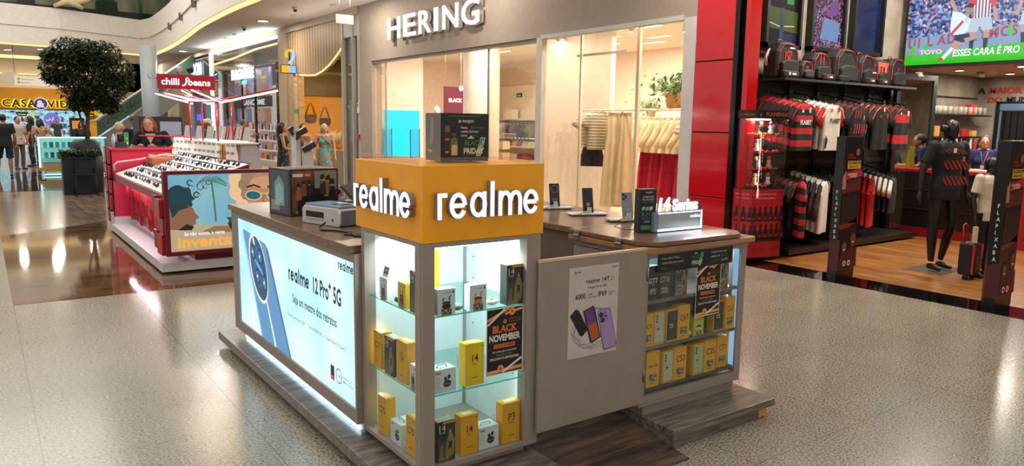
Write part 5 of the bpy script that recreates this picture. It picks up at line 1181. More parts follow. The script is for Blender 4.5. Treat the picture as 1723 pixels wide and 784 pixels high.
# hanging sign and light tubes
t = thing('kiosk_sign', 'red hanging sign board with white lettering above the sunglasses kiosk', 'sign', (.87, 8, 2.13))
MB().box((.51, 8, 2.035), (1.225, 8.05, 2.225), CR).build('board', t, .008)
m = MB(); T = FX(.51, 7.998, 2.035); m.text('chilli', .045, .055, .085, WHT, T, .001, 0, .03, 1.05); m.build('word', t); m = MB(); m.text('beans', .375, .055, .085, WHT, T, .001, 0, .03, 1.05)
m.build('word', t); m = MB(); m.stroke([(.30, .045), (.335, .06), (.355, .10), (.35, .14)], .022, WHT, T, .001); m.stroke([(.35, .14), (.375, .155)], .014, WHT, T, .001); m.build('emblem', t)
m = MB().tube([(.41, 8.02, 2.165), (.51, 8.02, 2.165)], .008, SILV, 6).tube([(1.22, 8.02, 2.17), (1.33, 8.02, 2.17)], .008, SILV, 6).tube([(.41, 8.02, 2.165), (.40, 8.02, 2.21), (.45, 8.02, 2.23), (.46, 8.02, 2.19)], .006, SILV, 6); m.build('bracket', t)
for x, c in ((.79, SILV), (.92, BLACKG)):
    o = MB().tube([(x, 8.02, 2.225), (x, 8.02, 2.25)], .012, SILV, 8).ell((x, 8.02, 2.29), .045, c, None, 16, 10); tag(o.build('ball_camera'), ('silver' if x < .85 else 'black')+' ball camera standing on the red hanging sign', 'camera')
tubes = [((.66, 9, 2.0), (.99, 8.3, 1.86)), ((.75, 8.8, 2.0), (1.10, 8.0, 1.87)), ((.94, 8.8, 1.98), (1.11, 7.9, 1.87)), ((.93, 8.6, 2.04), (.96, 8.2, 1.97)), ((.99, 8.3, 2.04), (1.14, 7.4, 1.87)), ((1.14, 7.4, 1.865), (1.54, 6.4, 2.0)), ((1.04, 7.7, 1.85), (1.06, 7.5, 1.85))]
lbl = ['first long tube, ending above the seller', 'second long tube counted from the seller', 'third tube, slightly shorter', 'short tube just under the sign', 'long tube running from under the sign towards the mirrors', 'rising in front of the perfume shop', 'stubby tube in the middle of the zigzag']
for (a, b), l in zip(tubes, lbl):
    t = thing('light_tube', 'white glowing tube: '+l, 'lamp', a)
    A, B = Vector(a), Vector(b)
    MB().tube([A, B], .011, glow('#fff4f0', 4), 8).build('tube', t); MB().tube([A+Vector((0, 0, .022)), B+Vector((0, 0, .022))], .014, CR, 4).build('rail', t)
    l_ = area('tube_light', (A+B)/2-Vector((0, 0, .03)), .03, (B-A).length, 5, (1, .93, .9), (0, 0, 0)); l_.rotation_euler = (0, 0, math.atan2(-(B-A).x, (B-A).y))
m = MB()
t = thing('canopy_frame', 'red canopy frame on four thin posts above the sunglasses kiosk', 'frame', (1.1, 7.8, 1.35))
for x, y in ((.93, 8.2), (1.04, 8.0), (1.16, 7.7), (1.27, 7.4)): MB().tube([(x, y, 1.36), (x, y, 1.88)], .012, CR, 8).build('post', t)
MB().tube([(.93, 8.2, 1.88), (1.27, 7.4, 1.885), (1.54, 6.45, 2.025)], .012, CR, 6).tube([(1.04, 8, 1.88), (1.5, 6.7, 1.98)], .012, CR, 6).tube([(.45, 9.2, 1.40), (.95, 8.8, 1.40), (1.2, 8.2, 1.36)], .01, CR, 6).build('rails', t)
# things on the far end counter
t = thing('screen', 'silver backed desktop computer screen behind the red haired seller', 'computer', (1.1, 10.3, 1.2))
MB().box((.98, 10.55, 1.38), (1.30, 10.57, 1.60), mat('#a9bcd6', .3, .2)).build('panel', t, .004); MB().box((1.12, 10.56, 1.2), (1.17, 10.58, 1.4), SILV).box((1.05, 10.5, 1.195), (1.24, 10.62, 1.2), SILV).build('stand', t)
o = MB().box((.92, 10.48, 0), (1.6, 10.95, 1.195), CRD).build('counter'); tag(o, 'dark red rear counter under the desktop computer', 'counter')
o = MB().box((.82, 11.5, 0), (1.52, 12.1, 1.68), mat('#34353a', .6)).build('cabinet'); tag(o, 'tall dark grey cabinet behind the seller of the red kiosk', 'cabinet')
m = MB().box((.325, 9.68, 1.216), (.385, 9.71, 1.44), mat('#1f9350', .4)); T = FX(.325, 9.679, 1.216); m.rect(.018, .05, .03, .035, PW, T); m.rect(.018, .12, .025, .03, mat('#9fd04a', .5), T)
tag(m.build('counter_card'), 'green payment card standing on the red kiosk counter', 'card')
o = MB().lathe([(.03, 0), (.032, .14), (.02, .17), (.012, .2)], mat('#b9c6d6', .2), (.18, 9.65, 1.216), 14); tag(o.build('spray_bottle'), 'pale spray bottle standing on the red counter end', 'bottle')
o = MB().box((.20, 9.6, 1.216), (.34, 9.67, 1.30), mat('#2c2c30', .5)).tube([(.22, 9.63, 1.3), (.21, 9.63, 1.42)], .008, SILV, 6).tube([(.26, 9.63, 1.3), (.27, 9.63, 1.40)], .006, BLACK, 6); tag(o.build('tool_holder'), 'dark holder with tools next to the spray bottle', 'holder')
m = MB(); q = random.Random(2)
for k in range(10):
    x = .42+.05*k
    for s_ in (-1, 1): m.tube([(x+s_*.02+.017*math.cos(b), 9.62+.01*(k % 3), 1.235+.014*math.sin(b)) for b in [2*PI*i/8 for i in range(9)]], .004, mat(q.choice(['#1a1718', '#6a1a24', '#3a2a22']), .3), 4)
o = m.build('sunglasses_row'); o['kind'] = 'stuff'; tag(o, 'jumble of dark sunglasses along the top of the pink counter end', 'sunglasses')

# ================================================================ tree and planters
t = thing('potted_tree', 'leafy dark green indoor tree in a big dark bowl', 'tree', (.5, 16.5, 0))
DK = mat('#26262b', .5); MB().lathe([(.30, .78), (.34, .8), (.26, 1.1), (.19, 1.17), (.16, 1.17)], DK, (.5, 16.5, 0), 28).lathe([(.32, 0), (.34, .5), (.34, .8)], DK, (.5, 16.5, 0), 28).build('bowl', t)
BARK = noise_mat('bark', [(.3, '#2e2018'), (.6, '#5a4433')], (1, 1, .3), 14, 4, .8, .4)
m = MB(); m.tube([(.55, 16.5, 1.1), (.57, 16.5, 1.45), (.60, 16.5, 1.8), (.68, 16.45, 2.2), (.72, 16.4, 2.6)], [.05, .042, .038, .03, .015], BARK, 8)
m.tube([(.55, 16.5, 1.2), (.48, 16.52, 1.5), (.40, 16.6, 1.9), (.35, 16.6, 2.4)], [.03, .025, .02, .01], BARK, 7); m.tube([(.6, 16.5, 1.75), (.85, 16.4, 2.1), (1.05, 16.3, 2.5)], [.025, .02, .008], BARK, 6); m.tube([(.58, 16.5, 1.7), (.3, 16.4, 2.2), (.15, 16.3, 2.7)], [.022, .015, .006], BARK, 6)
m.build('trunk', t)
def leaf_cloud(m, n, fn, L, mats, rn, droop=.4, wd=.34):
    for i in range(n):
        p = Vector(fn(rn)); a = rn.uniform(0, 2*PI); e = rn.uniform(-.9, .5)
        d = Vector((math.cos(a)*math.cos(e), math.sin(a)*math.cos(e), math.sin(e)-droop)).normalized(); s_ = d.cross(Vector((rn.uniform(-.5, .5), rn.uniform(-.5, .5), 1))).normalized(); l = L*rn.uniform(.7, 1.3)
        q = d.cross(s_)*l*.12
        m.add([p, p+d*l*.45+s_*l*wd/2+q, p+d*l, p+d*l*.45-s_*l*wd/2+q], [(0, 1, 2), (0, 2, 3)], rn.choice(mats))
LM = [mat('#1f2a17', .45), mat('#2b3a1e', .4), mat('#3a4a26', .4), mat('#182112', .5)]
rn = random.Random(21)
cl_ = [(.30, 16.4, 3.08, .40), (.95, 16.4, 3.06, .38), (.62, 16.5, 2.80, .55), (.12, 16.4, 2.72, .40), (1.15, 16.4, 2.72, .40), (.40, 16.3, 2.35, .40), (.98, 16.3, 2.32, .40), (.70, 16.6, 2.15, .38), (1.28, 16.4, 2.5, .28), (-.02, 16.4, 2.98, .2), (.0, 16.4, 2.55, .22), (.42, 16.4, 1.98, .2), (1.0, 16.4, 1.95, .22), (.65, 16.4, 2.5, .5), (.62, 16.4, 3.1, .36), (.62, 16.4, 3.0, .4)]
def infn(r):
    c = r.choice(cl_)
    while True:
        v = Vector((r.uniform(-1, 1), r.uniform(-1, 1), r.uniform(-1, 1)))
        if v.length < 1: break
    v = v.normalized()*(v.length**.6); return (c[0]+v.x*c[3], c[1]+v.y*c[3], c[2]+v.z*c[3]*.8)
m = MB(); leaf_cloud(m, 10500, infn, .115, LM, rn); m.build('foliage', t)
t = thing('shrub_planter', 'square dark planter box with low green shrubs beside the tree', 'planter', (.2, 15.8, 0))
NVB = mat('#141d2c', .5); MB().box((-.02, 15.78, 0), (.62, 16.15, .82), NVB).build('box', t, .01)
m = MB(); leaf_cloud(m, 1500, lambda r: (r.uniform(-.05, .65), r.uniform(15.75, 16.15), r.uniform(.8, .95)), .07, LM+[mat('#3f5a2c', .5)], random.Random(4), 0, .5); m.build('foliage', t)
def chairish(x, y, rz, label):
    t = thing('metal_chair', label, 'chair', (x, y, 0)); bm_ = mat('#0d1420', .4)
    MB().box((x-.2, y-.2, .44), (x+.2, y+.2, .46), bm_).build('seat', t); MB().tube([(x-.19, y+.19, .44), (x-.18, y+.22, .78), (x+.18, y+.22, .78), (x+.19, y+.19, .44)], .012, bm_, 6).build('backrest', t)
    for a, b in ((-1, -1), (1, -1), (-1, 1), (1, 1)): MB().tube([(x+a*.18, y+b*.18, .45), (x+a*.2, y+b*.2, 0)], .011, bm_, 6).build('leg', t)
chairish(.36, 15.5, 0, 'dark metal chair in front of the square planter')

# ================================================================ far hall
YW = noise_mat('yellow_fascia', [(.3, '#c98a10'), (.7, '#d99a16')], (1, 1, 1), 1.5, 2, .6)
struct('wall_hall', MB().box((-14, 40, 2.95), (9, 40.3, 4.37), CREAM).box((3.45, 40.0, 2.15), (4.9, 40.3, 2.96), mat('#8a7f73', .7)).box((4.9, 40, 0), (9, 40.3, 4.37), mat('#8a7f73', .7)))
t = thing('shop', 'yellow fronted far shop with black glowing lettering and a round emblem', 'shop', (1.2, 39.9, 0))
MB().box((-2.5, 39.8, 1.98), (3.1, 39.99, 2.98), YW).box((3.0, 39.8, 0), (3.45, 39.99, 2.98), YW).box((-2.5, 39.79, 1.95), (3.1, 39.8, 2.0), BLACK).build('fascia', t)
m = MB(); T = FX(-.45, 39.7, 2.04); dk = mat('#14110c', .5); HG = glow('#ffe11e', 1.5)
for wd_, x in (('CASA', 0), ('VIDEO', 1.78)):
    m.text(wd_, x, .06, .34, HG, T, -.05, 0, .07, 1.02, 'l', 1.12)
    m.text(wd_, x+.03, .06, .34, dk, T, .03, .03, .03, 1.02, 'l', 1.16)
m.build('letters', t)
m = MB(); m.disc(1.55, .21, .30, glow('#d4d8ff', 1), T, .05); m.disc(1.55, .21, .26, mat('#5a1f2e', .5), T, .06); m.text('&', 1.55, .07, .30, glow('#c6d4ff', 1), T, .08, 0, .08, 1, 'c'); m.build('roundel', t)
SH = noise_mat('shop_interior', [(.2, '#24303a'), (.38, '#8fd0e8'), (.5, '#d8f4ff'), (.62, '#a7c7d2'), (.7, '#4b5a62'), (.85, '#e4a030')], (1.6, 1, 2.4), 2.2, 3, .5, emit=.8, interp='CONSTANT')
MB().box((-2.5, 39.97, 0), (3.0, 40.0, 1.96), SH).build('lit_interior', t)
m = MB(); T = FX(-.45, 39.85, 0); rn = random.Random(8)
for k in range(60):
    x = rn.uniform(.2, 3.2); z = rn.choice([.5, .8, 1.1, 1.4]); m.rect(x, z, rn.uniform(.06, .16), rn.uniform(.12, .24), mat(rn.choice(['#b4472c', '#d28a2a', '#c0c4c8', '#3a5a8c', '#7a2f4c', '#e4c23a', '#2f3a44']), .6, 0, .25), T, rn.uniform(0, .05))
g_ = m.build('goods', t); g_['kind'] = 'stuff'
m = MB(); T = FX(0, 39.6, 0)
for x in (.06, 2.85):
    m.poly([(x, 1.86), (x+.5, 1.86), (x+.42, 1.66), (x+.08, 1.66)], mat('#161a14', .6), T); m.rect(x+.1, 1.72, .3, .05, glow('#c8d832', .8), T, .01)
for k in range(6): m.rect(.62, 1.2+.12*k, .2, .07, glow('#d7e23a', .8), T, .0)
m.disc(1.5, 1.52, .33, glow('#7a78d8', .9), T); m.stroke([(1.26, 1.50), (1.36, 1.46), (1.42, 1.58), (1.50, 1.44), (1.56, 1.62), (1.62, 1.48), (1.74, 1.52)], .035, WHT, T, .01); m.build('hanging_posters', t)
t = thing('shop', 'second lit shop beyond the tree with a yellow banner', 'shop', (4, 39.9, 0))
MB().box((3.5, 39.9, 0), (4.9, 39.99, 2.2), SH).build('lit_interior', t)
m = MB(); T = FX(3.3, 39.6, 0); m.poly([(0, 1.78), (.05, 2.02), (1.2, 2.02), (1.25, 1.9), (1.1, 1.78)], glow('#d8c81e', .8), T); m.text('CASA & VIDEO', .1, 1.86, .09, dk, T, .01, 0, .02, .9); m.text('SMARTPHONE', .02, 1.62, .13, glow('#c8401e', .8), T, .01, 0, .03, .95); m.build('banner', t)
o = MB().box((-14, 38.2, 4.30), (4.6, 39.3, 4.365), glow('#ffdf9a', 1.5)); tag(o.build('cove_light'), 'broad warm cove light across the ceiling in front of the yellow shop', 'light strip')
o = MB().box((-14, 39.85, 3.6), (4.6, 39.95, 3.65), glow('#ffdf9a', 1.3)); tag(o.build('cove_light'), 'thin warm light line above the yellow shop fascia', 'light strip')
o = MB().box((-.5, 33, 2.92), (.0, 33.06, 3.36), mat('#cfc8bc', .5)).box((-.12, 32.95, 2.86), (1.5, 33.0, 3.22), mat('#e9e2d2', .5, 0, .15)).tube([(-.1, 33, 3.36), (-.1, 33, 4.4)], .012, ALU, 6).tube([(1.3, 33, 3.2), (1.3, 33, 4.4)], .012, ALU, 6)
T = FX(-.12, 32.94, 2.86)
for z, s_ in ((.22, 'Restaurantes'), (.09, 'Banheiros')): o.disc(.14, z+.03, .05, mat('#c9a24a', .5), T); o.text(s_, .24, z, .055, mat('#8a7a58', .5), T)
o.text('Saída', 1.0, .1, .055, mat('#8a7a58', .5), T)
tag(o.build('hanging_sign'), 'long cream directory sign hanging before the yellow shop', 'sign')
# column, escalators
o = MB().lathe([(.30, 0), (.30, 4.37)], mat('#9aa3ad', .45), (4.05, 29, 0), 32); tag(o.build('column'), 'round grey column behind the red kiosk sign', 'column')
def escalator(x0, z0, x1, z1, y, w, label):
    t = thing('escalator', label, 'escalator', (x0, y, 0)); T = FX(0, y, 0)
    MB().prism([(x0, z0-.1), (x1, z1-.1), (x1, z1-.8), (x0+.3, z0-.8)], .25, mat('#6f6a64', .5), FX(0, y+.0, 0), -.3).prism([(x0, z0-.25), (x1, z1-.25), (x1, z1-.9), (x0, z0-.9)], .6, mat('#2a2826', .5), FX(0, y+.9, 0), -.3).build('truss', t)
    MB().prism([(x0, z0+.6), (x1, z1+.6), (x1, z1), (x0, z0)], .02, mat('#2f4a3a', .3), FX(0, y-.03, 0)).build('balustrade', t)
    MB().tube([(x0-.2, y, z0+.58), (x0, y, z0+.66), (x1, y, z1+.66)], .04, mat('#b8b2a8', .4), 8).build('handrail', t)
    m = MB(); an = math.atan2(z1-z0, x1-x0); d = Vector((math.cos(an), 0, math.sin(an)))
    m.text('O MAIOR PARA VOCÊ E A SUA CASA', .3, .16, .2, mat('#8fae86', .5), frame((x0, y-.05, z0), d, (-math.sin(an), 0, math.cos(an))), .0, 0, .01); m.build('lettering', t)
escalator(2.4, .9, 6.2, 3.7, 31, 1, 'dark green sided escalator rising behind the column')
escalator(3.6, .3, 5.9, 2.1, 35.5, 1, 'second escalator with green side lettering, farther behind the column')
# glass counter far left
t = thing('glass_counter', 'pale lit glass counter of small phones near the tree', 'counter', (.7, 22, 0))
MB().box((-.09, 22, .14), (1.6, 22.7, .24), mat('#b98f3c', .5)).box((.05, 22.05, .02), (1.5, 22.6, .14), mat('#c9d4d0', .4)).build('base', t)
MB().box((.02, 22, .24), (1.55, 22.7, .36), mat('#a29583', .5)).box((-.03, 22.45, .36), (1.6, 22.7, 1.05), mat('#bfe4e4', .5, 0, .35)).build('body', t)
MB().box((-.1, 21.97, .24), (-.06, 22.02, 1.09), glow('#bdf4ee', 2.2)).box((-.1, 21.97, 1.06), (1.6, 22.02, 1.09), glow('#bdf4ee', 2.2)).box((.0, 21.96, .02), (1.5, 22.0, .05), glow('#a8eef4', 2)).build('light_strip', t)
MB().box((-.06, 21.99, .36), (1.6, 22.0, 1.06), glassy('#dff4f2', .04)).build('glass_pane', t)
m = MB()
for rr_ in range(2):
    for k in range(10): m.box((.05+.15*k, 22.15+.2*rr_, .5+.28*rr_), (.14+.15*k, 22.17+.2*rr_, .66+.28*rr_), mat(['#6fb8c8', '#3c6f84', '#5aa08c'][k % 3], .3))
    m.box((-.02, 22.1+.2*rr_, .47+.28*rr_), (1.58, 22.4, .5+.28*rr_), mat('#d2e8e6', .4))
m.build('phone_display', t)
t = thing('tall_display', 'dark totem display with orange panel between the glass counter and the shop', 'display', (1.9, 34, 0))
MB().box((1.75, 34, 0), (2.3, 34.3, 1.62), BLACK).build('body', t); MB().box((1.83, 33.98, 1.15), (2.2, 34.0, 1.5), mat('#d08a3a', .5, 0, .3)).build('panel', t)

# ---------------------------------------------------------------- people of the left half
figure('man in black shirt and dark shorts walking away, carrying a bag', (-.86, 22.0, 0), PI, 1.72, hair=('short', '#14100e'), top=('#1b1a1c', 'short'), bottom=('#1c2230', 'shorts'), shoes='#1a1a1a', skin='#a06f52', P=dict(kR=(.16, -.1, .5), aR=(.2, .0, .09)), extra=lambda t, V: MB().tube([(-.15, -.1, 1.42), (.05, -.14, 1.2), (.2, -.06, .98)], .018, BLACK, 6).ell((.28, 0, .85), (.09, .12, .12), mat('#26364e', .6)).build('shoulder_bag', t))
figure('person in pale shirt with dark hair beyond the man in shorts', (-.42, 25.2, 0), .5, 1.66, hair=('short', '#14100e'), top=('#b9ada0', 'short'), bottom=('#5a4a40', 'pants'), skin='#b07f62')
figure('woman with long black hair in black top and long black trousers', (-.02, 26.8, 0), -PI/2-.3, 1.68, fem=True, hair=('long', '#0f0c0c'), top=('#101014', 'short'), bottom=('#0f0f13', 'pants'), skin='#a9785a')
figure('woman in floral blouse and blue jeans beside the glass counter', (.1, 24.0, 0), PI-.4, 1.62, fem=True, hair=('bob', '#1b2033'), top=(noise_mat('floral', [(.3, '#3c3a34'), (.48, '#b9a98c'), (.6, '#c2724a'), (.75, '#5a7068')], (1, 1, 1), 14, 2, .8), 'short'), bottom=('#2f435e', 'pants'), shoes='#6a3a2a', skin='#a9785a', P=dict(eL=(-.34, -.05, 1.14), wL=(-.46, -.1, .94)))
figure('person with long dark hair sitting behind the glass counter near the tree trunk', (1.2, 24, -.05), .2, 1.6, fem=True, hair=('long', '#120e0e'), top=('#1a1a1e', 'short'), bottom=('#16161a', 'pants'), skin='#a9785a')
figure('shopkeeper with raised hands far inside the yellow shop', (1.62, 38.6, .0), .2, 1.6, hair=('short', '#1a1412'), top=('#2e3a44', 'short'), skin='#a9785a', P=dict(wL=(-.3, -.1, 1.45), eL=(-.34, -.05, 1.2)))
figure('older woman with short blond hair in black behind the red kiosk', (.86, 14.0, 0), 1.9, 1.58, fem=True, hair=('short', '#d9bf94'), top=('#15151a', 'short'), bottom=('#15151a', 'pants'), skin='#b98a6c', P=dict(wL=(-.1, -.25, 1.3), eL=(-.24, -.1, 1.1)))
figure('man in plain black t-shirt standing behind the red kiosk counter', (1.0, 13.0, 0), .4, 1.72, hair=('short', '#14100e'), top=('#17161a', 'short'), bottom=('#17161a', 'pants'), skin='#9c6c50')
figure('seller with copper red hair in a black v-neck at the red kiosk', (.80, 10.25, 0), -.35, 1.72, fem=True, hair=('bob', '#8a3a20'), top=('#121116', 'short'), bottom=('#17161a', 'pants'), skin='#c99a80', face='glasses',
       P=dict(hd=(-.03, -.06, 1.53), eL=(-.30, -.03, 1.16), wL=(-.16, -.24, 1.20), eR=(.30, -.03, 1.14), wR=(.10, -.26, 1.19)),
       extra=lambda t, V: MB().poly([(-.075, 1.40), (.075, 1.40), (0, 1.24)], mat('#c99a80', .5), FX(-.0, -.135, 0)).tube([(0, -.14, 1.30), (0, -.14, 1.24)], .012, SILV, 6).build('neckline', t))
figure('man in white cap and grey shirt behind the red kiosk posts', (2.9, 15.5, 0), -1.3, 1.68, hair=('cap', '#d6d0c4'), top=('#4a5258', 'short'), bottom=('#2a2c34', 'pants'), skin='#8a5c42')
figure('shopper in striped grey top at the perfume shop shelves', (5.3, 21.2, 0), 1.3, 1.66, hair=('short', '#4a3a30'), top=(noise_mat('stripes', [(.45, '#5a5a5e'), (.5, '#c9c4bc')], (.1, .1, 9), 3, 1, .8, interp='CONSTANT'), 'short'), bottom=('#23252c', 'shorts'), skin='#b07f62', P=dict(eR=(.3, -.1, 1.15), wR=(.28, -.3, 1.2)))
figure('woman in teal halter dress with orange pattern and short grey-blond hair', (5.18, 14.21, 0), -.35, 1.60, fem=True, hair=('bob', '#b29a74'), top=(noise_mat('teal_print', [(.36, '#2f6f70'), (.5, '#5f9a98'), (.58, '#b5602c'), (.7, '#7a3a20')], (1, 1, 1), 9, 2, .7), 'none'), bottom=(noise_mat('teal_print2', [(.36, '#2f6f70'), (.5, '#5f9a98'), (.58, '#b5602c'), (.7, '#7a3a20')], (1, 1, 1), 9, 2, .7), 'dress'), shoes='#c9b08c', skin='#c08f70', face='glasses', P=dict(aR=(.16, -.1, .09), kR=(.13, -.06, .49)))
figure('woman in brown sleeveless top and dark trousers between two others', (4.55, 13.9, 0), .2, 1.60, fem=True, hair=('tail', '#3a2a22'), top=('#7a4a2e', 'none'), bottom=('#1a1a20', 'pants'), skin='#b98a6c')
figure('woman in patterned black dress with long black hair near the bag shop', (4.05, 13.8, 0), 1.2, 1.62, fem=True, hair=('long', '#100c0c'), top=(noise_mat('dark_print', [(.4, '#141418'), (.6, '#2a2a30'), (.75, '#8a8478')], (1, 1, 1), 14, 2, .8), 'none'), bottom=(noise_mat('dark_print2', [(.4, '#141418'), (.6, '#2a2a30'), (.75, '#8a8478')], (1, 1, 1), 14, 2, .8), 'dress'), skin='#a9785a', P=dict(wL=(-.12, -.22, 1.05), eL=(-.26, -.05, 1.1)))
# ================================================================ shop fronts beyond the clothing shop
WD = woodmat('wood_panel', '#8a6f50', '#a78a68', '#b79c7a', 0, .4, 2)
def slats():
    m, n, L, b = nodemat('slatted_wood'); tc = n.new('ShaderNodeTexCoord'); w = n.new('ShaderNodeTexWave'); w.wave_type = 'BANDS'; w.bands_direction = 'Y'; w.inputs['Scale'].default_value = 1.6; w.inputs['Distortion'].default_value = 1.5
    L.new(tc.outputs['Object'], w.inputs['Vector']); r = ramp(n, [(.1, '#8f7553'), (.5, '#a98e69'), (.9, '#b99f7b')]); L.new(w.outputs[0], r.inputs[0]); L.new(r.outputs[0], b.inputs['Base Color']); b.inputs['Roughness'].default_value = .5; return m
SLAT = slats()
area('ceiling_wash', (5.98, 24.3, 4.0), .15, 8, 60, (.85, .97, 1), (PI, .25, 0))
area('ceiling_wash', (5.5, 10.5, 3.6), .3, 14, 30, (1, .92, .82), (PI, .1, 0))  # added uplight to brighten the corridor ceiling, no fitting here
struct('wall_cornice', MB().box((6.12, 14.40, 4.18), (6.45, 46, 4.37), mat('#b3a795', .6)))
struct('wall_post', MB().box((6.17, 14.40, 0), (6.42, 14.52, 4.18), mat('#b9aea6', .5)).box((6.17, 14.80, 0), (6.40, 14.88, 4.18), mat('#a9a39d', .45)).box((6.17, 15.42, 0), (6.40, 15.52, 4.18), mat('#b3ada6', .45)).box((6.19, 14.52, 3.7), (6.38, 15.42, 4.18), mat('#9aa0a0', .4)))
struct('window_4', MB().box((6.25, 14.52, .0), (6.262, 15.42, 3.7), glassy('#d8dedc', .1)).box((6.23, 14.52, 1.98), (6.30, 15.42, 2.06), ALU))
o = MB().box((6.12, 14.42, 1.22), (6.17, 14.50, 1.34), mat('#c42a2a', .3)); tag(o.build('fire_call_point', None, .005), 'red fire call point on the pale post left of the clothing shop', 'alarm')
o = MB().box((6.13, 14.42, 1.85), (6.17, 14.50, 2.1), mat('#d8d2cc', .4)).box((6.125, 14.435, 2.0), (6.13, 14.485, 2.07), mat('#b04434', .4)); tag(o.build('safety_notice'), 'small white and red safety notice on the pale post', 'notice')
# bag shop
T = FY(6.17, 19.5, 0)
cur = [(0, 4.18), (0, 3.02), (.7, 2.98), (1.5, 2.92), (2.2, 2.90), (2.7, 2.98), (3.2, 3.12), (3.6, 3.28), (3.9, 3.42), (4.0, 3.48), (4.0, 4.18)]
struct('wall_wood', MB().prism(cur, .12, SLAT, FY(6.30, 19.5, 0)))
o = MB(); o.tube([(6.17, 19.5-a, b-.02) for a, b in cur[2:10]], .02, glow('#ffce7a', 2.2), 6); tag(o.build('curved_light'), 'thin warm light line under the curved wooden shop front', 'light strip')
struct('wall_wood_post', MB().box((6.15, 19.0, 0), (6.35, 19.5, 3.0), WD).box((6.12, 19.5, 0), (6.4, 20.2, 4.18), mat('#a8947a', .5)).box((6.14, 18.55, 0), (6.3, 18.68, 3.0), WD))
struct('window_5', MB().box((6.22, 15.5, .85), (6.232, 18.55, 2.95), glassy('#f8f2e4', .015)))
struct('wall_display', MB().box((6.17, 15.5, 0), (6.35, 18.55, .9), mat('#8a7458', .5)).box((8.3, 18.05, 0), (8.35, 20.1, 3.6), mat('#8a7458', .6)).box((6.4, 20.16, 0), (8.3, 20.24, 2.42), mat('#eaa832', .6)).box((6.4, 20.1, 2.42), (8.3, 20.2, 3.6), mat('#6f5c44', .5)))
struct('ceiling', MB().box((6.35, 15.3, 3.55), (12, 46, 3.6), mat('#9a8c78', .8)))
for y in (16.3, 17.8): downlight(7.2, y, 3.55, .1, 'round downlight inside the bag shop, '+('by the glass door' if y < 17 else 'by the wood post'), 'bag shop downlights', power=75, lc=(1, .84, .58))
for k, (y, z, c, l) in enumerate(((18.9, 1.75, '#5a4a34', 'olive shoulder bag hanging on the yellow wall beside the wood post'), (17.6, 1.65, '#4a3a2a', 'brown shoulder bag hanging on the yellow wall above the pale scarf'))):
    x = (7.06, 7.52)[k]; s_ = .62; t = thing('handbag', l, 'bag', (x, 20.08, z))
    MB().prism([(-.26*s_, -.2*s_), (.26*s_, -.2*s_), (.30*s_, .12*s_), (0, .16*s_), (-.30*s_, .12*s_)], .08, mat(c, .4), FX(x, 20.14, z)).build('body', t, .02); MB().tube([(x-.26*s_, 20.1, z+.07), (x-.1*s_, 20.1, z+.36), (x, 20.1, z+.45), (x+.1*s_, 20.1, z+.36), (x+.26*s_, 20.1, z+.07)], .012, mat(c, .5), 6).build('strap', t)
o = MB(); rn = random.Random(3)
for k in range(7): o.tube([(7.5+.05*k, 19.7, .95), (7.45+.06*k, 19.65, 1.15+.05*rn.random()), (7.55+.06*k, 19.7, 1.3+.1*rn.random())], [.03, .08, .02], mat('#d8c49a', .6), 6)
tag(o.build('pale_scarf'), 'pale crumpled scarf arrangement low in the bag shop window', 'scarf')
o = MB().tube([(6.9, 16.2, 3.55), (6.9, 16.2, 3.2)], .015, BLACK, 6).tube([(6.9, 16.2, 3.2), (6.88, 16.3, 2.95)], .06, BLACK, 10); tag(o.build('spotlight'), 'black cylinder spotlight inside the bag shop window', 'spotlight')
t = thing('blade_sign', 'glowing orange and blue blade sign with a round 2 shape', 'sign', (5.95, 18.8, 3.0))
m = MB(); T = FX(5.73, 18.75, 3.0); m.rect(.0, .0, .22, .2, glow('#ffa61e', 1.4), T); m.rect(.22, .0, .2, .2, glow('#7fb6ff', 1.3), T); m.build('lower_panel', t)
m = MB(); m.ring(.26, .52, .07, .15, glow('#8fc4ff', 1.4), T, 0, 24, -1.3, PI*.55); m.ring(.25, .52, .07, .15, glow('#ffa61e', 1.5), T, .001, 24, PI*.4, PI*1.3); m.stroke([(.38, .46), (.22, .26), (.30, .24)], .07, glow('#8fc4ff', 1.4), T, .001); m.build('emblem', t)
MB().box((5.72, 18.77, 2.98), (6.17, 18.82, 3.22), mat('#3a3028', .5)).tube([(5.99, 18.8, 3.2), (5.99, 18.8, 3.70)], .02, BLACK, 6).tube([(6.15, 18.8, 3.1), (6.2, 18.8, 3.1)], .02, BLACK, 6).build('bracket', t)
o = MB().box((6.08, 18.6, 1.85), (6.13, 18.8, 1.97), mat('#1f4a30', .4, 0, .3, '#5fbf7a')); tag(o.build('exit_sign'), 'small green exit sign on the wooden post of the bag shop', 'exit sign')
# perfume shop
DKG = mat('#34302f', .08, 0, 0, None, 1, 0, .8); DKB = mat('#1c2030', .08, 0, 0, None, 1, 0, .8)
struct('wall_header', MB().box((6.17, 20.2, 3.42), (6.4, 28.2, 4.18), DKG).box((6.15, 28.4, 3.1), (6.4, 34.2, 4.05), DKB).box((6.12, 34.2, 0), (6.4, 46, 4.18), mat('#a79a88', .6)))
o = MB().tube([(6.14, 20.3, 3.95), (6.14, 22.5, 3.93), (6.14, 25, 3.80), (6.14, 28.1, 3.72)], .03, glow('#ffe0a8', 1.2), 6); tag(o.build('header_reflection'), 'thin glowing line for the warm strip reflected in the dark perfume shop header', 'light strip')  # glowing tube painted in for the light strip's reflection in the header
o = MB().box((6.10, 28.2, 0), (6.2, 28.34, 4.18), glow('#eef4ff', 3)).box((6.10, 20.2, 4.12), (6.2, 28.34, 4.18), glow('#bfeaf4', 3)); tag(o.build('frame_light'), 'tall white light frame round the perfume shop front', 'light strip')
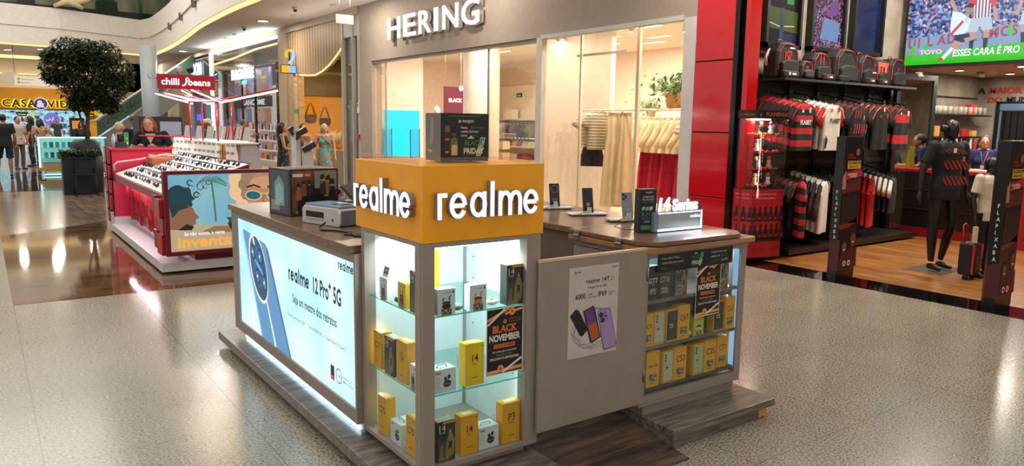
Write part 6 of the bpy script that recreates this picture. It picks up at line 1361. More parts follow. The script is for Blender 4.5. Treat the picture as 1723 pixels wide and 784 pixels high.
PO = noise_mat('perfume_photo', [(.3, '#2f4f9a'), (.45, '#7a86c8'), (.6, '#d8a6b4'), (.75, '#c99a7a')], (1, .5, 1), .9, 3, .4, emit=1.0)
t = thing('perfume_shop_interior', 'bright perfume shop with shelves, lit portraits and a dark name board', 'shop', (7.2, 24, 0))
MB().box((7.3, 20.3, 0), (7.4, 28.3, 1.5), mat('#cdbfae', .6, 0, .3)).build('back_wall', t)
m = MB(); rn = random.Random(12)
for z in (.25, .6, .95, 1.3):
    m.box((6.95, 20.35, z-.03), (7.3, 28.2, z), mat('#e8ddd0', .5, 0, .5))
    y = 20.4
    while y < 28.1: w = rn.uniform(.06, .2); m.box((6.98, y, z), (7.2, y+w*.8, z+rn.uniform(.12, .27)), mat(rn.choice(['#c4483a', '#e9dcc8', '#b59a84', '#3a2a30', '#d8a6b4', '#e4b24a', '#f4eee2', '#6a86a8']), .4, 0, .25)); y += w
b_ = m.build('bottle_shelves', t); b_['kind'] = 'stuff'
m = MB().box((7.0, 23.7, 2.55), (7.05, 28.2, 3.5), PO); T = FY(6.99, 28.2, 2.5)
m.poly([(2.3, 0), (4.4, 0), (4.3, .75), (3.9, .98), (3.4, .85), (3.0, .95), (2.6, .5)], glow('#c49a84', .7), T); m.disc(3.75, .62, .28, glow('#d8a88a', .8), T, .003, 20, .2); m.poly([(3.5, .7), (4.0, .72), (3.9, .95), (3.55, .93)], glow('#8a6a4a', .6), T, .004); m.disc(2.95, .75, .15, glow('#b98a74', .7), T, .003, 16, .13)
m.poly([(0, 0), (2.3, 0), (2.0, .25), (.9, .35), (.5, .6), (0, .5)], glow('#b4a0c4', .6), T, .001); m.rect(1.2, .70, .9, .012, glow('#3a4a7a', .5), T, .002); m.build('portrait', t)
m = MB().box((6.95, 23.6, 2.12), (7.0, 28.3, 2.5), mat('#3a2e2c', .2)); m.text('LANCÔME', 1.4, .08, .20, glow('#f0ece6', 1.1), FY(6.94, 28.3, 2.12), .001, 0, .03, 2.0); m.build('name_board', t)
m = MB()
for y0, y1, c in ((26.2, 28.0, '#7a8ac0'), (23.9, 25.8, '#c9876a')):
    m.box((7.0, y0, 1.45), (7.04, y1, 2.08), glow(c, .7)); T = FY(6.99, y1, 1.45); m.disc(.9, .35, .5, glow('#d8a88a', .7), T, .003, 16, .25); m.poly([(.3, 0), (1.5, 0), (1.2, .3), (.6, .3)], glow('#b47a5a', .6), T, .002)
m.build('small_portrait', t)
m = MB()
for y in (21.9, 24.3, 25.9, 28.0): m.box((6.6, y-.05, 0), (6.66, y+.05, 3.42), BLACKG)
m.build('door_frame', t)
m = MB(); m.text('FRAGRANCE', 0, 0, .34, glow('#e4f6ff', 1.5), FY(6.12, 25.3, 3.05), .0, .03, .04, .98); m.rect(1.25, -.20, .62, .13, glow('#5fd0f0', 1.5), FY(6.12, 25.3, 3.05), .02); m.build('lettering', t)
MB().box((6.3, 20.2, 0), (6.312, 28.2, 3.42), glassy('#eef0f2', .03)).build('glass_front', t)
MB().box((6.9, 26.4, 2.5), (7.0, 27.1, 3.1), mat('#c9a8a0', .5)).box((6.5, 28.2, 0), (7.4, 28.3, 3.42), mat('#8a7a72', .5)).build('side_panel', t)
for y in (21.6, 24, 26.6): downlight(6.75, y, 3.55, .1, 'round downlight inside the perfume shop, '+{21.6: 'next to the bag shop', 24: 'in the middle', 26.6: 'at the far end'}[y], 'perfume shop downlights', power=40, lc=(1, .92, .82))
t = thing('beauty_shop', 'dark blue fronted shop with lit letters beyond the perfume shop', 'shop', (6.3, 31, 0))
m = MB(); m.text('ROOM', 0, 0, .50, glow('#dfeaff', 1.3), FY(6.12, 31.7, 3.45), 0, .03, .03, 1.0); m.build('letters', t)
MB().box((6.3, 28.4, 0), (6.4, 34.2, 3.1), woodmat('reddish_wood', '#5a3a28', '#8a5f40', '#a87a54', 0, .4, .8)).build('front', t)
m = MB()
for y, c in ((29.0, '#7aa8a8'), (30.4, '#3a5a8c'), (32, '#88a0a8')): m.box((6.25, y, .3), (6.3, y+.8, 2.6), glow(c, .45))
m.box((6.22, 30.3, 1.6), (6.25, 31.3, 1.85), glow('#3a5aff', 1.6)); m.build('lit_window', t)
# ================================================================ inside the clothing shop
t = thing('wall_screen', 'bright cyan screen panel on the side wall of the clothing shop', 'screen', (7.2, 14.38, .8))
MB().box((6.74, 14.36, .78), (7.80, 14.395, 1.97), mat('#e8e2da', .5)).build('housing', t, .004)
MB().box((6.77, 14.352, .8), (7.77, 14.358, 1.945), glow('#22ecff', 1.05)).build('screen_face', t)
for x, l in ((6.55, 'security gate frame before the cyan screen, at the wall side'), (7.32, 'security gate frame before the cyan screen, next to the mannequin')):
    t = thing('security_gate', l, 'security gate', (x, 14.0, 0)); m = MB()
    m.tube([(x, 14, 0), (x, 14, 1.47), (x+.26, 14, 1.49), (x+.26, 14, 0)], .014, mat('#4a5f86', .3), 8); m.build('frame', t); MB().box((x+.02, 13.995, .1), (x+.24, 14.005, 1.46), glassy('#c8f0fa', .06)).box((x-.03, 13.95, 0), (x+.29, 14.05, .04), ALU).build('panel', t)
o = MB().box((6.42, 14.395, 2.05), (7.88, 14.40, 2.1), mat('#e0d6c6', .7)).box((7.95, 17.85, 0), (9.2, 17.89, 2.55), mat('#f2e8d6', .6)).box((8.05, 17.83, .1), (9.1, 17.85, 2.45), mat('#ebdfca', .6))
o = o.build('trim_4'); o['kind'] = 'structure'
m = MB().box((7.70, 13, 1.88), (8.75, 13.02, 2.51), mat('#5c1030', .6)); T = FX(7.70, 12.998, 1.88); m.text('BLACK', .13, .27, .085, PW, T, .001, 0, .06, 1.0); m.ring(.60, .31, .02, .035, PW, T, .001); m.text('FRIDAY', .68, .27, .085, PW, T, .001, 0, .06)
m.tube([(7.75, 13.01, 2.5), (7.75, 13.01, 3.5)], .004, ALU, 5).tube([(8.7, 13.01, 2.5), (8.7, 13.01, 3.5)], .004, ALU, 5); tag(m.build('hanging_banner'), 'burgundy hanging banner reading BLACK FRIDAY inside the clothing shop', 'banner')
t = thing('pendant_lamp', 'slim white pendant lamp hanging in front of the burgundy banner', 'lamp', (7.87, 12.5, 3.5)); MB().tube([(7.87, 12.5, 2.48), (7.87, 12.5, 3.3), (7.83, 12.5, 3.38), (7.8, 12.5, 3.3)], .006, WHITE, 6).build('cord', t); MB().ell((7.87, 12.5, 2.45), (.045, .045, .06), glow('#fff0cc', 5), None, 14, 8).build('bulb', t)
struct('wall_column', MB().lathe([(.38, 0), (.38, 3.5)], mat('#e4d6c6', .7), (7.2, 10.6, 0), 40))
# mannequin with denim dress
WM = mat('#dedbd6', .3)
figure('white mannequin in a dark top and long blue denim skirt by the banner', (7.5, 13.0, .25), -.3, 1.82, fem=True, hair=None, top=('#33333c', 'none'), bottom=('#4a6480', 'longskirt'), shoes=None, face=False, name='mannequin', cat='mannequin', skinmat=WM)
o = MB().box((7.1, 12.6, 0), (7.9, 13.35, .25), mat('#e8dfd0', .6)); tag(o.build('podium', None, .01), 'low white podium under the denim mannequin', 'podium')
# garments
def stripe_mat(c1, c2, period, duty=.3, axis=2, off=0, rough=.8):
    m, n, L, b = nodemat('stripes'); tc = n.new('ShaderNodeTexCoord'); sp = n.new('ShaderNodeSeparateXYZ'); L.new(tc.outputs['Object'], sp.inputs[0])
    a = n.new('ShaderNodeMath'); a.operation = 'ADD'; a.inputs[1].default_value = 10+off; L.new(sp.outputs[axis], a.inputs[0])
    d = n.new('ShaderNodeMath'); d.operation = 'DIVIDE'; d.inputs[1].default_value = period; L.new(a.outputs[0], d.inputs[0])
    f = n.new('ShaderNodeMath'); f.operation = 'FRACT'; L.new(d.outputs[0], f.inputs[0]); l = n.new('ShaderNodeMath'); l.operation = 'LESS_THAN'; l.inputs[1].default_value = duty; L.new(f.outputs[0], l.inputs[0])
    x = n.new('ShaderNodeMix'); x.data_type = 'RGBA'; L.new(l.outputs[0], x.inputs[0]); x.inputs[6].default_value = lin(c1); x.inputs[7].default_value = lin(c2); L.new(x.outputs[2], b.inputs['Base Color']); b.inputs['Roughness'].default_value = rough
    return m
def cloth_loft(m, rings, mt, folds=5, amp=.012, n=36, seed=0):
    vs = []; fs = []
    for j, (x, z, rx, ry) in enumerate(rings):
        f = j/(len(rings)-1)
        for k in range(n):
            a = 2*PI*k/n; w = amp*f*math.sin(folds*a+seed+1.3*math.sin(2*a+seed))
            vs.append((x+(rx+w*.6)*math.copysign(abs(math.cos(a))**.8, math.cos(a)), (ry+w)*math.copysign(abs(math.sin(a))**.8, math.sin(a)), z))
    for j in range(len(rings)-1):
        for k in range(n): fs.append((j*n+k, j*n+(k+1) % n, (j+1)*n+(k+1) % n, (j+1)*n+k))
    fs.append(tuple(range(n))); m.add(vs, fs, mt, None, True)
def garment(name, label, kind, col, group=None, L=.68, hang='#d8d2c6', sleeve=None, trim=None, art=None, w=.24, cat='shirt', seed=0, third=None):
    t = thing(name, label, cat, (0, 0, 0), group)
    c = col if isinstance(col, bpy.types.Material) else mat(col, .85, bump=.2, bscale=25)
    sc = sleeve if isinstance(sleeve, bpy.types.Material) else mat(sleeve, .85) if sleeve else c
    h = MB().tube([(0, .0, .0), (.018, 0, .012), (.012, 0, .034), (-.012, 0, .034), (-.018, 0, .018)], .003, mat(hang, .3), 6).tube([(-.17, 0, -.065), (-.06, 0, -.03), (0, 0, 0), (.06, 0, -.03), (.17, 0, -.065)], .007, mat(hang, .4), 6)
    h.build('hanger', t)
    m = MB()
    if kind in ('tee', 'jersey', 'tank', 'jacket', 'longsleeve'):
        cloth_loft(m, [(0, -.025, .07, .02), (0, -.045, .12, .035), (0, -.075, w*.80, .045), (0, -.12, w*.88, .05), (0, -.28, w*.86, .05), (0, -.5, w*.88, .05), (0, -L, w*.92, .045)], c, 5, .014, seed=seed)
    elif kind == 'dress':
        cloth_loft(m, [(0, -.04, .09, .02), (0, -.12, w*.7, .04), (0, -.34, w*.62, .045), (0, -.7, w*.85, .06), (0, -L, w*1.15, .08)], c, 7, .03, seed=seed)
        m.tube([(-.09, 0, -.05), (-.06, 0, -.01)], .008, c, 5); m.tube([(.09, 0, -.05), (.06, 0, -.01)], .008, c, 5)
    elif kind == 'shorts':
        cloth_loft(m, [(0, -.03, w*.62, .03), (0, -.06, w*.66, .035), (0, -.2, w*.78, .05)], c, 4, .01, seed=seed)
        for s_ in (-1, 1): cloth_loft(m, [(s_*w*.36, -.15, w*.40, .045), (s_*w*.42, -L, w*.46, .05)], c, 3, .012, 20, seed)
    elif kind == 'trousers':
        cloth_loft(m, [(0, -.03, w*.62, .03), (0, -.25, w*.72, .05)], c, 4, .01, seed=seed)
        for s_ in (-1, 1): cloth_loft(m, [(s_*w*.34, -.2, w*.36, .045), (s_*w*.36, -L, w*.3, .035)], c, 3, .012, 20, seed)
    m.build('fabric', t)
    if kind in ('tee', 'jersey', 'jacket', 'longsleeve'):
        Ls = .23 if kind in ('tee', 'jersey') else .5
        for s_ in (-1, 1):
            q = MB(); d = Vector((s_*.55, 0, -.84)).normalized(); p0 = Vector((s_*w*.72, 0, -.095)); R = [.055, .06, .062]
            vs = []; fs = []
            for j in range(4):
                for k in range(16):
                    a = 2*PI*k/16; nn = Vector((-d.z, 0, d.x)); vs.append(p0+d*(Ls*j/3)+nn*(.068+.006*j)*math.cos(a)*(1 if Ls < .3 else 1-.1*j)+Vector((0, 1, 0))*.028*math.sin(a))
            for j in range(3):
                for k in range(16): fs.append((j*16+k, j*16+(k+1) % 16, (j+1)*16+(k+1) % 16, (j+1)*16+k))
            fs.append(tuple(range(48, 64))); q.add(vs, fs, sc, None, True); q.build('sleeve', t)
            if trim:
                q = MB(); tm = mat(trim, .8)
                for k in range(3): q.tube([(s_*(.06+.0), -.022+.022*k-.025, -.03-.002*k), (s_*w*.80, -.026+.024*k-.02, -.085), (s_*(w*.80+.08), -.022+.022*k-.012, -.20)], .0055, tm, 4)
                q.build('shoulder_stripes', t)
    if art:
        m = MB(); art(m, FX(-w, -.056, -L)); m.build('print', t)
    return t
CRM_ = '#e2d3b4'; SM1 = stripe_mat('#efe6d4', '#2c2a30', .06, .13)
gl = [('tee', SM1, .62, (7.2, 7.02), 'cream striped t-shirt over navy shorts, frontmost in the shop window'), ('tee', stripe_mat('#dccfae', '#4a463c', .05, .25), .66, (7.22, 6.83), 'second striped t-shirt behind the first in the shop window')]
struct('trim_5', MB().box((6.88, 7.05, 0), (6.92, 7.09, 3.5), mat('#eee4d2', .5)).box((6.88, 5.70, 0), (6.93, 5.76, 3.5), mat('#eee4d2', .5)).tube([(7.2, 7.35, 1.90), (7.2, 6.0, 1.90)], .012, mat('#f2e9d8', .4), 8).box((6.9, 6.0, 2.78), (6.92, 7.2, 2.82), mat('#f2e9d8', .5)).tube([(6.9, 5.72, 1.9), (7.2, 5.72, 1.9), (7.2, 6.4, 1.9)], .012, mat('#f2e9d8', .4), 8))
def hangat(g, x, y, z, rz): g.location = (x, y, z-.034); g.rotation_euler = (0, 0, rz)
for (k, c, L, (x, y), l) in gl: hangat(garment('striped_shirt', l, k, c, None, L, w=.30, seed=x*3), x, y, 1.93, -.75)
hangat(garment('navy_shorts', 'loose navy shorts hanging below the striped t-shirt', 'shorts', '#2a2838', None, .36, w=.25, cat='shorts'), 7.17, 7.04, 1.34, -.75)
hangat(garment('cream_dress', 'long cream halter dress in the middle of the shop window', 'dress', '#dccaa4', None, 1.6, w=.17, cat='dress', seed=2), 7.2, 6.55, 1.93, -.7)
hangat(garment('cream_dress', 'second long cream dress with red edge behind the white window post', 'dress', '#d8c49c', None, 1.55, w=.15, cat='dress', seed=5), 7.25, 6.32, 1.93, -.9)
struct('trim_6', MB().tube([(8.5, 7.6, 1.80), (8.5, 5.0, 1.80)], .012, mat('#f2e9d8', .4), 8).box((8.45, 4.6, 1.93), (9.0, 7.8, 1.96), mat('#f2e9d8', .5)).tube([(10.2, 9.2, 1.75), (10.2, 5.5, 1.75)], .012, mat('#f2e9d8', .4), 8))
fam = 'cream jackets in a row on the rail of the clothing shop'
j0 = garment('cream_jacket', 'cream short sleeved jacket hanging in the dense row on the shop rail', 'jacket', '#e0d0ac', fam, .62, w=.25, cat='jacket'); hangat(j0, 8.5, 7.5, 1.83, -.2)
for k in range(1, 11): hangat(dup(j0, label='cream jacket, '+ORD[k]+' from the entrance in the dense row on the rail'), 8.5, 7.5-.165*k, 1.83, -.2+.1*math.sin(k*2.1)) if k else None
fam = 'crimson long dresses on the shop rail'
d0 = garment('crimson_dress', 'long crimson pleated dress hanging low behind the cream jackets', 'dress', '#b0143c', fam, 1.45, w=.2, cat='dress', seed=1); hangat(d0, 8.7, 7.2, 1.75, -.3)
for k in range(1, 8):
    hangat(dup(d0, label='long crimson pleated dress, '+ORD[k]+' from the shop entrance below the cream jackets'), 8.7, 7.2-.27*k+(.0 if k < 3 else -.1), 1.75, -.3)
hangat(garment('striped_shirt', 'beige and grey striped shirt on the rail beside the window frame', 'tee', stripe_mat('#e2d2b4', '#8a7c74', .07, .3), None, .75, w=.27), 8.2, 5.65, 1.83, -.9)
hangat(garment('plaid_shirt', 'blue grey plaid shirt tucked behind the beige striped shirt', 'tee', stripe_mat('#5a6a78', '#39424c', .03, .5), None, .72, w=.24), 8.35, 5.35, 1.83, -.9)
fam = 'cream garments on the rear rail'
g0 = dup(j0, group=fam, label='cream garment on the farther rail beyond the small plant'); hangat(g0, 10.2, 8.9, 1.78, -.25)
for k in range(1, 12): hangat(dup(g0, label='cream garment, '+ORD[k]+' from the entrance on the farther rail'), 10.2, 8.9-.2*k, 1.78, -.25)
# potted plants on the shelf
def pot(x, y, z, s, label, col):
    t = thing('potted_plant', label, 'plant', (x, y, z)); MB().lathe([(.10*s, 0), (.14*s, .22*s), (.15*s, .24*s), (.13*s, .24*s)], mat(col, .6), (x, y, z), 24).build('pot', t)
    m = MB(); r = random.Random(int(s*10)); leaf_cloud(m, int(260*s), lambda r: (x+r.gauss(0, .16)*s, y+r.gauss(0, .16)*s, z+(.36+r.gauss(0, .09))*s), .13*s, [mat('#4a6a34', .5), mat('#5f7f44', .5), mat('#6f8a54', .5)], r, .3, .45); m.build('foliage', t)
pot(8.6, 6.55, 1.965, 1.15, 'leafy plant in an orange pot on the high shelf of the shop window', '#c98a3a'); pot(10.0, 8.44, 1.8, .75, 'smaller plant on the far rail shelf', '#b9a890')
o = MB().box((9.8, 8.2, 1.76), (10.2, 8.9, 1.80), mat('#f2e9d8', .5)); tag(o.build('shelf'), 'small white shelf carrying the smaller plant', 'shelf')
# back right wall: shelves, folded clothes, hanging knits
t = thing('shelf_unit', 'white wall unit with hanging knitwear and folded clothes at the back of the shop', 'shelves', (12.1, 15.9, 0))
m = MB().box((11.7, 14.6, .55), (12.15, 17.2, .60), WHITE).box((11.7, 14.6, .95), (12.15, 17.2, .99), WHITE).box((11.7, 14.6, 1.21), (12.15, 17.2, 1.25), WHITE).box((11.7, 14.6, 1.76), (12.15, 17.2, 1.80), WHITE).box((12.1, 14.5, 0), (12.18, 17.3, 2.8), mat('#f0e6d4', .6)).box((11.95, 16.9, 0), (12.0, 16.95, 2.7), WHITE); m.build('boards', t); MB().tube([(11.85, 14.7, 1.70), (11.85, 17.1, 1.70)], .012, ALU, 6).build('rail', t)
fam = 'knitwear hanging on the back wall rail'
cols = ['#5a6a80', '#7a8a98', '#c9bca8', '#d8ccb8', '#b9ac98', '#8a8078', '#4a4844', '#5a5650', '#3f3c3a', '#2f2c2c', '#4a4642', '#6a625a']
lab = ['steel blue', 'pale blue grey', 'beige', 'cream', 'sand', 'taupe', 'charcoal', 'dark grey', 'near black', 'black', 'brown grey', 'warm grey']
for k, c in enumerate(cols): hangat(garment('knit_top', lab[k]+' knit top on the back wall rail of the shop', 'tee', c, fam, .36, w=.2, seed=k, cat='top'), 11.85, 17.0-.19*k, 1.73, -.3)
fam = 'folded clothes on the back shelves'
r = random.Random(6)
for zi, z in enumerate((.60, .99)):
    for k in range(9):
        c = r.choice([('#e6dccb', 'cream'), ('#d8c9b0', 'sand'), ('#2f3450', 'navy'), ('#e8b8b0', 'pale pink'), ('#b42a34', 'red'), ('#c9bca8', 'beige'), ('#7a3038', 'wine')]); y = 14.85+.27*k
        m = MB()
        for q in range(3): m.box((11.75+.01*q, y, z+.05*q), (12.05, y+.24, z+.05*q+.045), mat(c[0], .85))
        o = m.build('folded_stack', None, .015); tag(o, c[1]+' folded clothes, '+['first', 'second', 'third', 'fourth', 'middle', 'sixth', 'seventh', 'eighth', 'last'][8-k]+(' on the lower' if zi == 0 else ' on the upper')+' back shelf', 'clothes', fam)
t = thing('glass_showcase', 'narrow tall glass showcase of clothes before the back shelves', 'showcase', (9.8, 13.5, 0))
MB().box((9.6, 13.3, 0), (10.05, 13.7, .5), mat('#e6dccb', .6)).box((9.6, 13.3, 1.38), (10.05, 13.7, 1.4), ALU).build('frame', t); MB().box((9.6, 13.3, .5), (9.61, 13.7, 1.38), SG).box((9.6, 13.3, .5), (10.05, 13.31, 1.38), SG).build('glass_pane', t); MB().box((9.7, 13.4, .5), (9.95, 13.6, .9), mat('#c9bca8', .8)).box((9.7, 13.4, .98), (9.95, 13.6, 1.2), mat('#e6dccb', .8)).build('garments', t, .03)
o = MB().box((11.75, 15.9, 1.802), (12.0, 16.3, 2.08), mat('#f4efe4', .5)); tag(o.build('white_box'), 'white square sign box on the top back shelf', 'box')
o = MB().box((12.1, 15.85, 2.45), (12.14, 16.15, 2.58), mat('#2f5a30', .4, 0, .3, '#4a8a4a')); o.text('SAÍDA', .04, .03, .06, mat('#e8efe0', .5), FY(12.095, 16.15, 2.45), .001, 0, .05, .8); tag(o.build('exit_sign'), 'small green SAÍDA exit sign on the back wall of the clothing shop', 'exit sign')
# ceiling lamps of the shop: square double spots, tracks and slim lines
for k, (x, y) in enumerate(((7.9, 8.9), (8.5, 8.4), (8.0, 6.9), (8.7, 6.3), (7.4, 6.4), (9.3, 10.2), (9.0, 13.0))):
    t = thing('track_spot', 'white twin cylinder spotlight under the shop ceiling', 'spotlight', (x, y, 3.5), 'white twin spotlights of the clothing shop'); t['label'] = 'white twin cylinder spotlight '+['above the striped shirt', 'farther in above the striped shirt', 'above the cream dress', 'above the plant shelf', 'close to the window frame by the red pillar', 'deep in the shop beside the column', 'over the burgundy banner'][k]; m = MB(); m.box((x-.02, y-.2, 3.46), (x+.02, y+.2, 3.5), WHITE); m.build('track', t)
    for s_ in (-.12, .12): MB().tube([(x, y+s_, 3.46), (x-.02, y+s_, 3.40), (x-.05, y+s_-.02, 3.26)], [.01, .045, .045], WHITE, 10).build('head', t); MB().disc(x-.055, y+s_-.02, .04, glow('#fff0cc', 6), None, 3.255).build('lens', t)
    area('lamp', (x, y, 3.24), .1, .1, 26, (1, .87, .71))
for k, (x, y) in enumerate(((9.6, 9.3), (10.3, 8.6), (9.0, 7.6), (10.6, 10.4), (9.8, 11.8), (8.2, 11.6), (11.0, 9.4), (9.6, 6.6), (7.6, 12.6), (8.6, 14.8), (9.8, 13.6))):
    t = thing('line_lamp', 'slim rectangular recessed lamp glowing in the shop ceiling', 'lamp', (x, y, 3.5), 'recessed line lamps of the clothing shop'); t['label'] = ORD[k]+' slim rectangular lamp glowing in the clothing shop ceiling, counted inwards'; MB().box((x-.06, y-.32, 3.492), (x+.06, y+.32, 3.499), WHITE).build('trim', t); MB().box((x-.045, y-.30, 3.488), (x+.045, y+.30, 3.4915), glow('#fff2d4', 6)).build('diffuser', t); area('lamp', (x, y, 3.48), .09, .6, 34, (1, .85, .70))
for x, y, l in ((6.9, 8.3, 'close to the window frame between the two openings'), (6.9, 6.0, 'before the cream dress'), (6.85, 9.6, 'before the white column'), (6.8, 12.2, 'inside the entrance'), (7.0, 4.7, 'at the window end beside the red pillar')):
    downlight(x, y, 3.5, .1, 'added round downlight inside the shop front, '+l, 'added front downlights of the clothing shop', 7, power=40, lc=(1, .85, .70))  # added in the window zone to brighten the display wall and column
downlight(7.6, 9.2, 3.5, .12, 'round downlight in the shop ceiling next to the white column', None, 7)
# ================================================================ football club shop
# tall red display case
t = thing('club_showcase', 'red and black lit showcase of club figures at the pillar edge', 'showcase', (6.5, 3.1, 0))
foot = [(6.18, 3.26), (6.22, 3.02), (6.70, 2.92), (6.78, 3.14), (6.60, 3.40), (6.25, 3.42)]
REDB = mat('#a81624', .4)
def ringp(z0, z1, mt, g=0):
    c = Vector((6.46, 3.17)); p = [tuple(c+(Vector(q)-c)*(1+g)) for q in foot]; return MB().prism(p, z1-z0, mt, None, z0)
ringp(.05, .90, REDB).build('base', t); ringp(.90, .915, BLACK, .01).build('rim', t); ringp(1.76, 1.86, mat('#1a1416', .3), .02).build('header', t)
m = ringp(.915, 1.76, glassy('#f6eef0', .05)); m.build('glass_case', t)
for z in (1.12, 1.33, 1.54): ringp(z, z+.006, SHG, -.03).build('glass_shelf', t)
MB().box((6.3, 3.1, 1.74), (6.6, 3.3, 1.755), glow('#ffe8cc', 12)).build('lamp', t); area('case_lamp', (6.46, 3.15, 1.73), .3, .2, 5, (1, .88, .74)); area('case_lamp', (6.3, 3.0, 1.2), .02, .8, 1.2, (1, .85, .8), (PI/2, 0, -.3))
m = MB()
Tf = frame((6.22, 3.02, 0), (.48, -.10, 0), (0, 0, 1)); Ts = frame((6.18, 3.26, 0), (.04, -.24, 0), (0, 0, 1))
for T, w in ((Tf, .49), (Ts, .24)):
    if w > .3: m.text('FLAMENGO', .13, 1.79, .045, mat('#a8462e', .4), T, .012, 0, .02, 1.15)
    m.text('FLAMENGO' if w < .3 else '@', .03, 1.79, .032, mat('#a8462e', .4), T, .012, 0, .02, .8)
    m.text('MAIOR DE ROUBAR DO PLANTEL'[:26 if w > .3 else 13], .02, .83, .018, mat('#d89a8a', .5), T, .002, 0, .01, .95); m.text('QUEM NÃO CONHECE AMARGO'[:23 if w > .3 else 12], .03, .78, .018, mat('#d89a8a', .5), T, .002, 0, .01, .9)
    q = random.Random(4); dk = mat('#140c10', .5)
    n = int(w/.08)
    for rr_, z in ((0, .50), (1, .28)):
        for k in range(n):
            cx = .05+k*(w-.06)/max(1, n-1)+.02*rr_; m.disc(cx, z+.16, .022, dk, T, .002, 12, .028); m.poly([(cx-.04, z), (cx+.04, z), (cx+.035, z+.10), (cx+.012, z+.135), (cx-.012, z+.135), (cx-.035, z+.10)], dk, T, .002)
            m.poly([(cx-.025, z+.02), (cx+.02, z+.03), (cx+.01, z+.06), (cx-.02, z+.05)], REDB, T, .003)
    m.rect(.01, .25, w-.02, .05, dk, T, .002)
    if w > .3: m.stroke([(.03, .15), (w-.03, .15), (w-.03, .86), (.03, .86)], .004, dk, T, .003, 0, True)
o_ = m.build('team_print', t); o_['kind'] = 'stuff'
for x, y in ((6.27, 3.08), (6.66, 3.0), (6.32, 3.36), (6.62, 3.32)): MB().lathe([(.02, 0), (.022, .03), (.01, .05)], BLACK, (x, y, 0), 10).build('caster', t)
q = random.Random(9)
fam = 'club figures in the red showcase'
for zi, z in enumerate((.92, 1.128, 1.338, 1.548)):
    b = MB()
    for k in range(90): b.ell((6.25+q.random()*.43, 3.0+q.random()*.3, z+.012+q.random()*.02), .012, mat(q.choice(['#c41824', '#e84a2a', '#a8101c'] if zi < 3 else ['#e8702a', '#f0a040', '#c83018']), .3), None, 6, 4)
    o = b.build('glitter_filling'); o['kind'] = 'stuff'; tag(o, ['red', 'red', 'bright red', 'orange'][zi]+' shredded filling on '+['the lowest', 'the second', 'the third', 'the top'][zi]+' shelf of the showcase', 'filling')
    for k in range(3):
        x = 6.30+.13*k; y = 3.06+.05*(k % 2); c, cn = [('#c9a06a', 'tan'), ('#1a1a1c', 'black'), ('#d8d4cc', 'white')][(k+zi) % 3]
        t2 = thing('club_figurine', cn+' club figurine, '+['first', 'second', 'third'][k]+' on '+['the lowest', 'the second', 'the third', 'the top'][zi]+' showcase shelf', 'figurine', (x, y, z+.03), fam)
        MB().lathe([(.03, 0), (.034, .02), (.02, .06), (.028, .085), (.012, .10)], mat(c, .4), (x, y, z+.03), 12).build('body', t2); MB().ell((x, y, z+.15), (.025, .025, .028), mat('#b98a6c' if k != 2 else '#c4302a', .4), None, 10, 7).build('head', t2)
o = MB().lathe([(.0, 0), (.055, .0), (.055, .006), (0, .008)], mat('#5a8ac8', .2), (0, 0, 0), 24, Matrix.Translation((6.66, 3.08, 1.64)) @ Matrix.Rotation(PI/2, 4, 'X')); tag(o.build('blue_disc'), 'round blue disc on the top showcase shelf', 'disc')

# wall rack
t = thing('wall_rack', 'long black wall rack with a top shelf and sloping hanging arms', 'rack', (8.6, 3.5, 0))
m = MB()
for x in (6.95, 7.62, 8.28, 8.95, 9.62, 10.2): m.box((x-.03, 3.54, .05), (x+.03, 3.61, 2.34), BLACK)
m.build('uprights', t)
MB().box((6.9, 3.585, .1), (10.25, 3.612, 2.32), mat('#15130f', .6)).build('back_panel', t)
for k in range(5): MB().box((6.93+.665*k, 3.16, 2.255), (7.585+.665*k, 3.6, 2.285), mat('#2e3034', .4)).build('shelf_board', t)
MB().box((6.95, 2.95, .03), (10.2, 3.6, .10), mat('#211b17', .4)).build('base_board', t)
rods = [7.08, 7.72, 8.34, 8.92, 9.5]
for x in rods:
    for z in (2.10, 1.10): m = MB().tube([(x, 3.56, z+.03), (x, 2.95, z-.10), (x, 2.93, z-.06)], .011, BLACK, 6); m.build('hanging_arm', t)
MB().box((7.5, 3.56, 1.15), (10.2, 3.6, 1.22), mat('#26221e', .5)).build('rail', t)
# jerseys
RJ, BJ = '#b5202a', '#121113'
RB = stripe_mat(BJ, RJ, .155, .5, 2, .02); RB2 = stripe_mat(BJ, RJ, .30, .42, 2, .14)
def crest(m, T, x, y, s, c): m.poly([(x, y), (x+.04*s, y), (x+.045*s, y+.03*s), (x+.04*s, y+.055*s), (x, y+.055*s), (x-.005*s, y+.03*s)], c, T, .001); m.stroke([(x+.008*s, y+.01*s), (x+.008*s, y+.045*s), (x+.03*s, y+.045*s), (x+.03*s, y+.03*s), (x+.01*s, y+.028*s), (x+.032*s, y+.008*s)], .005*s, mat('#c9302a', .5) if c is PW else mat('#151515', .5), T, .002)
def art1(m, T):
    crest(m, T, .30, .48, 1.1, PW); m.poly([(.13, .48), (.19, .48), (.16, .53)], PW, T, .001); m.text('FLABET', .24, .33, .055, PW, T, .002, 0, .04, 1.0, 'c')
def art2(m, T):
    crest(m, T, .31, .50, 1.2, mat('#c9302a', .5)); m.poly([(.12, .50), (.19, .50), (.155, .56)], mat('#d8502a', .5), T, .001); m.text('FLABET', .25, .36, .055, mat('#17171a', .5), T, .002, 0, .04, 1.0, 'c')
    m.poly([(.42, .02), (.46, .02), (.46, .26), (.41, .12)], mat('#17171a', .5), T, .001); m.poly([(.03, .02), (.06, .02), (.10, .14), (.04, .2)], mat('#17171a', .5), T, .001)
TIG = mat('#8e1f28', .6)
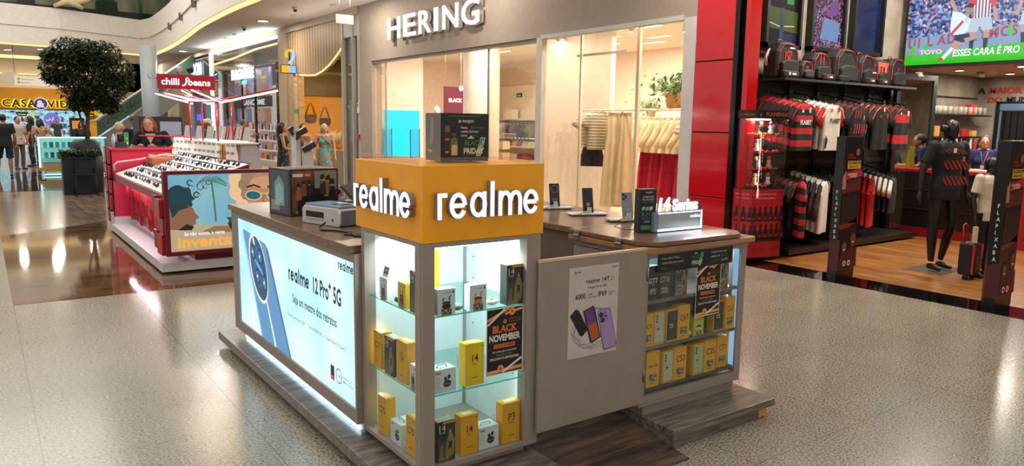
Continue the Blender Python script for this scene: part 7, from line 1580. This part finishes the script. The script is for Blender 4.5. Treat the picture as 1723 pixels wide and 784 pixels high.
def tiger(m, T, x0, y0, w, h, n=6):
    for k in range(n):
        a = x0+w*k/n; m.poly([(a, y0), (a+w/n*.55, y0), (a+w/n*.9, y0+h*.6), (a+w/n*.8, y0+h), (a+w/n*.3, y0+h), (a+w/n*.35, y0+h*.5)], TIG, T, .001)
def art3(m, T):
    tiger(m, T, .06, .43, .2, .1, 3); tiger(m, T, .06, .22, .38, .13, 6); m.stroke([(.33, .40), (.33, .47)], .012, GOLD, T, .002); m.stroke([(.31, .42), (.35, .46)], .006, GOLD, T, .002); m.stroke([(.35, .42), (.31, .46)], .006, GOLD, T, .002)
def art4(m, T): crest(m, T, .32, .44, 1.2, mat('#b5202a', .5)); m.poly([(.12, .45), (.18, .45), (.15, .50)], mat('#b5202a', .5), T, .001); m.rect(.22, .53, .04, .06, mat('#cfc9c0', .5), T, .003)
def art5(m, T): crest(m, T, .32, .48, 1.3, PW); m.poly([(.1, .5), (.15, .5), (.125, .54)], PW, T, .001)
SP = [('red and black hooped jersey with white lettering, frontmost on the first upper arm', RB, BJ, '#c0302a', art1, 'black and red jerseys on the first upper arm'),
      ('white jersey with black lettering, frontmost on the second upper arm', '#d8d2c8', '#b5202a', '#e6e0d6', art2, 'white jerseys on the second upper arm'),
      ('black jersey with dark red tiger bands, frontmost on the third upper arm', BJ, BJ, '#8e1f28', art3, 'black jerseys on the third upper arm'),
      ('plain black polo with small red crest, frontmost on the fourth upper arm', BJ, BJ, '#d8603a', art4, 'black polo shirts on the fourth upper arm'),
      ('jersey with broad red and black bands and white crest, frontmost on the fifth upper arm', RB2, '#141214', '#b5202a', art5, 'broad banded jerseys on the fifth upper arm')]
for i, (lb, c, sl, tr, art, fam) in enumerate(SP):
    x = rods[i]
    j = garment('football_jersey', lb, 'jersey', c, fam, .62, '#1a1a1c', sl, tr, art, w=.245 if i != 3 else .235, cat='jersey', seed=i)
    hangat(j, x, 2.98, 2.005+.015, .05)
    for k in range(1, 7):
        d = dup(j, label=['hooped red black', 'white', 'black tiger banded', 'black polo', 'broad banded'][i]+' jersey, '+ORD[k-1]+' behind the front one on the '+ORD[i]+' upper arm'); hangat(d, x-.01*k, 2.98+.082*k, 2.02+.0175*k, .05)
LOW = [('black jersey with red shoulder stripes, frontmost on the first lower arm', BJ, BJ, '#c0302a', 'jersey', .60, 'black jerseys on the lower first arm'),
       ('white jersey with dark sleeve, frontmost on the second lower arm', '#d8d2c8', '#2a1416', '#e6e0d6', 'longsleeve', .72, 'white jerseys on the lower second arm'),
       ('black t-shirt hanging on the lower rack behind the dark totem', '#18171a', '#18171a', None, 'tee', .6, 'black shirts on the lower third arm'),
       ('bright red trousers, frontmost on the fourth lower arm', '#c0242c', None, None, 'trousers', .72, 'red trousers on the lower fourth arm'),
       ('black and white clothes hanging at the far end of the lower rack', '#26242a', '#d8d2c8', None, 'tee', .55, 'clothes on the lower fifth arm')]
for i, (lb, c, sl, tr, kd, L, fam) in enumerate(LOW):
    x = rods[i]
    j = garment('red_trousers' if kd == 'trousers' else 'football_jersey', lb, kd, c, fam, L, '#1a1a1c', sl, tr, None, w=.22, cat='trousers' if kd == 'trousers' else 'jersey', seed=i+7)
    hangat(j, x, 3.02, 1.02, .35)
    for k in range(1, 7): hangat(dup(j, label=['black striped shoulder jersey', 'white dark sleeved jersey', 'black t-shirt', 'red trousers', 'black and white top'][i]+', '+ORD[k]+' from the front on the '+ORD[i]+' lower arm'), x, 3.02+.078*k, 1.02+.0175*k, .35)
j = garment('football_jersey', 'hooped jersey with a white crest at the showcase end of the lower rack', 'jersey', RB, None, .72, '#1a1a1c', RB, None, art5, w=.25, cat='jersey', seed=20); hangat(j, 6.98, 2.86, 1.05, .75)
# backpacks
def backpack(x, w, h, label, c1='#17161a', trim='#c0302a', crest_=None, extra=None, pocket='#1c1b1f', dz=2.286):
    t = thing('backpack', label, 'backpack', (x, 3.38, dz)); C1 = mat(c1, .7, bump=.3, bscale=60)
    out = [(-w/2, 0), (w/2, 0), (w/2*1.02, h*.35), (w/2*.94, h*.72), (w/2*.62, h*.95), (0, h), (-w/2*.62, h*.95), (-w/2*.94, h*.72), (-w/2*1.02, h*.35)]
    MB().prism(out, .20, C1, FX(x, 3.46, dz), 0).build('body', t, .035, 3)
    MB().prism([(-w*.36, .02), (w*.36, .02), (w*.38, h*.40), (w*.2, h*.5), (-w*.2, h*.5), (-w*.38, h*.40)], .07, mat(pocket, .7, bump=.3, bscale=60), FX(x, 3.27, dz), 0).build('front_pocket', t, .02, 2)
    T = FX(x, 3.255, dz); m = MB(); tm = mat(trim, .6)
    m.tube([(x-w*.42, 3.25, dz+h*.2), (x-w*.40, 3.25, dz+h*.7), (x-w*.2, 3.25, dz+h*.92), (x+w*.2, 3.25, dz+h*.92), (x+w*.40, 3.25, dz+h*.7), (x+w*.42, 3.25, dz+h*.2)], .005, tm, 5)
    m.tube([(x-.04, 3.4, dz+h*.98), (x-.03, 3.4, dz+h+.03), (x+.03, 3.4, dz+h+.03), (x+.04, 3.4, dz+h*.98)], .008, tm, 6); m.build('piping', t)
    if crest_:
        s, cc = crest_; m = MB(); cm = mat(cc, .5); y0 = h*.62
        m.stroke([(-.5*s, .9*s+y0-.5*s), (-.5*s, -.1*s+y0-.4*s), (-.1*s, y0-.6*s)], .18*s, cm, T, .002); m.stroke([(.4*s, y0+.3*s), (0, y0+.45*s), (-.35*s, y0+.1*s), (0, y0-.35*s), (.4*s, y0-.2*s)], .16*s, cm, T, .003); m.stroke([(.1*s, y0-.6*s), (.1*s, y0+.5*s), (.5*s, y0+.4*s), (.45*s, y0), (.15*s, y0), (.5*s, y0-.6*s)], .14*s, cm, T, .004); m.build('crest', t)
    if extra: extra(t, T, x, w, h, dz)
    return t
backpack(7.10, .48, .46, 'black backpack with a large red crest on the top shelf above the showcase', crest_=(.12, '#c9302a'), extra=lambda t, T, x, w, h, dz: (MB().rect(.02, h*.80, .12, .02, PW, T, .003).build('name_tag', t), MB().tube([(x-w*.5, 3.4, dz+.15), (x-w*.56, 3.4, dz+.26), (x-w*.4, 3.4, dz+.36)], .02, mat('#d8cfc6', .6), 6).build('strap', t)))
backpack(7.53, .26, .25, 'small black crossbody bag with red strap between two big backpacks', crest_=(.035, '#c9302a'), pocket='#3a383a')
backpack(7.86, .42, .38, 'black backpack with red front straps, second big one on the top shelf', extra=lambda t, T, x, w, h, dz: MB().rect(-.05, h*.55, .02, h*.4, mat('#c9302a', .5), T, .003).rect(.02, h*.55, .02, h*.4, mat('#c9302a', .5), T, .003).rect(-w*.35, h*.33, w*.7, .01, mat('#c9302a', .5), T, .004).build('straps', t))
backpack(8.47, .56, .47, 'large plain dark grey backpack in the middle of the top shelf', '#1b1b1e', pocket='#242428', trim='#a82a2a')
backpack(9.0, .40, .42, 'black backpack with a faint dark crest beside the large grey one', crest_=(.07, '#4a2226'), extra=lambda t, T, x, w, h, dz: MB().rect(.0, h*.36, .1, .02, mat('#b9b4ae', .5), T, .075).build('name_tag', t))
backpack(9.40, .34, .37, 'red and black patterned backpack on the top shelf', '#1a1214', crest_=None, extra=lambda t, T, x, w, h, dz: MB().rect(-.12, h*.30, .05, h*.5, mat('#d84a40', .5), T, .004).rect(-.04, h*.3, .05, h*.55, mat('#d84a40', .5), T, .004).rect(.05, h*.3, .06, h*.5, mat('#e06a5a', .5), T, .004).rect(-.14, h*.72, .28, .06, mat('#e06a5a', .5), T, .006).build('red_pattern', t))
backpack(9.84, .44, .42, 'square black backpack with a small red crest at the inner end of the top shelf', '#17171a', pocket='#1f1f22', crest_=(.035, '#c9302a'))
for x, w, c, l in ((7.08, .34, '#d8d0c8', 'black and white pencil case before the large crested backpack'), (7.92, .26, '#c9302a', 'black pencil case with red print before the second big backpack'), (8.30, .24, None, 'plain black pencil case before the large grey backpack'), (8.98, .24, '#c9302a', 'black pencil case with red crest before the faintly crested backpack'), (9.33, .22, '#c9302a', 'black pencil case with red crest before the patterned backpack')):
    m = MB().box((x-w/2, 3.17, 2.286), (x+w/2, 3.24, 2.375), mat('#151416', .7)); o = m.build('pencil_case', None, .025, 3); tag(o, l, 'pencil case')
    if c: p = MB().rect(-w*.2, .03, w*.12, .04, mat(c, .5), FX(x, 3.168, 2.286), .001).rect(.0, .035, w*.28, .025, mat(c if c[1] == 'd' else '#cfc9c0', .5), FX(x, 3.168, 2.286), .001); p.build('print', o)
# wall pictures
def framed(x0, x1, z0, z1, label, draw, base):
    t = thing('wall_picture', label, 'picture', ((x0+x1)/2, 3.6, z0))
    m = MB()
    for a, b, c, d in ((x0, z0, x0+.05, z1), (x1-.05, z0, x1, z1), (x0, z0, x1, z0+.05), (x0, z1-.05, x1, z1)): m.box((a, 3.52, b), (c, 3.618, d), BLACK)
    m.build('frame', t)
    m = MB(); T = FX(x0+.05, 3.575, z0+.05); m.rect(0, 0, x1-x0-.1, z1-z0-.1, base, T); draw(m, T, x1-x0-.1, z1-z0-.1); m.build('picture', t)
def d1(m, T, w, h):
    m.poly([(0, .18*h), (w, .14*h), (w, .38*h), (0, .42*h)], mat('#3a4420', .2, 0, .05), T, .002); m.stroke([(.05*w, .24*h), (.4*w, .2*h), (.9*w, .22*h)], .012, mat('#a8a890', .4), T, .004)
    m.poly([(.45*w, 0), (w, 0), (w, .13*h), (.5*w, .12*h)], glow('#22305a', .5), T, .003); m.poly([(.42*w, .02), (.56*w, .02), (.55*w, .42*h), (.45*w, .40*h)], glow('#4a6a9a', .35), T, .004)
    m.rect(.62*w, .46*h, .22*w, .10*h, glow('#1f9a3a', .7), T, .004); m.stroke([(.02*w, .60*h), (.5*w, .54*h), (w*.98, .56*h)], .02, mat('#8a7a72', .4), T, .003); m.disc(.85*w, .82*h, .1, glow('#ffe9b0', 1.2), T, .003, 14, .04)
CROWD = noise_mat('crowd', [(.25, '#151228'), (.4, '#3a2a6a'), (.5, '#a83a3a'), (.58, '#d8603a'), (.68, '#7a6ac0'), (.85, '#c8c0e8')], (1, 1, 1), 42, 0, .3, kind='voronoi', emit=.55)
def d2(m, T, w, h):
    m.rect(0, .86*h, w, .14*h, glow('#a89a8c', .6), T, .002); m.rect(0, .70*h, w, .16*h, glow('#1c2348', .5), T, .0015)
    m.poly([(.3*w, .68*h), (.58*w, .66*h), (.6*w, .82*h), (.35*w, .86*h)], glow('#e86a3a', .8), T, .004); m.poly([(.5*w, .35*h), (.9*w, .40*h), (.8*w, .60*h), (.6*w, .5*h)], glow('#a85ac0', .45), T, .003)
    m.poly([(.3*w, .1*h), (.9*w, .08*h), (.95*w, .3*h), (.4*w, .34*h)], glow('#8fb8f0', .55), T, .003); m.poly([(.8*w, 0), (w, 0), (w, .07*h)], glow('#e0402a', .6), T, .004)
framed(6.98, 7.76, 2.70, 3.95, 'framed dark stadium poster with green light, above the crested backpack', d1, mat('#191713', .15))
framed(7.98, 8.82, 2.72, 4.05, 'framed colourful crowd poster with orange flag, in the middle of the wall', d2, CROWD)
framed(9.02, 9.84, 2.74, 4.1, 'tall dark blue framed screen beside the crowd poster', lambda m, T, w, h: None, noise_mat('blue_screen', [(.3, '#141c3c'), (.6, '#2a3f80')], (1, 1, 1), 1, 2, .15, emit=.4))
# television
t = thing('television', 'huge wall television showing a football match over the counter', 'television', (10.45, .6, 2.6))
MB().box((10.45, .72, 2.60), (10.58, 3.53, 4.13), BLACK).build('housing', t)
m = MB(); T = FY(10.445, 3.49, 2.64) @ Matrix.Scale(.58, 4); W_ = 4.7
CR2 = noise_mat('match_crowd', [(.2, '#10183a'), (.4, '#2a4a8c'), (.55, '#5a7ac0'), (.7, '#a8b8e0'), (.8, '#c04a5a'), (.95, '#e0e8ff')], (1, 1, 1), 30, 0, .3, kind='voronoi', emit=1.0)
m.rect(0, .0, W_, 2.4, CR2, T); m.poly([(0, 0), (W_, 0), (W_, .52), (0, .26)], glow('#2cc40a', 1.0), T, .002)
m.poly([(0, .26), (W_, .52), (W_, 1.0), (0, .68)], glow('#8aa8c8', .9), T, .001); m.poly([(0, .26), (1.0, .315), (1.0, .40), (0, .35)], glow('#b48ab8', .9), T, .003)
for k, s_ in enumerate(('U', 'I', 'L', 'A', 'D', 'A', 'A', 'Y', 'M', 'O', 'S')): m.text(s_, .07+.245*k, .44+.016*k, .24, glow('#a8486a', .9), T, .003, 0, .04, .85)
m.text('TOYO', .38, .265, .11, glow('#e8d8f0', 1), T, .005, 0, .04, 1.3)
SKN = glow('#c8a094', .9); WJ = glow('#d8e8f4', 1.1); RJ_ = glow('#d83050', 1); NV_ = glow('#1a2448', .8)
def plr(P, c, z): m.poly(P, c, T, z)
# fallen white player
plr([(1.02, 1.55), (1.10, 1.60), (1.30, 1.22), (1.22, 1.15)], SKN, .006); plr([(1.12, 1.30), (1.34, 1.24), (1.60, 1.04), (1.64, .86), (1.40, .68), (1.12, .72), (1.10, 1.0)], WJ, .007)
plr([(1.10, .74), (1.16, .70), (1.42, 1.0), (1.38, 1.06)], RJ_, .008); plr([(1.24, .70), (1.56, .72), (1.62, .58), (1.42, .50), (1.22, .58)], NV_, .008)
plr([(1.25, .60), (1.45, .56), (1.30, .30), (1.02, .14), (.95, .18), (1.12, .36)], SKN, .007); plr([(1.16, .40), (1.24, .36), (1.02, .10), (.92, .12)], WJ, .009); plr([(.90, .16), (1.0, .14), (.98, .08), (.84, .07)], RJ_, .010); plr([(1.45, .60), (1.78, .66), (1.72, .56), (1.50, .50)], SKN, .009)
m.disc(1.52, 1.30, .10, glow('#b88a80', .9), T, .009, 16, .12); m.poly([(1.42, 1.36), (1.50, 1.46), (1.62, 1.42), (1.60, 1.34)], glow('#3a2420', .6), T, .010)
# striped opponents
for ox, oy, dz in ((1.78, .05, 0), (2.92, .12, .002)):
    plr([(ox-.18, 1.62+oy), (ox+.2, 1.66+oy), (ox+.24, 1.0+oy), (ox-.14, .98+oy)], glow('#e8e4f0', 1), .006+dz)
    for k in range(5): plr([(ox-.14+.075*k, 1.62+oy), (ox-.11+.075*k, 1.62+oy), (ox-.09+.075*k, 1.0+oy), (ox-.12+.075*k, 1.0+oy)], glow('#28305a' if k % 2 else '#8a2a40', .8), .008+dz)
    plr([(ox-.30, 1.50+oy), (ox-.16, 1.64+oy), (ox-.12, 1.36+oy), (ox-.26, 1.26+oy)], RJ_, .009+dz); plr([(ox+.36, 1.48+oy), (ox+.18, 1.66+oy), (ox+.18, 1.36+oy), (ox+.34, 1.26+oy)], RJ_, .009+dz)
    plr([(ox-.30, 1.26+oy), (ox-.22, 1.28+oy), (ox-.28, .92+oy), (ox-.36, .94+oy)], SKN, .007+dz); plr([(ox+.26, 1.28+oy), (ox+.34, 1.26+oy), (ox+.42, .92+oy), (ox+.34, .90+oy)], SKN, .007+dz)
    plr([(ox-.20, 1.02+oy), (ox+.26, 1.02+oy), (ox+.32, .72+oy), (ox+.08, .70+oy), (ox+.02, .82+oy), (ox-.04, .68+oy), (ox-.26, .70+oy)], glow('#b8ccdc', 1), .009+dz)
    for s_ in (-.14, .18): plr([(ox+s_-.08, .72+oy), (ox+s_+.08, .72+oy), (ox+s_+.05, .50+oy), (ox+s_-.05, .50+oy)], SKN, .007+dz); plr([(ox+s_-.06, .52+oy), (ox+s_+.06, .52+oy), (ox+s_+.04, .28+oy), (ox+s_-.04, .28+oy)], NV_, .008+dz)
    m.disc(ox+.02, 1.78+oy, .10, SKN, T, .007+dz, 16, .13); m.disc(ox+.02, 1.88+oy, .09, glow('#2a1c1c', .6), T, .008+dz, 12, .06)
for x, y in ((.13, .42), (.46, .44), (2.42, .72), (3.6, .82)): m.poly([(x, y-.1), (x+.14, y-.1), (x+.12, y+.08), (x+.03, y+.08)], glow('#3ac82a', 1), T, .004)
m.text('ESSES CARA É PRO', 1.22, .17, .17, WHT, T, .014, 0, .02, .78, 'l', 1, .12)
m.build('screen_picture', t); area('television_glow', (10.40, 2.1, 3.35), 2.6, 1.3, 14, (.7, .9, 1), (PI/2, 0, -PI/2))
# counter and shelves behind
t = thing('shop_counter', 'black cash counter with red top and base in the club shop', 'counter', (10.8, 1.5, 0))
MB().box((10.50, -1.5, .10), (11.0, 3.5, 1.0), mat('#161112', .35)).build('body', t); MB().box((10.45, -1.5, 1.0), (11.05, 3.5, 1.045), mat('#8e1420', .35)).build('worktop', t); MB().box((10.47, -1.5, 0), (10.9, 3.5, .14), mat('#7a1018', .35)).build('plinth', t)
m = MB()
for z in (.42, .72): m.box((10.485, -1.4, z), (10.5, 3.4, z+.012), mat('#3a1a1c', .4))
m.build('grooves', t)
o = MB().box((10.35, -.6, .0), (10.44, 1.75, 1.0), mat('#8e1420', .35)).box((10.34, -.62, 1.0), (10.445, 1.77, 1.02), mat('#6e101a', .3)); tag(o.build('counter_screen'), 'red screen panel behind the child mannequin', 'panel')
t = thing('glassware_shelves', 'dark shelves of glasses and boxes on the wall behind the counter', 'shelves', (12.2, 3.5, 0))
for z in (1.20, 1.55, 1.92): MB().box((10.98, 3.28, z-.02), (13.2, 3.6, z), BLACK).build('shelf_board', t)
MB().box((11.0, 3.57, 2.22), (13.3, 3.61, 2.23), BLACK).build('upper_line', t)
GL = mat('#d8d0c4', .05, 0, 0, None, .45, 0, .8); fam = 'drinking glasses on the shelves behind the counter'
gq = MB().lathe([(.03, 0), (.034, .13), (.030, .13), (.027, .01), (.0, .01)], GL, (0, 0, 0), 12).build('drinking_glass'); tag(gq, 'clear glass, first from the mirror on the top shelf behind the counter', 'glass', fam); gq.location = (11.2, 3.4, 1.92); NUM = ORD+['twenty-first', 'twenty-second']
for k in range(1, 22): dup(gq, (11.2+.092*k, 3.34+.1*(k % 2), 1.92), label='clear glass, '+NUM[k]+' from the mirror on the top shelf behind the counter')
for k in range(20): dup(gq, (11.1+.1*k, 3.36+.08*(k % 2), 1.20), label='clear glass, '+NUM[k]+' from the mirror on the lowest shelf behind the counter', scale=(1, 1, 1.5))
for x, w, h, c, l in ((11.35, .18, .17, '#b98a3a', 'tan box'), (11.62, .30, .14, '#3a2420', 'dark brown box'), (12.02, .22, .11, '#e0d8c8', 'white box'), (12.36, .26, .12, '#a82228', 'red and white box'), (12.7, .16, .1, '#d8a04a', 'yellow box')):
    o = MB().box((x-w/2, 3.32, 1.55), (x+w/2, 3.5, 1.55+h), mat(c, .5)); tag(o.build('shelf_box', None, .004), l+' on the middle shelf behind the counter', 'box')
o = MB().box((12.55, 3.34, 1.92), (12.75, 3.46, 2.10), mat('#c4302a', .4)); tag(o.build('red_gift_box', None, .01), 'red box among the glasses on the top shelf behind the counter', 'box')
fam = 'long items hanging under the back shelves'
for k in range(9):
    c, n = [('#c9c2b8', 'pale'), ('#b52a30', 'red'), ('#2a2a2e', 'dark')][k % 3]
    o = MB().lathe([(.03, 0), (.035, .12), (.02, .26), (.01, .3)], mat(c, .4), (11.5+.17*k, 3.3, 1.22), 8); tag(o.build('bottle'), n+' slim bottle, '+ORD[k]+' from the mirror on the lowest back shelf', 'bottle', fam)
m = MB().add([(0, 0, 0), (.22, 0, 0), (.22, .05, .34), (0, .05, .34), (0, .08, 0), (.22, .08, 0)], [(0, 1, 2, 3), (4, 3, 2, 5), (0, 3, 4), (1, 5, 2)], mat('#e0d020', .5)); m.rect(.04, .2, .14, .08, mat('#b9a81c', .5), FX(0, -.002, 0), -.03); m.rect(.05, .08, .12, .05, mat('#3f8a2a', .5), FX(0, -.002, 0), -.01)
o = m.build('yellow_card'); o.location = (10.75, 3.0, 1.046); o.rotation_euler = (0, 0, -.6); tag(o, 'yellow card stand on the red counter top', 'card stand')
# mirror
t = thing('tall_mirror', 'tall black framed mirror at the inner end of the wall rack', 'mirror', (10.5, 3.35, 0)); T = frame((10.20, 3.42, 0), (.975, -.22, 0), (0, 0, 1))
MB().box((-.04, .0, -.05), (.83, 2.50, -.004), BLACK, T).build('backing', t)
m = MB(); 
for a in ((-.04, 0, -.02, .04, 2.5, .02), (.75, 0, -.02, .83, 2.5, .02), (-.04, 2.42, -.02, .83, 2.5, .02), (-.04, 0, -.02, .83, .1, .02)): m.box(a[:3], a[3:], BLACK, T)
m.build('frame', t); MB().rect(.04, .1, .71, 2.32, mat('#c9c9c0', .02, 1.0), T, .004).build('mirror_glass', t)
# dark curtain in the doorway
m = MB(); cv = []
for k in range(25):
    cv.append((3.22-.022*k, 13.44+.02*math.sin(k*1.3)))
m.add([(x_, y_, .2) for (y_, x_) in cv]+[(x_, y_, 2.0) for (y_, x_) in cv], [(k, k+1, 26+k-0, 25+k) for k in range(24)], mat('#0e0d10', .8))
m.tube([(13.44, 3.26, 2.01), (13.44, 2.4, 2.01)], .01, ALU, 6); tag(m.build('curtain'), 'black curtain half across the pale blue storeroom doorway', 'curtain')
for y, z in ((3.35, 2.5), (2.9, 2.52)):
    pass
for x, y, z, l in ((10.35, 3.2, 2.50, 'bullet camera at the end of the backpack shelf'), (11.9, 3.0, 2.58, 'white bullet camera under the low ceiling beside the wall lettering')):
    t = thing('security_camera', l, 'camera', (x, y, z)); MB().lathe([(.05, .02), (.05, 0), (.03, -.02)], mat('#a8a29a', .4), (x, y, z), 14).build('base', t); MB().tube([(x, y, z-.02), (x-.08, y-.08, z-.05)], .035, mat('#a8a29a', .4), 10).build('barrel', t)
# club mannequins
TIGM = noise_mat('tiger_bands', [(.47, '#141214'), (.5, '#8e1f28')], (1, 1, 2.2), 7, 1, .7, interp='CONSTANT', dist=2.5)
BM = mat('#111012', .35)
def jersey_print(t, V):
    m = MB(); T = FX(-.16, -.142, .95)
    for y0, n in ((.36, 5), (.19, 6), (.02, 6)):
        for k in range(n):
            a = .02+.052*k; h = .10 if y0 < .3 else .05
            m.poly([(a+.035, y0), (a+.062, y0), (a+.03, y0+h*.5), (a-.01, y0+h), (a-.035 if a > .04 else a-.01, y0+h), (a+.0, y0+h*.5)], TIG, T, .0+.012*math.cos((a-.16)*9)-.01)
    m.stroke([(.24, .28), (.24, .33)], .008, GOLD, T, .004); m.stroke([(.225, .29), (.255, .325)], .006, GOLD, T, .004); m.stroke([(.255, .29), (.225, .325)], .006, GOLD, T, .004); m.rect(.10, .37, .035, .05, PW, T, .012)
    m.build('jersey_print', t)
    h = V['hd']; MB().tube([h+Vector((-.05, -.02, .01)), h+Vector((-.13, -.02, .015))], [.035, .038], BM, 12).build('headphone', t)
figure('tall black mannequin in black jersey with dark red tiger bands', (7.74, 1.49, 0), -.45, 1.80, hair=None, top=('#131214', 'short'), bottom=None, shoes=None, face=False, name='mannequin', cat='mannequin', skinmat=BM, extra=jersey_print, vox=.008,
       P=dict(eL=(-.27, .03, 1.12), wL=(-.30, 0, .88), eR=(.26, .03, 1.12), wR=(.26, -.03, .88), kR=(.11, -.03, .50), aR=(.10, .08, .11), aL=(-.10, -.02, .11)))
def kid_print(t, V):
    m = MB(); T = FX(-.15, -.140, .95); m.stroke([(.20, .28), (.20, .32)], .008, GOLD, T, .004); m.stroke([(.19, .29), (.21, .31)], .005, GOLD, T, .004); m.poly([(.11, .48), (.19, .48), (.15, .40)], BM, T, .01); m.build('jersey_print', t)
    MB().tube([(.06, -.09, 1.47), (.17, -.05, 1.45), (.24, -.03, 1.36)], .006, mat('#b5202a', .6), 5).build('shoulder_stripes', t)
figure('child mannequin in a cream white jersey behind the small suitcase', (7.80, 1.04, 0), -.35, 1.38, hair=None, top=('#d0c6b0', 'short'), bottom=('#121113', 'pants'), shoes='#141315', face=False, name='mannequin', cat='mannequin', skinmat=BM, extra=kid_print)
o = MB().box((7.45, 1.32, .001), (8.1, 1.75, .008), mat('#8a8580', .1, 0, 0, None, .5)); tag(o.build('glass_base_plate'), 'thin glass plate under the feet of the tall mannequin', 'base plate')
t = thing('child_suitcase', 'small black and red wheeled backpack case in front of the child mannequin', 'suitcase', (7.52, 1.06, 0))
MB().box((7.43, .98, .05), (7.63, 1.14, .42), mat('#17161a', .6)).build('body', t, .03, 3); m = MB().box((7.425, .972, .07), (7.445, .99, .40), mat('#c0302a', .5)).box((7.615, .972, .07), (7.635, .99, .40), mat('#c0302a', .5)).box((7.47, .965, .10), (7.59, .985, .26), mat('#252428', .6)); m.build('trim', t, .004)
MB().tube([(7.50, 1.12, .42), (7.50, 1.14, .60), (7.56, 1.14, .62), (7.60, 1.14, .60), (7.60, 1.12, .42)], .008, mat('#c0302a', .5), 6).box((7.47, .99, .42), (7.52, 1.03, .60), mat('#cfc0a0', .6)).build('handle', t)
for x in (7.45, 7.61): MB().lathe([(.028, -.01), (.03, 0), (.028, .01)], BLACK, (0, 0, 0), 12, Matrix.Translation((x, 1.05, .03)) @ Matrix.Rotation(PI/2, 4, 'Y')).build('wheel', t)
# totems
def totem(dx, dy, label):
    t = thing('totem', label, 'totem', (dx+.3, dy, 0)); P = [(.06, .14), (.0, .10), (.0, 0), (.36, .0), (.36, .10), (.30, .14)]; H = 1.565
    MB().prism([(dx+a, dy+b) for a, b in P], H, mat('#131114', .3), None, .0).build('body', t)
    m = MB(); A = Vector((dx, dy)); B = Vector((dx+.36, dy)); T = frame((A.x, A.y, 0), (B-A).to_3d(), (0, 0, 1)); w = (B-A).length
    m.disc(w*.72, 1.40, .04, mat('#8a4a42', .5), T, .002); m.text('SÓCIO', w*.2, 1.36, .022, mat('#b5302a', .5), T, .002, 0, .02); m.text('NA TORCIDA', w*.2, 1.33, .018, mat('#b5302a', .5), T, .002, 0, .02)
    m.poly([(0, .95), (w, .98), (w, 1.12), (0, 1.06)], mat('#5a1a1a', .5), T, .001); m.poly([(0, 1.0), (w*.2, 1.0), (w*.15, 1.2), (0, 1.14)], mat('#a8806a', .5), T, .0012)
    m.rect(w*.2, 1.22, w*.72, .085, mat('#c9b02a', .5), T, .003); m.text('EXCURSÃO PRO', w*.24, 1.27, .028, mat('#14110c', .5), T, .004, 0, .03, .9); m.text('MARACANÃ', w*.28, 1.232, .026, mat('#b5202a', .5), T, .004, 0, .03, .95)
    m.poly([(w*.15, 1.10), (w*.97, 1.14), (w*.97, 1.22), (w*.15, 1.18)], mat('#b52024', .5), T, .0035); m.text('A MAIS ESPERADA', w*.22, 1.15, .02, PW, T, .005, 0, .02, .85); m.text('DO MUNDO', w*.34, 1.125, .02, PW, T, .005, 0, .02, .9)
    m.rect(w*.05, .62, w*.9, .30, mat('#1d1b1d', .4), T, .002)
    m.stroke([(0, .58), (w*.5, .60), (w, .66)], .05, mat('#7a2a14', .5), T, .002)
    for cx, cy, s_, c in ((w*.36, .36, 1, '#7a4a34'), (w*.82, .44, 1.25, '#6a3c28')):
        m.disc(cx, cy, .055*s_, mat('#1a1012', .5), T, .002, 18, .085*s_); m.disc(cx, cy-.01, .042*s_, mat(c, .5), T, .003, 18, .06*s_); m.rect(cx-.02, cy-.04, .04, .012, PW, T, .004); m.poly([(cx-.09*s_, .12), (cx+.08*s_, .12), (cx+.07*s_, cy-.08*s_), (cx-.07*s_, cy-.08*s_)], mat('#4a1420', .5), T, .0015)
    for k in range(2): m.disc(w*(.42+.24*k), .17, .032, PW, T, .004); m.disc(w*(.42+.24*k), .17, .018, mat('#b5302a', .5), T, .005)
    A2 = Vector((dx, dy+.10)); T2 = frame((A2.x, A2.y, 0), (A-A2).to_3d(), (0, 0, 1))
    for k, ch in enumerate('FLAPIXABA'): m.text(ch, .04, .95-.062*k, .038, mat('#d8d0c8', .5), T2, .002, 0, .02, .8)
    m.poly([(0, .1), (.12, .1), (.12, .45), (0, .4)], mat('#4a141c', .5), T2, .001); m.build('print', t)
totem(6.16, 1.83, 'dark totem with two smiling faces, standing before the wall rack'); totem(6.19, .25, 'dark totem with two smiling faces, standing beside the child mannequin')
figure('shop assistant with glasses and tied hair in a dark blue club jersey', (11.35, 2.60, .0), -1.05, 1.62, fem=True, hair=('tail', '#3a2a20'), top=('#1a2350', 'short'), bottom=('#17161a', 'pants'), skin='#b8866a', face='glasses', P=dict(hd=(0, -.05, 1.54), eL=(-.26, -.05, 1.10), wL=(-.14, -.28, 1.10), eR=(.26, -.05, 1.10), wR=(.14, -.28, 1.10)),
       extra=lambda t, V: MB().disc(.07, 1.28, .03, mat('#c4303a', .5), FX(0, -.158, 0), 0).rect(-.04, 1.12, .05, .06, mat('#c9a86a', .5), FX(0, -.165, 0), 0).tube([(-.05, -.14, 1.40), (-.01, -.17, 1.18), (.05, -.14, 1.40)], .005, mat('#c9a0a0', .5), 5).build('badge', t))
o = MB().box((10.6, 2.0, 1.0455), (10.75, 2.5, 1.075), mat('#d8c8b8', .5)); tag(o.build('paper_stack', None, .004), 'stack of pale papers on the red counter before the assistant', 'papers')
o = MB().ell((11.6, 1.55, 1.05+.0), (.14, .2, .22), mat('#121114', .8)).box((11.45, 1.35, 0), (11.75, 1.75, .9), BLACK); tag(o.build('dark_bag', None), 'dark bag on a stool behind the counter at the assistant\'s side', 'bag')
